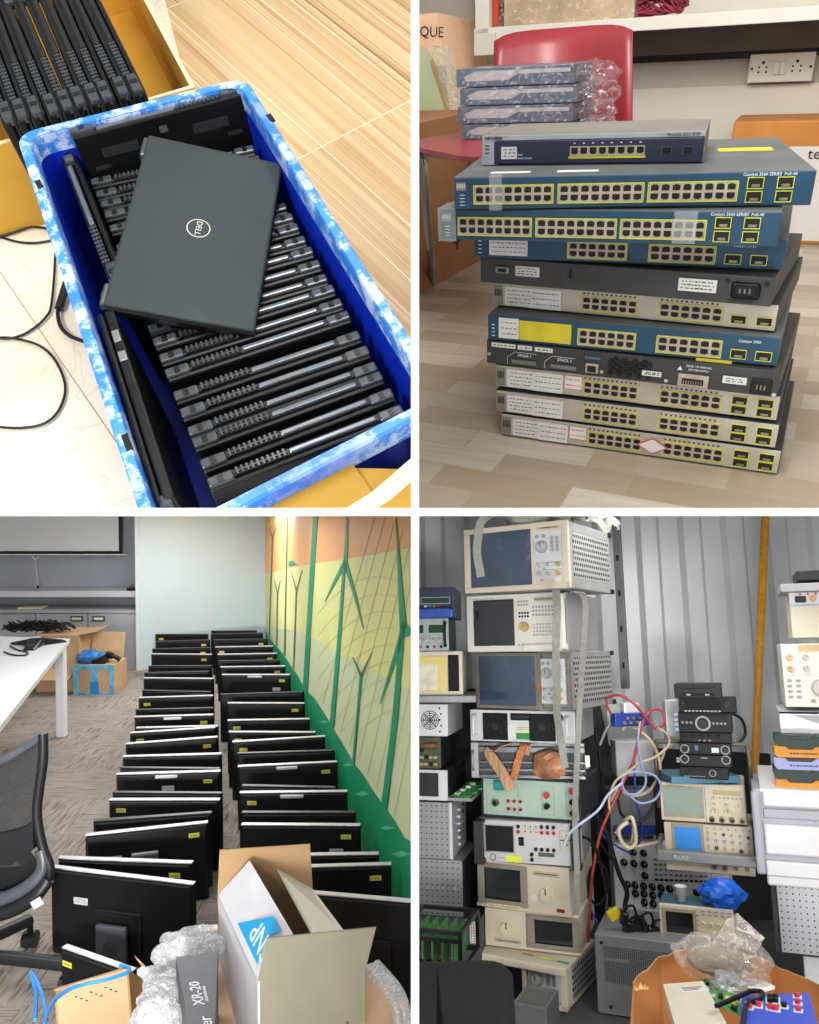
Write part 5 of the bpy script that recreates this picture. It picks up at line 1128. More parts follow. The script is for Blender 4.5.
# framed light grey panel with LCD
r,w,h,d=base4(3,'test_panel','light grey test panel in a dark handled frame with a yellow label and small display','test set',gryc)
g=G(); g.box((-w*.42,-.001,.004),(w*.40,.012,h-.004),pm('panel_lilac_grey','#c3c2c6',.45,0,.04,12)); part('front_panel',g,r)
for s in (-1,1):
    g=G(); x=s*w*.45; g.box((x-.02,-.05,0),(x+.02,.012,.016),dgr,.003); g.box((x-.02,-.05,h-.016),(x+.02,.012,h),dgr,.003); g.box((x-.02,-.054,0),(x+.02,-.04,h),dgr,.004); part('handle',g,r)
g=G(); frame(g,-w*.41,-w*.13,h*.24,h*.88,.004,steel,-.004,.0); g.box((-w*.405,-.003,h*.26),(-w*.135,.0,h*.86),dark); part('socket_bay',g,r)
g=G(); g.box((-w*.09,-.006,h*.42),(-w*.04,.0,h*.62),kbk,.002); part('rocker_switch',g,r)
for x,zz,m in [(-w*.09,.86,kbk),(-w*.09,.74,redp)]+[(-w*.02+k*.022,.88,bei) for k in range(3)]+[(-w*.02+k*.022,.76,bei) for k in range(3)]+[(w*.13+k*.024,.88,kbk) for k in range(3)]+[(w*.13+k*.024,.75,redp) for k in range(3)]+[(w*.07+k*.024,.36,kbk) for k in range(4)]+[(w*.03,.24,kbk),(w*.03,.12,kbk)]:
    g=G(); g.cyl((x,-.009,h*zz),(x,0,h*zz),.0075,m,n=14); g.cyl((x,-.010,h*zz),(x,-.008,h*zz),.003,dark,n=8); part('jack',g,r)
g=G(); g.box((w*.09,-.003,h*.2),(w*.24,.0,h*.29),pm('lcd_green_grey','#57664c',.2)); part('display',g,r)
g=G(); g.box((-w*.21,-.002,h*.03),(-w*.07,.0,h*.18),pm('bright_yellow_label','#e2ea2a',.5)); part('yellow_label',g,r)
g=G(); g.lathe([(.011,0),(.014,0),(.014,.001),(.011,.001),(.011,0)],ink,X=T(-w*.34,-.001,h*.12)@RX(pi/2),n=8,smooth=False); words(g,-w*.29,-w*.22,h*.12,seed=2,y=-.0014); part('lettering',g,r)
for x,zz in ((w*.36,.62),(w*.36,.40)): g=G(); g.box((x-.028,-.012,h*zz),(x+.028,.0,h*(zz+.2)),pm('panel_plug_cream','#bdb8aa',.5,0,.1,30),.002); g.cyl((x,-.014,h*(zz+.1)),(x,-.011,h*(zz+.1)),.003,dark); part('module_plug',g,r)
# CRT instruments
def crt(i,label_,flip):
    r,w,h,d=base4(i,'crt_instrument',label_,'instrument',bei)
    s=-1 if flip else 1
    g=G(); X0,X1=sorted((s*-w/2,s*w*.06)); 
    g.box((-w/2,-.004,0),(w/2,.012,h*.08),bei,.003); g.box((-w/2,-.004,h*.94),(w/2,.012,h),bei,.003); P0,P1=sorted((s*w*.06,s*w/2)); g.box((P0,-.004,h*.06),(P1,.012,h*.95),bei,.002); part('front_panel',g,r)
    g=G(); frame(g,X0+.006,X1,h*.08,h*.94,.03,pm('crt_bezel_taupe','#8e887c',.45,0,.05,20),-.006,.0,.018,.003); part('screen_bezel',g,r)
    g=G(); g.box((X0+.03,.006,h*.17),(X1-.028,.012,h*.86),scg,.006); part('screen',g,r)
    kx=s*(w*.26)-( .0); knob(r,kx,h*.42 if not flip else h*.52,.03,knt if False else pm('knob_cream','#d6caa6',.45,0,.05,20),.018,y=-.004)
    g=G(); zz=.78 if not flip else .13; g.box((s*w*.26-.055,-.007,h*zz),(s*w*.26+.055,-.003,h*(zz+.1)),pm('drive_slot_beige','#b3aa93',.5),.001); g.box((s*w*.26-.045,-.0078,h*(zz+.045)),(s*w*.26+.045,-.006,h*(zz+.06)),dark); part('disk_slot',g,r)
    return r,w,h
r,w,h=crt(2,'beige instrument with a grey tube screen left and cream dial right, tape label beneath',False)
g=G(); g.box((-w*.38,-.006,h*.015),(-w*.02,-.003,h*.10),pm('masking_tape','#d5cf9d',.6)); words(g,-w*.35,-w*.05,h*.055,seed=8,y=-.0064); part('tape_label',g,r)
g=G(); g.box((w*.36,-.006,h*.08),(w*.44,-.003,h*.15),pm('dark_red_label','#7c2222',.5)); g.box((w*.1,-.0055,h*.26),(w*.16,-.0035,h*.38),paper,X=T(w*.13,0,h*.32)@RY(.5)@T(-w*.13,0,-h*.32)); part('label',g,r)
r,w,h=crt(1,'beige instrument with dial left and grey tube screen right, low in the tall stack',True)
# bottom scope
r,w,h,d=base4(0,'oscilloscope','beige oscilloscope frame at the very bottom of the tall stack, screen missing','oscilloscope',bei)
g=G(); g.box((-w/2-.01,-.03,h-.03),(w/2,.02,h),bei,.006); g.box((w*.02,-.02,0),(w*.06,.012,h-.02),bei,.003); g.box((w/2-.025,-.02,0),(w/2,.012,h-.02),bei,.003); g.box((w*.02,-.02,0),(w/2,.012,.02),bei,.003); part('bezel',g,r)
g=G(); g.box((-w/2,.006,.0),(w*.02,.013,h-.03),scd); part('screen_opening',g,r)
scope_controls(r,w*.07,w/2-.03,.02,h*.8)
g=G(); g.box((w/2-.0045,.05,h*.12),(w/2-.001,d-.03,h*.9),perf); part('vent_panel',g,r)
g=G()
for k,(x,m) in enumerate(((-.02,orn),(.06,pm('bright_yellow_label','#e2ea2a',.5)),(.13,pm('green_sticker','#2aa05f',.5)))): g.box((x,.04,h),(x+.05,.055,h+.0008),m,X=RZ(-.08))
part('coloured_stickers',g,r)
# --- generic placement
def inst(name,label_,cat,px0,px1,pyb,pyt,depth,yaw,dp,group=None,floor=False):
    a=at(px0,pyb,depth=1.0)
    a=a*depth if False else ray(px0,pyb)*depth
    d=Vector((cos(yaw),sin(yaw),0)); Bm=BAY[4].to_3x3(); A=Bm@a; D=Bm@d; k=(px1-PX)/F
    W=(k*A.y-A.x)/(D.x-k*D.y)
    up=Bm@Vector((0,0,1)); kz=(PY-pyt)/F; H=(kz*A.y-A.z)/(up.z-kz*up.y)
    r=thing(name,label_,cat,tuple(a),yaw,group); return r,W,H,dp
def simple(name,label_,cat,px0,px1,pyb,pyt,depth,yaw,dp,m,front=None,bev=.004,group=None):
    r,W,H,dp=inst(name,label_,cat,px0,px1,pyb,pyt,depth,yaw,dp,group)
    g=G(); g.box((0,.003,0),(W,dp,H),m,bev); part('case',g,r)
    if front: g=G(); g.box((0,0,0),(W,.008,H),front,min(bev,.003)); part('front_panel',g,r)
    return r,W,H
# corrugated wall
wal=pm('corrugated_white_steel','#c3c5c7',.38,.3,.04,3); Bi=BAY[4].to_3x3().inverted()
rgt=Vector((cos(YI),sin(YI),0)); fwd=Vector((-sin(YI),cos(YI),0))
def wpt(u,z,v=0): return rgt*u+fwd*(4.35+v)+Vector((0,0,z))
prof=[]; u=-1.0
while u<3.2:
    prof+=[(u,0),(u+.10,0),(u+.125,.03),(u+.21,.03),(u+.235,0)]; u+=.235
g=G(); vs=[wpt(a,z,-b) for z in (ZF4,1.6) for a,b in prof]; n=len(prof)
g.add(vs,[(i,i+1,n+i+1,n+i) for i in range(n-1)],wal)
g.add([wpt(a,z,.02) for z in (ZF4,1.6) for a,b in prof],[(n+i,n+i+1,i+1,i) for i in range(n-1)],wal); struct('wall_back',g)
g=G(); g.slab([wpt(-1.5,ZF4,0),wpt(3.5,ZF4,0),wpt(3.5,ZF4,-3.6),wpt(-1.5,ZF4,-3.6)],(0,0,-.02),pm('dusty_dark_floor','#4a4b4d',.6,0,.2,5)); struct('floor',g)
# yellow pipe
g=G(); a=ray(767,480); b=ray(755,760); dpt=4.1
g.cyl(a*dpt,b*dpt+(b-a)*dpt*.9,.02,pm('yellow_pipe_paint','#c48a17',.45,0,.15,30,.1,dirt=('#6b4a1a',25,.66)),n=20); solo('pipe',g,'yellow painted pipe running down the corrugated wall','pipe')
# rack post and shelf edges beside the tall stack
g=G(); a=ray(616,520)*4.15; b=a
post=pm('rack_post_grey','#6d6f72',.45,.4,.1,10)
g.box((a.x-.02,a.y-.02,-.2),(a.x+.02,a.y+.02,1.5),post,.002); sr=thing('rack_post','grey steel rack upright between the tall stack and the corrugated wall','rack'); part('upright',g,sr)
for k in range(5): g=G(); g.box((a.x-.006,a.y-.0215,-.1+k*.18),(a.x+.006,a.y-.0195,-.07+k*.18),dark); part('slot',g,sr)
# added dark panel that stands in for shade behind the stacks
g=G(); P=[ray(440,760)*4.2,ray(600,760)*4.2]
dk=pm('painted_shade_dark','#131416',.7,0,.2,6)
r=thing('shade_panel','dark rack cabinet side behind the cable tangle and lower stacks','cabinet'); g=G(); u0,u1=.0,2.15  # added dark panel standing in for shade, not a rack cabinet
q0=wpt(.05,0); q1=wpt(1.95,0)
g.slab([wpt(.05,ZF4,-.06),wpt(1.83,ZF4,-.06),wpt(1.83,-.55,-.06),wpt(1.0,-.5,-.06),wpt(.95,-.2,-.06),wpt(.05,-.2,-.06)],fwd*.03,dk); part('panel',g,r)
# left column
G4='equipment stacked in the left column'
Dl=3.35
r,W,H=simple('programmer_unit','navy unit with a green display and blue lower ledge, topmost of the left column','instrument',404,455,619,588,Dl,.28,.3,pm('navy_case','#1b2340',.4))
g=G(); g.box((W*.35,-.004,H*.48),(W*.9,.001,H*.66),pm('lcd_dark_green','#1c3a22',.2)); frame(g,W*.34,W*.91,H*.46,H*.68,.003,btn,-.005,.0); part('display',g,r)
g=G(); g.box((0,-.05,0),(W*.98,.004,H*.30),pm('blue_plastic','#2547a0',.35),.006); part('ledge',g,r)
for k,m in enumerate((whi,pm('blue_dot','#3c8fd8',.4),pm('green_dot','#4fb05f',.4),redp)): g=G(); g.box((W*.4+k*.018,-.004,H*.36),(W*.4+k*.018+.012,.0,H*.42),m); part('button',g,r)
r,W,H=simple('bench_meter','grey bench meter with two green displays and a row of knobs, under the navy unit','meter',404,449,651,619,Dl,.28,.3,pm('navy_case','#1b2340',.4),pm('meter_grey_blue','#9fb0ae',.45))
for a_ in (.12,.56): g=G(); g.box((W*a_,-.003,H*.55),(W*(a_+.32),.0,H*.8),pm('lcd_dark_green','#1c3a22',.2)); part('display',g,r)
for k in range(4): knob(r,W*(.36+.15*k),H*.32,.012,knb,.014)
for k in range(4): g=G(); x=W*(.38+.15*k); g.cyl((x,-.008,H*.12),(x,0,H*.12),.006,(redp,kbk,redp,kbk)[k]); part('jack',g,r)
g=G(); g.tube([(W*.93,0,H*.15),(W*.93,-.03,H*.2),(W*.93,-.03,H*.8),(W*.93,0,H*.85)],.006,kbk); part('handle',g,r)
r,W,H=simple('monitor','beige-framed display with yellowed tape round its pane in the left column','monitor',404,463,695,652,Dl,.30,.3,bei,None)
g=G(); frame(g,0,W,0,H,.014,bei,-.006,.004); part('bezel',g,r); g=G(); g.box((.012,-.003,.01),(W*.74,.003,H-.02),pm('yellowed_tape','#d9c476',.5,0,.06,5)); g.box((.012,-.0045,.02),(W*.58,-.003,H-.05),pm('cream_pane','#d3cdb4',.4)); part('pane',g,r); g=G(); g.box((W*.76,-.004,.01),(W*.95,.003,H-.012),dark); part('opening',g,r)
r,W,H=simple('metal_tray','thin grey metal tray between the beige display and the white fan chassis','tray',404,476,703,696,Dl-.05,.30,.35,gryc)
r,W,H=simple('fan_chassis','white steel chassis with a small round fan grille in the left column','chassis',404,448,736,704,Dl,.20,.36,wsh,wsh)
g=G(); x,z=W*.6,H*.5
for q in (.036,.027,.018,.009): g.lathe([(q,0),(q+.0025,0),(q+.0025,.002),(q,.002),(q,0)],dgr,X=T(x,-.001,z)@RX(pi/2))
for k in range(4): a=k*pi/4; g.box((-.038,-.0035,-.0014),(.038,-.001,.0014),dgr,X=T(x,0,z)@RY(a))
part('fan_grille',g,r)
for k in range(5): g=G(); g.cyl((W*(.82+.03*(k%2)),-.002,H*(.15+.18*k)),(W*(.82+.03*(k%2)),.001,H*(.15+.18*k)),.004,dark,n=10); part('screw_hole',g,r)
r,W,H=simple('circuit_rack','dark card rack with brown coils and chips on its board, under the fan chassis','rack',404,441,768,737,Dl,.20,.36,dgr,pm('board_olive','#4a4f33',.6,0,.3,40))
for k in range(9): g=G(); g.box((W*(.45+.12*(k%4)),-.012,H*(.1+.22*(k//4))),(W*(.45+.12*(k%4))+.016,.0,H*(.1+.22*(k//4))+.012),(pm('tan_component','#a98d5a',.5),steel,kbk)[k%3],.001); part('component',g,r)
g=crumple((W*.75,-.012,H*.74),.022,pm('copper_coil','#80543a',.5,.2,.3,40),8,2,.2,(1.6,.6,.5)); part('coil',g,r)
r,W,H=simple('open_tray','open white-edged tray with green circuit boards, above the perforated chassis','tray',404,448,799,769,Dl,.16,.36,dgr)
g=G(); g.box((W*.8,-.006,0),(W,.004,H),wsh); g.box((0,-.004,H*.9),(W,.004,H),wsh); g.box((0,-.004,0),(W,.004,H*.12),wsh); part('front_frame',g,r)
g=G(); g.box((W+.0,.0,.0),(W+.10,.2,.012),gryc); part('side_plate',g,r)
pcb=pm('green_circuit_board','#3c8a3e',.5,0,.3,60)
for k in range(4): g=G(); g.box((0,0,0),(.08,.05,.006),pcb,X=T(W+.01+k*.02,.02+k*.03,.014+k*.008)@RZ(.3*k-.3)@RX(.15)); g.box((.01,.01,.006),(.03,.03,.012),wsh,X=T(W+.01+k*.02,.02+k*.03,.014+k*.008)@RZ(.3*k-.3)@RX(.15)); part('circuit_board',g,r)
r,W,H=simple('perforated_chassis','perforated silver chassis with a white switch panel on its side, left column','chassis',404,450,857,801,Dl,.18,.3,perfs,perfs,.001)
g=G(); g.box((W+.0,.0,.0),(W+.012,.3,H),wsh); sp_=part('side_panel',g,r)
for k in range(6): g=G(); z=H*(.12+.125*k); g.box((W+.012,.12,z),(W+.022,.19,z+.012),wsh,.002); g.box((W+.012,.2,z),(W+.014,.26,z+.014),(pm('yellow_tag','#d8c23a',.5) if k<4 else pm('blue_tag','#2f6fc0',.5))); part('latch',g,sp_)
r,W,H=simple('perforated_chassis','lower perforated silver chassis of the left column, dark rivet row','chassis',404,463,914,858,Dl-.05,.18,.34,perfs,perfs,.001)
g=G()
for k in range(10): g.cyl((W*(.05+.09*k),-.006,H*.5),(W*(.05+.09*k),.0,H*.5),.006,steel,n=8)
part('rivet_row',g,r)
g=G(); g.box((W-.001,.01,.01),(W+.003,.33,H-.01),dgr); part('side_panel',g,r)
r,W,H=simple('equipment_case','dark equipment case with a row of white terminals, bottom of the left column','case',404,482,957,915,Dl-.1,.20,.34,dgr,pm('case_blue_grey','#45494f',.5,.2,.2,20))
g=G(); g.box((W*.86,-.008,H*.45),(W*.97,.0,H*.95),pm('terminal_cream','#cfccb8',.5)); 
for i in range(3):
    for j in range(7): g.box((W*(.875+.03*i),-.0088,H*(.48+.065*j)),(W*(.875+.03*i)+.004,-.0078,H*(.48+.065*j)+.004),dark)
part('terminal_block',g,r)
for k in range(3): g=G(); g.box((W*(.1+.25*k),-.003,H*.3),(W*(.1+.25*k)+.02,.0,H*.36),steel); part('latch',g,r)
# open card frame at lower left
r,W,H,dp=inst('card_cage','open black card cage with green circuit boards beside the black stool','rack',402,461,968,928,2.75,.12,.3)
bar=pm('black_bar_steel','#25272a',.35,.4,.2,20)
for q0,q1 in (((0,0,H),(W,0,H)),((0,0,H*.8),(W,0,H*.8)),((0,.25,H),(W,.25,H)),((W,0,H),(W,.25,H)),((0,0,0),(W,0,0)),((W,0,0),(W,0,H)),((W,.25,0),(W,.25,H)),((0,0,H),(0,.25,H)),((0,.25,0),(W,.25,0)),((W,0,0),(W,.25,0))):
    g=G(); a,b=Vector(q0),Vector(q1); g.box((min(a.x,b.x)-.007,min(a.y,b.y)-.007,min(a.z,b.z)-.007),(max(a.x,b.x)+.007,max(a.y,b.y)+.007,max(a.z,b.z)+.007),bar,.001); part('frame_bar',g,r)
for k in range(4): g=G(); g.box((W*(.2+.18*k),.03,.0),(W*(.2+.18*k)+.003,.22,H*.92),pcb); 
for k in range(5):
    g=G(); x=W*(.15+.17*k); g.box((x,.03,.01),(x+.003,.22,H*.85),pcb); 
    for j in range(5): g.box((x-.008,.04+j*.035,.02+.01*(j%3)),(x,.06+j*.035,H*.6),(pm('tan_component','#a98d5a',.5),wsh,steel)[(j+k)%3])
    part('circuit_board',g,r)
# black stool seat in front
st=thing('stool','worn black padded stool seat in the bottom left foreground of the equipment bay','stool')
sm_=pm('worn_black_fabric','#17181a',.85,0,.2,14,.1,dirt=('#3b3d40',3.5,.66))
zs4=-.98; c=[at(405,956,z=zs4),at(470,955,z=zs4),at(509,968,z=zs4),at(517,985,z=zs4),at(500,1060,z=zs4),at(380,1060,z=zs4)]
rr_=[]
def rloop(c,d,z): return [Vector((p.x,p.y,z)) for p in ringpts(c,d,.10,z,6)]
cc=[at(385,958,z=zs4),at(512,955,z=zs4),at(519,1080,z=zs4),at(360,1090,z=zs4)]
g=G(); loft(g,[rloop(cc,.02,zs4-.09),rloop(cc,0,zs4-.06),rloop(cc,0,zs4-.03),rloop(cc,.015,zs4-.008),rloop(cc,.05,zs4),rloop(cc,.10,zs4+.004)],sm_,True,(True,True)); part('seat',g,st)
cs_=sum(cc,Vector())/4
g=G(); g.cyl((cs_.x,cs_.y,ZF4+.05),(cs_.x,cs_.y,zs4-.09),.03,kbk); part('column',g,st)
for k in range(5): a=k*2*pi/5; g=G(); g.tube([(cs_.x,cs_.y,ZF4+.09),(cs_.x+.25*cos(a),cs_.y+.25*sin(a),ZF4+.03)],.018,kbk,spline=False); part('foot',g,st)
r,W,H=simple('power_supply','small grey vented power supply on the floor beside the black stool','power supply',513,547,1032,1003,2.75,.0,.17,pm('psu_grey','#7d8082',.4,.5,.08,20),None,.003)
g=G(); g.box((W*.1,.02,H),(W*.92,.14,H+.001),perfe if False else holes('perforated_top','#7d8082','#202122',.008,.0026,'xy',.4,.4)); part('vent_panel',g,r)
# --- straps over the tall stack
stp=pm('grey_webbing_strap','#8f8d87',.7,0,.1,60)
def strap(pts,w,label_,m=stp,nm='strap'):
    g=G(); g.ribbon([ray(x,y)*d for x,y,d in pts],rgt,w,m,.002); solo(nm,g,label_,'strap')
strap([(500,513,3.2),(490,516,2.98),(481,522,2.95),(478,538,2.95),(477,553,2.95),(480,571,2.96),(481,577,2.96)],.03,'grey strap hanging over the screen of the topmost oscilloscope')
strap([(556,591,2.86),(557,610,2.93),(556,650,2.95),(557,690,3.0),(557,712,3.05),(561,740,3.1),(565,768,3.08)],.028,'pale grey strap falling from the white analyser to the dark rack unit')
strap([(572,592,2.95),(585,600,3.0),(583,650,3.0),(580,700,3.05),(577,760,3.05),(575,820,3.1),(577,868,3.1),(576,915,3.08)],.022,'long grey strap running down the right edge of the tall stack')
g=G(); rr=random.Random(9)
for k in range(9):
    a=[(505+rr.uniform(-6,6)+k*9,516+rr.uniform(-3,2),3.3)]+[(505+k*9+rr.uniform(6,22)*q,512+rr.uniform(-2,8),3.3+rr.uniform(-.1,.1)) for q in (1,2,3)]
    g.ribbon([ray(x,y)*d for x,y,d in a],(0,0,1),.025,stp,.002)
g.ribbon([ray(x,y)*d for x,y,d in ((580,513,3.3),(598,520,3.3),(606,530,3.3),(610,520,3.3),(617,524,3.3),(618,530,3.3))],(0,0,1),.03,stp,.002)
solo('strap_heap',g,'heap of grey straps lying on top of the tall stack','strap')
# --- cable tangle, grey box, blue connector
r,W,H=simple('power_box','pale grey upright box amid the cable tangle','box',617,656,777,741,3.7,YI,.1,pm('pale_grey_box','#b4b6b8',.5,0,.06,8),None,.006)
r,W,H=simple('terminal_box','dented grey housing below the upright box, wrapped in cables','box',612,657,846,790,3.8,YI,.12,pm('dented_grey','#8b8d90',.5,.2,.2,8,.1),None,.004)
g=G(); g.box((.01,-.008,H*.2),(W*.98,.0,H*.36),pm('blue_strip','#27389c',.4)); part('blue_strip',g,r)
g=G()
for k in range(14): g.box((.02+k*W*.06,-.012,H*.12),(.02+k*W*.06+.006,.0,H*.17),kbk)
part('terminal_row',g,r)
r,W,H=simple('connector_block','blue connector block with a white cap in the cable tangle','connector',616,650,727,714,3.45,YI+.25,.05,pm('blue_connector','#24409c',.35,0,.15,40),None,.003)
for k in range(8): g=G(); g.cyl((W*(.25+.09*k),-.006,H*(.3+.35*(k%2))),(W*(.25+.09*k),.004,H*(.3+.35*(k%2))),.007,pm('brass_pin','#b49a4e',.4,.6)); part('socket',g,r)
g=G(); g.box((W*.28,.005,H),(W*.75,.045,H+.045),wsh,.006); part('cap',g,r)
cbs=[('red','#a8423c',.006,[(612,716,3.5),(606,700,3.5),(618,695,3.45),(632,702,3.4),(645,716,3.4),(655,728,3.4),(664,723,3.4),(662,711,3.45),(652,710,3.45),(643,722,3.4),(638,740,3.4),(633,762,3.35),(622,785,3.35),(610,810,3.3),(600,835,3.3),(593,870,3.3),(590,905,3.3),(588,948,3.3)],'long red cable looping above the tangle and running down beside the tall stack'),
('beige','#c8b897',.007,[(622,730,3.5),(628,726,3.5),(645,735,3.45),(656,750,3.45),(660,770,3.45),(650,790,3.45),(632,796,3.45),(618,790,3.4),(611,800,3.4)],'thick beige cable coiled round the grey upright box'),
('cream','#b9a888',.0055,[(658,728,3.35),(668,735,3.35),(668,746,3.35),(655,757,3.35),(640,763,3.35),(628,772,3.3),(615,782,3.3),(609,800,3.3),(610,812,3.3)],'cream cable sweeping left across the tangle'),
('blue_grey','#8f9bc2',.005,[(640,722,3.35),(638,740,3.3),(640,760,3.3),(646,780,3.3),(640,792,3.3),(628,794,3.3),(622,784,3.3),(626,774,3.3),(640,772,3.3),(655,776,3.3),(661,788,3.3),(654,800,3.3),(640,803,3.3),(630,796,3.3)],'pale blue cable making two loops beside the scopes'),
('pale','#a9b3c9',.005,[(622,783,3.1),(608,795,3.05),(600,808,3.0),(590,817,3.0),(575,828,2.98),(568,836,2.98),(563,848,2.98)],'pale blue lead plugged into the light grey test panel'),
('blue','#2c4fb5',.005,[(634,760,3.6),(636,800,3.55),(640,815,3.55),(641,835,3.6),(638,845,3.6)],'bright blue cable hanging below the loops'),
('blue2','#22409f',.004,[(598,815,3.4),(603,835,3.4),(618,847,3.4),(630,853,3.4)],'dark blue lead reaching the knob panel corner'),
('black1','#141517',.010,[(600,818,3.35),(608,836,3.35),(614,858,3.35),(620,876,3.35),(627,892,3.35),(625,906,3.35),(628,915,3.3)],'thick black cable falling past the left edge of the knob panel'),
('black2','#101113',.006,[(660,770,3.4),(655,800,3.4),(648,815,3.4),(636,822,3.4),(622,815,3.4),(618,800,3.4)],'black cable curving under the coiled cables'),
('black3','#18191b',.005,[(600,850,3.4),(592,870,3.4),(590,895,3.4),(598,905,3.4),(608,890,3.4),(606,870,3.4),(596,862,3.4),(588,880,3.4),(592,920,3.4)],'thin black cable looped beside the lower tall stack'),
('black4','#0f1012',.007,[(730,712,3.6),(742,720,3.6),(745,735,3.6),(736,745,3.6)],'short black cable arching at the right of the car radios'),
('ivory','#c9bfa2',.008,[(616,834,3.3),(622,824,3.3),(632,818,3.25),(636,840,3.25),(630,848,3.25),(622,842,3.25),(619,830,3.25),(628,822,3.25)],'ivory cable coil hanging over the dented housing'),
('ivory2','#bfae8a',.006,[(633,818,3.3),(633,835,3.3),(631,846,3.3),(645,845,3.3),(657,842,3.35)],'tan cable leading right from the ivory coil'),
('blk6','#111214',.006,[(575,835,3.2),(590,840,3.25),(598,855,3.3),(603,875,3.3),(607,895,3.3),(606,912,3.25)],'thin black cable slanting down from the tall stack to the yellow plug'),
('blk7','#15161a',.005,[(612,860,3.4),(605,850,3.4),(598,835,3.4),(600,820,3.4),(608,808,3.4),(616,800,3.4),(622,790,3.4)],'black lead rising along the left side of the dented housing'),
('grey8','#8b8d93',.006,[(600,745,3.5),(606,730,3.5),(612,722,3.5)],'short grey lead entering the blue connector block from the left'),
('blue9','#2b45b0',.004,[(588,905,3.3),(596,920,3.3),(602,935,3.2),(598,950,3.1)],'dark blue lead drooping over the left edge of the enclosure'),
('wht10','#b9bac0',.006,[(655,722,3.5),(662,735,3.5),(664,752,3.5),(658,770,3.5),(664,790,3.5)],'pale grey lead hanging behind the loops near the scope handle'),
('blk5','#0d0e10',.008,[(580,700,3.7),(592,715,3.7),(596,735,3.7),(600,760,3.7),(604,800,3.7)],'black cable hanging behind the tall stack at upper right')]
for nm,c_,rad,pts,lb in cbs:
    g=G(); g.tube([ray(x,y)*d for x,y,d in pts],rad,pm('cable_'+nm,c_,.45,0,.08,40),n=8); solo('cable',g,lb,'cable')
# --- knob panel
r,W,H,dp=inst('knob_panel','large white panel of black rotary knobs and toggle rows behind the lower scopes','control panel',616,735,913,845,3.7,YI,.1)
g=G(); g.box((0,0,0),(W,.09,H),pm('white_panel_steel','#e6e6e4',.5,0,.04,8),.004); p=part('panel',g,r)
def kp(x,y): return W*(x-125)/575.,H*(1-(y-310+ (x-125)*0.0)/330.)
for x,y in ((222,345),(272,350),(175,393),(222,400),(272,405),(272,460),(185,500),(222,505),(263,510),(305,515),(347,520),(388,525),(430,530),(518,545),(562,550),(222,545),(263,548),(305,555),(347,558),(263,588),(305,595),(347,600)):
    a,b=kp(x,y); knob(p,a,b,.0155,kbk,.026)
for j in range(5):
    for k in range(11):
        a,b=kp(330+k*24,382+j*25+k*1.2); g=G(); g.box((a-.008,-.004,b-.005),(a+.008,.001,b+.005),(steel,pm('green_tag','#8fb48b',.5),steel,steel,kbk)[j],.001); g.box((a-.002,-.008,b-.002),(a+.002,-.003,b+.004),kbk); part('toggle_switch',g,p)
g=G()
for k in range(5): 
    a,b=kp(245+k*42,485); a2,b2=kp(245+k*42,620); frame(g,a-.03,a+.03,b2,b,.002,btn,-.001,.0)
a,b=kp(595,455); a2,b2=kp(690,560); frame(g,a,a2,b2,b,.003,btn,-.001,.0); part('outline',g,p)
# --- two mid scopes, handle, radios
def midscope(name,label_,px0,px1,pyb,pyt,dep,yaw,dp,m,sm,sx0,sx1,sz0,sz1,bnc=True,knobs='tek'):
    r,W,H,dp=inst(name,label_,'oscilloscope',px0,px1,pyb,pyt,dep,yaw,dp)
    g=G(); g.box((0,.006,0),(W,dp,H),m,.008); part('case',g,r)
    g=G(); g.box((0,0,0),(W,.012,H),bei,.005); f=part('front_panel',g,r)
    g=G(); frame(g,W*sx0-.012,W*sx1+.012,H*sz0-.012,H*sz1+.012,.012,pm('bezel_taupe','#9d927a',.45),-.004,.0); g.box((W*sx0,-.002,H*sz0),(W*sx1,.0,H*sz1),sm); part('screen',g,f)
    return r,W,H,f
r,W,H,f=midscope('oscilloscope','beige oscilloscope with a pale green screen beneath the blue folder and car radios',661.6,747.5,820,782,3.35,.05,.3,bei,scp,.07,.48,.18,.84)
g=G(); g.box((W*.53,-.003,H*.04),(W*.54,.0,H*.95),btn); g.box((W*.63,-.003,H*.74),(W*.95,.0,H*.86),pm('tan_strip','#b8a87f',.5)); words(g,W*.1,W*.3,H*.92,seed=4,y=-.0016); part('printed_lines',g,f)
for x,z,q in ((.64,.62,.013),(.64,.28,.018),(.79,.28,.018),(.64,.47,.010),(.78,.47,.010),(.91,.45,.011)): knob(f,W*x,H*z,q,pm('knob_cream','#d6caa6',.45,0,.05,20),.014)
for k in range(4): g=G(); x=W*(.6+.115*k); g.cyl((x,-.012,H*.1),(x,.0,H*.1),.012,pm('bnc_bronze','#7a6350',.35,.7)); g.cyl((x,-.014,H*.1),(x,-.01,H*.1),.007,dark); part('input_socket',g,f)
btns(f,W*.66,H*.66,7,1,.016,.01,.008,.007,btn)
hd=G(); a=Vector((-.02,.02,H*.1)); hd.tube([(-.015,.10,H*.2),(-.014,.09,H*1.85),(.02,.09,H*2.02),(W*.5,.09,H*2.04),(W-.02,.09,H*2.0),(W+.025,.09,H*1.85),(W+.02,.10,H*.2)],.010,pm('handle_taupe','#6e6a5c',.45,.2)); part('carry_handle',hd,r)
r,W,H,f=midscope('oscilloscope','beige oscilloscope with a bright blue screen and grey handle bar across its front',665.7,755,857,822,3.32,.05,.3,bei,pm('screen_bright_blue','#2f8fe8',.3,0,.04,5),.12,.42,.25,.90)
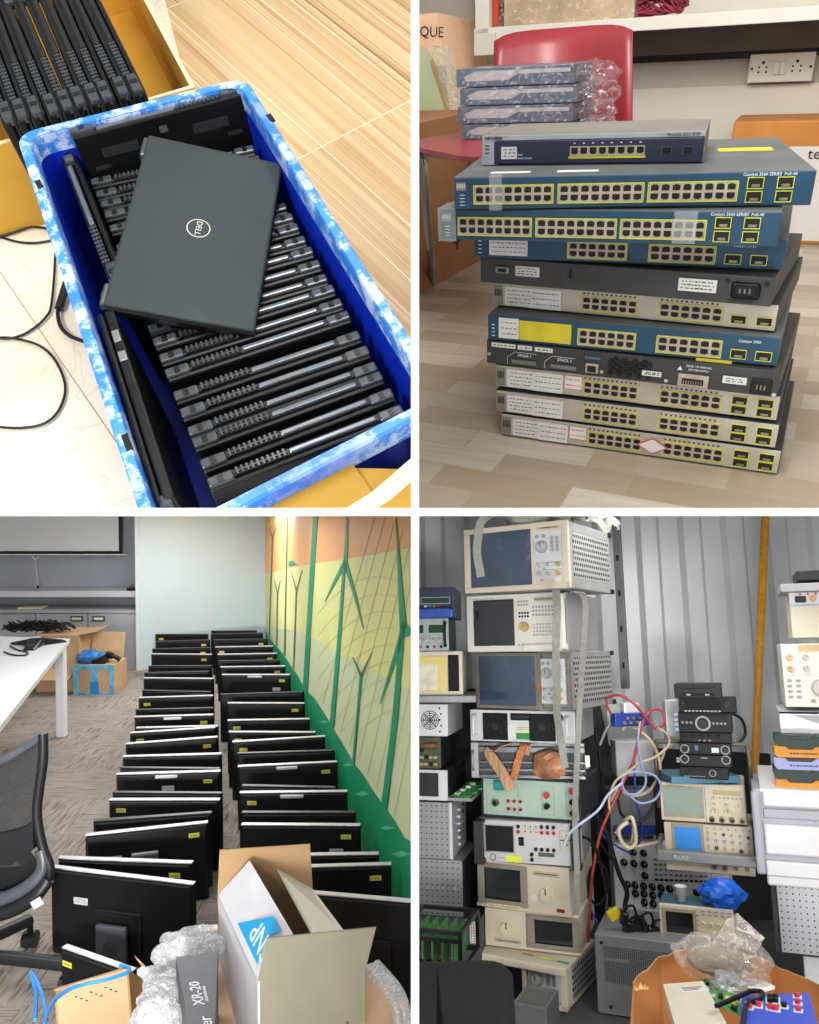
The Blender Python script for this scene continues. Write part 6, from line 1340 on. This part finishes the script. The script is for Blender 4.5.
g=G(); g.tube([(-.02,.10,H*.45),(-.03,.02,H*.25),(-.02,-.035,H*.12)],.012,gryc,n=8,spline=False); g.box((-.03,-.05,-.006),(W+.01,-.022,H*.26),gryc,.006); g.tube([(W+.01,-.035,H*.12),(W+.02,.02,H*.25),(W+.02,.10,H*.45)],.012,gryc,n=8,spline=False); h_=part('handle_bar',g,r,label='grey handle bar')
g=G(); g.text('FLUKE',.02,whi,T(W*.19,-.0505,H*.10)@RX(pi/2)); part('lettering',g,h_)
for i in range(6):
    for j in range(3): knob(f,W*(.5+.09*i),H*(.38+.2*j)-.002*i,.008 if j<2 else .006,(knb,kbk,knt)[(i+j)%3] if j!=1 else knb,.012)
btns(f,W*.5,H*.9,8,1,.027,.01,.008,.006,btn)
# shelf under with BNC row
g=G(); bl=T(0,-.002,-.045)
for k in range(4): g=G(); x=W*(.55+.12*k); g.cyl((x,-.012,-.02),(x,.02,-.02),.010,pm('bnc_bronze','#7a6350',.35,.7)); part('input_socket',g,f)
g=G(); g.box((0,.004,-.05),(W,.28,-.002),bei,.003); part('lower_case',g,r)
r,W,H=simple('folder','blue-teal folder lying between the car radios and the pale green scope','folder',672,741,784,777,3.28,YI,.22,pm('teal_folder','#4d7f97',.5,0,.06,8),None,.003)
RG='car radios stacked on the blue folder'
cbk=pm('radio_black','#08090a',.45,0,.2,30,spec=.25); cgr=pm('radio_charcoal','#17181b',.45,0,.1,20,spec=.3)
def radio(label_,x0,x1,yb,yt,dep=3.3,m=cbk,cat='car radio'):
    r,W,H=simple('car_radio',label_,cat,x0,x1,yb,yt,dep,.05,.16,m,m,.003,RG); return r,W,H
r,W,H=radio('lowest car radio of the stack, with a disc slot and silver buttons',680,729,778,766)
g=G(); g.box((W*.1,-.001,H*.75),(W*.9,.0,H*.85),dark); part('disc_slot',g,r); btns(r,W*.12,H*.2,8,1,W*.055,.01,W*.035,H*.1,btn); knob(r,W*.68,H*.5,H*.22,cgr,.012,ring=btn)
r,W,H=radio('car radio second from bottom with two knobs at its sides',680,732,766,754)
for u in (.1,.9): knob(r,W*u,H*.62,H*.28,cgr,.014,ring=btn)
g=G(); g.box((W*.42,-.001,H*.7),(W*.55,.0,H*.78),btn); g.box((-.012,0,H*.3),(0,.004,H*.7),btn); g.cyl((-.006,-.001,H*.5),(-.006,.005,H*.5),.003,dark); part('mount_tab',g,r)
r,W,H=radio('car radio third from bottom with two side knobs and a small white-green display',680,732,754,742)
for u in (.1,.88): knob(r,W*u,H*.45,H*.28,cgr,.014,ring=btn)
g=G(); g.box((W*.62,-.001,H*.2),(W*.76,.0,H*.6),pm('pale_green_display','#c3d8cb',.3)); part('display',g,r); g=G(); g.box((W*.3,-.001,H*.35),(W*.36,.0,H*.75),pm('blue_mark','#3a62a8',.4)); part('printed_mark',g,r)
r,W,H=radio('car radio fourth from bottom with a row of triangular buttons',680,732,742,732)
btns(r,W*.1,H*.65,5,1,W*.16,.01,W*.09,H*.28,cgr); btns(r,W*.38,H*.22,3,1,W*.1,.01,W*.05,H*.18,btn)
r,W,H=radio('tall car radio with one large silver-ringed central knob',679,733,732,712)
knob(r,W*.46,H*.45,H*.28,cgr,.02,ring=btn); btns(r,W*.08,H*.48,3,1,W*.08,.01,W*.05,H*.12,btn); btns(r,W*.66,H*.46,4,1,W*.07,.01,W*.05,H*.12,btn)
g=G(); g.box((W*.05,-.001,H*.86),(W*.95,.0,H*.92),dark); part('disc_slot',g,r)
g=G()
for k in range(4): g.box((-.016,.0,H*(.05+.25*k)),(0,.004,H*(.05+.25*k)+.012),pm('bracket_pale_blue','#8fa5b5',.5))
part('mount_bracket',g,r)
r,W,H=radio('car radio second from top with a wide black display and a right-hand knob',679,737,712,698)
g=G(); g.box((W*.1,-.001,H*.2),(W*.74,.0,H*.9),dark); part('display',g,r); knob(r,W*.84,H*.62,H*.26,cgr,.016); knob(r,W*.08,H*.68,H*.14,cgr,.012); btns(r,W*.12,H*.08,10,1,W*.065,.01,W*.05,H*.12,btn)
r,W,H=radio('topmost charcoal car radio with a disc slot, set back on the stack',674.6,722,698,684,3.32,cgr)
g=G(); g.box((W*.16,-.001,H*.66),(W*.84,.0,H*.74),dark); g.box((W*.14,-.0008,H*.14),(W*.84,.0,H*.36),dark); part('disc_slot',g,r); btns(r,W*.3,H*.24,2,1,W*.4,.01,W*.1,H*.14,btn)
r,W,H=simple('white_device','slim white device standing upright behind the left side of the car radios','device',668,681,747,700,3.5,YI,.05,wsh,None,.005)
# --- scope on the grey enclosure, cup, bag, adaptors
r,W,H=simple('enclosure','grey perforated power enclosure standing on the floor left of the cardboard box','enclosure',598,716,1013,934,3.0,.05,.35,pm('enclosure_grey','#868a8d',.5,.2,.06,6),None,.003)
g=G(); g.box((W*.08,-.002,H*.42),(W*.98,.001,H*.86),perfe); part('vent_panel',g,r); g=G(); g.box((W*.08,-.004,H*.68),(W*.3,.0,H*.72),pm('enclosure_grey','#868a8d',.5,.2,.06,6)); part('vent_bar',g,r)
for u,v in ((.06,.9),(.12,.1)): g=G(); g.cyl((W*u,-.003,H*v),(W*u,.0,H*v),.006,dark); part('screw',g,r)
tl=pm('teal_case_plastic','#38606c',.5,0,.1,15)
r,W,H,f=midscope('oscilloscope','small beige oscilloscope with a black screen standing on the grey enclosure',660.5,736,938,903,3.05,.05,.14,tl,scd,.09,.46,.2,.80)
g=G(); words(g,W*.08,W*.3,H*.08,seed=12,y=-.0006); part('lettering',g,f)
for i in range(4):
    for j in range(2): knob(f,W*(.60+.1*i),H*(.32+.22*j),.0085,pm('knob_cream','#d6caa6',.45,0,.05,20),.012)
    g=G(); x=W*(.60+.1*i); g.cyl((x,-.012,H*.12),(x,.0,H*.12),.010,steel); g.cyl((x,-.0125,H*.12),(x,-.010,H*.12),.006,dark); part('input_socket',g,f)
btns(f,W*.52,H*.2,1,5,.01,H*.14,.010,.007,btn); btns(f,W*.6,H*.8,5,2,W*.085,.012,.014,.007,btn)
top_=T(*r.matrix_basis.translation)
lw_=BAY[4].inverted()@r.matrix_basis
def onscope(u,v,dz=0): return lw_@Vector((W*u,v,H+dz))
c=onscope(.3,.06); g=G(); g.lathe([(.0,.0),(.017,0),(.022,.052),(.0235,.053),(.0225,.054),(.021,.052),(.016,.003),(0,.003)],pm('white_cup','#dcdcd8',.5,0,.03,20)); solo('paper_cup',g,'white disposable cup standing on the small black-screened scope','cup',tuple(c))
c=onscope(.86,.05); g=crumple((c.x,c.y,c.z+.04),.05,pm('blue_bag_plastic','#1560cf',.25,0,.2,20),44,3,.36,(1.2,.8,.85)); solo('plastic_bag',g,'crumpled bright blue plastic bag on the small black-screened scope','bag')
g=G(); 
for q,(x,y,w_,h_,ro) in enumerate(((630,928,.05,.05,.3),(641,925,.045,.06,-.4),(652,932,.05,.045,.2),(624,918,.03,.05,.1))):
    g=G(); p=ray(x,y)*3.08; g.box((-w_/2,-.02,-h_/2),(w_/2,.02,h_/2),pm('adaptor_black','#121315',.3,0,.3,20),.008,X=T(*p)@RZ(YI+ro)@RY(ro)); g.tube([p,p+Vector((.01,-.02,.04)),p+Vector((.04,-.01,.05)),p+Vector((.05,.0,.0))],.005,kbk)
    solo('power_adaptor',g,['black power adaptor in front of the knob panel, left of two middle ones','black power adaptor lying beside the small scope, tilted left','lowest black power adaptor, touching the small scope corner','small black plug end hanging by the yellow tag'][q],'adaptor')
g=G(); p=ray(614,914)*3.1; g.box((-.024,-.012,-.02),(.024,.012,.02),pm('yellow_tag_plastic','#d8c81e',.4),.004,X=T(*p)@RZ(YI)@RY(-.5)); solo('yellow_plug',g,'yellow plug lying at the top left corner of the grey enclosure','plug')
# --- right column
r,W,H=simple('set_top_box','slim black box on the uppermost tray of the right column','device',797,845,581,571,3.2,.05,.25,cbk,cgr,.004)
r,W,H=simple('metal_tray','grey metal tray with an upturned lip under the slim black box','tray',781,845,592,584,3.15,.05,.32,gryc,None,.002)
r,W,H=simple('power_meter','beige instrument with an orange lamp and black rocker, under the grey tray','instrument',793,845,638,592,3.2,.05,.3,bei,bei,.004)
g=G(); g.box((0,-.003,H*.72),(W,.0,H*.98),pan); g.box((0,-.0035,H*.69),(W,-.0028,H*.72),pm('pale_blue_line','#8fa6c9',.6)); p=part('control_strip',g,r)
g=G(); g.box((.02,-.01,H*.76),(.06,.0,H*.9),kbk,.003); part('rocker_switch',g,p); g=G(); g.cyl((.085,-.014,H*.84),(.085,.0,H*.84),.012,orn); part('lamp',g,p)
for k in range(3): g=G(); g.cyl((.04+k*.028,-.007,H*.94),(.04+k*.028,.0,H*.94),.005,redp); part('jack',g,p)
r,W,H=simple('oscilloscope','white oscilloscope control face with a large knob, in the right column','oscilloscope',786,845,707,644,3.15,.05,.35,bei2,bei2,.004)
g=G(); g.box((W*.30,-.004,H*.88),(W*.8,.0,H*.98),pm('tan_tape','#c4a674',.5)); part('tape',g,r)
knob(r,W*.62,H*.30,.034,knb,.025); 
for x,z in ((.14,.78),(.42,.78),(.14,.6),(.42,.6),(.72,.78)): knob(r,W*x,H*z,.012,knb if x>.2 else knt,.02)
btns(r,W*.10,H*.16,2,4,W*.15,H*.085,.018,.010,btn); btns(r,W*.48,H*.1,3,1,W*.14,.01,.018,.012,btn)
g=G(); g.box((W*.04,-.001,H*.5),(W*.25,.0,H*.505),pm('pale_blue_line','#8fa6c9',.6)); g.box((W*.3,-.001,H*.5),(W*.8,.0,H*.505),pm('pale_blue_line','#8fa6c9',.6)); part('printed_lines',g,r)
r,W,H=simple('white_cabinet_box','white metal box with a slanted front plate beneath the scope control face','box',781,845,736,711,3.15,.05,.35,wsh,wsh,.004)
g=G(); g.box((0,-.004,H*.9),(W,.0,H*.98),dark); part('slot',g,r); g=G(); g.prism([(W*.2,H*.85),(W,H*.85),(W,H*.2)],.003,gryc,X=T(0,-.003,0)); part('plate',g,r)
cols=[('yellow','#cf8a0c',790,778),('dark green','#0d2c1f',779,768),('lilac','#9d9fd0',769,757),('yellow','#cf8a0c',757,745),('dark green','#0d2c1f',746,735)]
lb5=['yellow cartridge at the bottom of the coloured stack on the white printer','dark green cartridge between the bottom yellow and the lilac one','lilac cartridge in the middle of the coloured stack','handwritten yellow cartridge just above the lilac one','dark green cartridge topping the coloured stack']
for k,(c_,hx_,yb_,yt_) in enumerate(cols):
    m=pm('cartridge_'+c_.replace(' ','_'),hx_,.45,0,.08,20,spec=.3)
    r,W,H,dp=inst('cartridge',lb5[k],'cartridge',775+ (1.5 if k in(0,) else 0),826,yb_,yt_,3.05,.05+.02*(k%2),.14,'coloured cartridges stacked on the white printer')
    g=G(); g.prism([(0,H*.25),(W*.06,0),(W*.94,0),(W,H*.25),(W,H*.97),(W*.84,H*.97),(W*.74,H*.66),(W*.3,H*.66),(W*.2,H*.97),(0,H*.97)],.14,m); part('shell',g,r)
    g=G(); g.box((W*.2,.006,H*.5),(W*.8,.13,H*.96),kbk); 
    for q in range(8): g.box((W*(.26+.06*q),.0,H*.68),(W*(.26+.06*q)+.005,.01,H*.94),dgr)
    part('contacts',g,r)
    if k in (2,3): g=G(); words(g,W*.3,W*.85,H*.35,seed=20+k,y=-.0006,h=.006); part('handwriting',g,r)
# printer
r,W,H,dp=inst('printer','large white laser printer standing on the perforated chassis at right','printer',759,850,884,789,3.0,.05,.42)
wpr=pm('printer_white','#dcdbdc',.4,0,.03,6); gpr=pm('printer_grey','#a7aab2',.45,0,.04,6)
g=G(); g.box((0,.01,H*.1),(W,dp,H),gpr,.012); part('body',g,r)
g=G(); g.slab([(W*.1,.0,H*.98),(W,.0,H*.98),(W,dp*.7,H*1.12),(W*.1,dp*.7,H*1.12)],(0,0,.01),wpr); part('top_cover',g,r)
g=G(); g.box((W*.12,-.006,H*.82),(W,.02,H*.98),wpr,.008); part('upper_panel',g,r)
g=G(); g.box((W*.12,-.002,H*.70),(W,.02,H*.80),gpr,.004); part('output_slot',g,r)
g=G(); g.box((W*.11,-.008,H*.32),(W,.02,H*.64),wpr,.008); part('front_door',g,r)
g=G(); g.box((W*.10,-.010,H*.0),(W,.02,H*.26),wpr,.008); g.box((W*.10,-.012,H*.10),(W,-.004,H*.115),gpr); part('paper_tray',g,r)
g=G(); g.box((-.004,-.004,H*.1),(W*.1,.05,H*.97),gpr,.01); part('side_column',g,r)
r,W,H=simple('perforated_chassis','perforated silver chassis carrying the white printer at lower right','chassis',782,850,952,885,3.0,.05,.35,perfs,perfs,.001)
g=G(); g.box((-.02,.0,0),(-.006,.03,H),dgr); part('side_rail',g,r)
r,W,H=simple('white_cabinet_box','white box edge under the right-hand perforated chassis','box',808,850,1012,956,3.0,.05,.3,wsh,wsh,.004)
# --- cardboard box with contents, front right
cbx=thing('cardboard_box','torn open brown cardboard box full of parts in the bottom right foreground','box')
ccb=pm('brown_orange_cardboard','#b0743f',.8,0,.1,7,.05,dirt=('#9a6233',4,.6)); cce=pm('cardboard_torn_edge','#c99c68',.85,0,.1,30)
zr=-.93; K=[at(634,985,z=zr),at(704,943,z=zr),at(822,990,z=zr),at(860,1080,z=zr),at(640,1080,z=zr)]
K=[at(633,984,z=zr),at(660,957,z=zr),at(706,942,z=zr),at(770,962,z=zr),at(830,992,z=zr)]
dn=Vector((0,0,-.36))
for i in range(4):
    a,b=K[i],K[i+1]; g=G(); n_=fwd*.005
    m_=[a+(b-a)*q/6+Vector((0,0,random.uniform(-.006,.006) if 0<q<6 else 0)) for q in range(7)]
    for q in range(6): g.slab([m_[q],m_[q+1],m_[q+1]+dn,m_[q]+dn],n_,ccb); g.slab([m_[q]+Vector((0,0,.0012)),m_[q+1]+Vector((0,0,.0012)),m_[q+1],m_[q]],n_*1.05,cce)
    part('back_panel' if i else 'side_panel',g,cbx)
bl_=at(628,1060,z=zr); g=G(); g.slab([K[0],bl_,bl_+dn,K[0]+dn],rgt*.005,ccb); part('side_panel',g,cbx)
g=G(); rr=random.Random(2)
for k in range(7): p=K[0]+Vector((rr.uniform(.004,.03),rr.uniform(-.03,.0),-.005)); g.slab([p,p+Vector((.015,.004,.0)),p+Vector((rr.uniform(-.002,.012),.003,rr.uniform(.006,.018)))],(0,.003,0),cce)
part('torn_edge',g,cbx)
g=G(); cs_=[K[0]+dn,K[2]+dn,K[4]+dn,at(870,1100,z=zr)+dn,bl_+dn]; g.slab(cs_,(0,0,.005),ccb); part('bottom_panel',g,cbx)
def flatbox(name,label_,cat,q,zt_,th,m,bev=.006):
    P=[at(x,y,z=zt_) for x,y in q]; r=thing(name,label_,cat,tuple(P[3])); o_=P[3]
    g=G(); g.slab([p-o_ for p in P],(0,0,-th),m); part('case',g,r); return r,P,o_
r,P,o_=flatbox('white_adaptor_box','cream plastic unit with a small paper label lying in the cardboard box','device',((663,984),(703,981),(726,1022),(676,1028)),-.92,.05,pm('cream_unit_plastic','#d9d2bd',.4,0,.05,10))
a=P[0].lerp(P[1],.35)*.88+P[3].lerp(P[2],.35)*.12; X_=T(*(a-o_))@RZ(yaw_of(P[0],P[1])); g=G(); g.box((0,-.03,.0002),(.075,.0,.001),paper,X=X_); 
for k in range(3): g.box((.004,-.008-.008*k,.001),(.065-.01*k,-.005-.008*k,.0014),ink,X=X_)
part('paper_label',g,r)
r,P,o_=flatbox('trainer_board','bright blue unit with red and black push buttons lying in the cardboard box','device',((742,995),(809,993),(822,1040),(738,1045)),-.90,.04,pm('bright_blue_panel','#2f4fc4',.4,0,.06,10))
ex_=(P[1]-P[0]); ey_=(P[3]-P[0])
for u,v,m in ((.12,.35,kbk),(.12,.5,redp),(.25,.3,redp),(.25,.45,redp),(.42,.2,kbk),(.42,.32,kbk),(.5,.2,kbk),(.5,.32,kbk),(.42,.55,redp),(.5,.6,redp),(.82,.15,redp),(.82,.4,redp),(.82,.65,redp),(.62,.5,kbk)):
    g=G(); p=P[0]+ex_*u+ey_*v*.6-o_; g.cyl(p,p+Vector((0,0,.012)),.007,m,n=12); g.box((p.x-.011,p.y-.011,p.z),(p.x+.011,p.y+.011,p.z+.002),whi); part('push_button',g,r)
g=G(); p=ray(732,965)*2.35
def bagblob(c,r_,seed,fl): return crumple(c,r_,film_mat('thin_clear_bag','#cfc8bd',.2,25),seed,4,.22,fl)
bg=thing('plastic_bag','translucent plastic bag slumped over the back rim of the cardboard box','bag')
pb=at(722,960,z=zr+.04)
g=bagblob(pb,.078,3,(1.45,.7,.75)); part('film',g,bg)
g=crumple(pb+Vector((-.01,.02,-.01)),.075,pm('brown_bag_contents','#8d7c6a',.8,0,.2,12),12,4,.1,(1.1,.55,.52)); part('contents',g,bg)
g=G(); t0=pb+Vector((.03,0,.06)); g.add([t0+Vector((-.05,0,-.02)),t0+Vector((.06,0,-.03)),t0+Vector((.09,.01,.01)),t0+Vector((.02,.01,.07)),t0+Vector((-.01,.0,.05)),t0+Vector((.01,-.03,.0))],[(0,5,3,4),(5,1,2,3),(0,1,5)],film_mat('thin_clear_bag2','#cfc8bd',.34,25)); part('gathered_neck',g,bg)
for k,(x,y,z_,ro) in enumerate(((705,990,-.95,.5),(713,998,-.94,-.4),(722,985,-.96,.2),(735,1005,-.95,.9))):
    g=G(); p=at(x,y,z=z_); g.box((-.05,-.03,0),(.05,.03,.003),pcb,X=T(*p)@RZ(YI+ro)@RX(.2)); 
    for q in range(5): g.box((-.04+q*.018,-.015+.01*(q%2),.003),(-.028+q*.018,.0+.01*(q%2),.012),(kbk,pm('yellow_component','#c9b93a',.5),steel)[q%3],X=T(*p)@RZ(YI+ro)@RX(.2))
    solo('circuit_board',g,['green circuit board leaning beside the cream unit, farthest left','green circuit board with yellow parts next to the cream unit','green circuit board under the clear bag in the cardboard box','green circuit board partly beneath the bright blue unit'][k],'circuit board')
g=crumple(at(728,985,z=-.93),.035,film_mat('silver_film','#c9cdd0',.5,40),9,3,.3,(1,.9,.8)); solo('antistatic_bag',g,'small crumpled antistatic bag between the circuit boards and blue unit','bag')
g=G(); g.tube([at(x,y,z=-.89) for x,y in ((716,1006),(728,1001),(742,995),(752,991),(762,992),(760,999),(750,1002),(745,1010),(742,1030))],.006,kbk); solo('cable',g,'thick black cable curling over the bright blue unit in the box','cable')
g=crumple(at(757,985,z=-.95),.03,paper,15,2,.2,(1.4,.9,.3)); solo('paper_scrap',g,'crumpled white paper scrap behind the bright blue unit','paper')
WORLD=.5
def LIGHTS():
    area(1,(-.75,.4,.4),(-.28,.72,-.9),21,.35,.35,(1,.98,.95))
    area(2,(-.3,.5,1.1),(0,1.9,-.3),25,.8,.8,(1,.98,.94))
    area(2,(-.42,1.4,.8),(-.8,2.5,-.1),14,.5,.5,(1,.97,.92))  # added fill, brightens the cartons and wall at left
    area(2,(.5,1.5,.9),(.6,2.6,-.1),9,.5,.5,(1,.98,.95))  # added fill, brightens the back wall at right
    for y in (2.6,4.6,6.8): area(0,(-1.6,y,-.012),(-1.6,y,-2),(20,26,52)[(2.6,4.6,6.8).index(y)],1.6,1.2,(.97,.98,1))
    area(0,(1.2,1.6,-.012),(1.1,2.6,-1),26,1.0,.8,(1,.99,.97))
    area(0,(1.2,3.2,-.012),(1.2,3.2,-2),10,1.0,.6,(1,.99,.97))
    area(0,(.35,-.9,-.9),(.75,3.2,-1.0),11,.9,.4,(1,.99,.98),60)  # added frontal fill, low behind the eye, for bay 4
    area(0,(-.6,-.9,-.9),(-2,6,-1.2),14,.9,.4,(1,.99,.98),40)  # added frontal fill, low behind the eye, for bay 3
# ================================================================= the four-bay display: white dividers
CUR[0]=0; BAY[0]=ID
white=pm('white_divider_paint','#ffffff',.6,0,.01,10)
D0,TH=.6,.006
g=G(); g.box((-TH/2,D0,-4.2),(TH/2,12,4.2),white); struct('wall_middle',g)
g=G(); g.box((-6,D0,-TH/2),(-TH/2,12,TH/2),white); g.box((TH/2,D0,-TH/2),(6,12,TH/2),white); struct('wall_crosswise',g)
# cut everything that runs into a divider flush with it
def clip(o,planes):
    Mx=world[o.name]; me=o.data; ws=[Mx@v.co for v in me.vertices]; hit=[]
    for co,no in planes:
        ds=[(w-co).dot(no) for w in ws]
        if min(ds)<0: hit.append((co,no,max(ds)))
    if not hit: return
    if any(h[2]<=0 for h in hit):
        dead.append(o); return
    me=me.copy(); o.data=me; bm=bmesh.new(); bm.from_mesh(me); inv=Mx.inverted(); m3=Mx.to_3x3().transposed()
    for co,no,_ in hit:
        lc=inv@co; ln=(m3@no).normalized()
        r=bmesh.ops.bisect_plane(bm,geom=bm.verts[:]+bm.edges[:]+bm.faces[:],plane_co=lc,plane_no=ln,clear_inner=True)
        ed=[e for e in r['geom_cut'] if isinstance(e,bmesh.types.BMEdge)]
        if ed:
            try: bmesh.ops.holes_fill(bm,edges=ed,sides=0)
            except Exception: pass
    if not bm.faces: dead.append(o); bm.free(); return
    bm.to_mesh(me); bm.free()
world={}
def wm(o,M):
    w=M@o.matrix_basis; world[o.name]=w
    for c in o.children: wm(c,w)
SG={1:(-1,1),2:(1,1),3:(-1,-1),4:(1,-1)}
dead=[]
def rec(o,pl):
    for c in list(o.children): rec(c,pl)
    if o.type=='MESH': clip(o,pl)
for o in [o for o in bpy.data.objects if o.parent is None and o.get('_bay')]:
    wm(o,ID); sx,sz=SG[o['_bay']]; e=TH/2+.0004
    rec(o,[(Vector((sx*e,0,0)),Vector((sx,0,0))),(Vector((0,0,sz*e)),Vector((0,0,sz)))])
for o in dead: bpy.data.objects.remove(o)
for o in [o for o in bpy.data.objects if o.type=='EMPTY' and not o.children]: bpy.data.objects.remove(o)
for o in bpy.data.objects:
    if '_bay' in o: del o['_bay']
# ================================================================= lights, world, camera
def spot(bay,loc,tgt,power,ang=60,size=.15,col=(1,1,1),blend=.4):
    CUR[0]=bay; l=bpy.data.lights.new('ceiling_spot','SPOT'); l.energy=power; l.spot_size=radians(ang); l.spot_blend=blend; l.shadow_soft_size=size; l.color=col
    o=bpy.data.objects.new('ceiling_spot',l); COL.objects.link(o); B=BAY[bay]
    p=B@Vector(loc); q=B@Vector(tgt); o.matrix_basis=T(*p)@(q-p).to_track_quat('-Z','Y').to_matrix().to_4x4(); return o
def area(bay,loc,tgt,power,sx,sy,col=(1,1,1),spread=180):
    CUR[0]=bay; l=bpy.data.lights.new('ceiling_and_fill_panel','AREA'); l.shape='RECTANGLE'; l.size=sx; l.size_y=sy; l.energy=power; l.color=col; l.spread=radians(spread)
    o=bpy.data.objects.new('ceiling_and_fill_panel',l); COL.objects.link(o); B=BAY[bay]
    p=B@Vector(loc); q=B@Vector(tgt); o.matrix_basis=T(*p)@(q-p).to_track_quat('-Z','Y').to_matrix().to_4x4(); return o
LIGHTS()
w=bpy.data.worlds.new('World'); bpy.context.scene.world=w; w.use_nodes=True
w.node_tree.nodes['Background'].inputs[0].default_value=(1,1,1,1); w.node_tree.nodes['Background'].inputs[1].default_value=WORLD
cam=bpy.data.cameras.new('camera'); co=bpy.data.objects.new('camera',cam); COL.objects.link(co)
co.rotation_euler=(pi/2,0,0); cam.sensor_fit='VERTICAL'; cam.sensor_height=36; cam.lens=F/1024*36; cam.shift_x=-(PX-409.5)/1024; cam.clip_start=.02; cam.clip_end=100
sc=bpy.context.scene; sc.camera=co
sc.view_settings.view_transform='Standard'; sc.view_settings.look='None'; sc.view_settings.exposure=0; sc.view_settings.gamma=1; sc.view_settings.use_curve_mapping=False
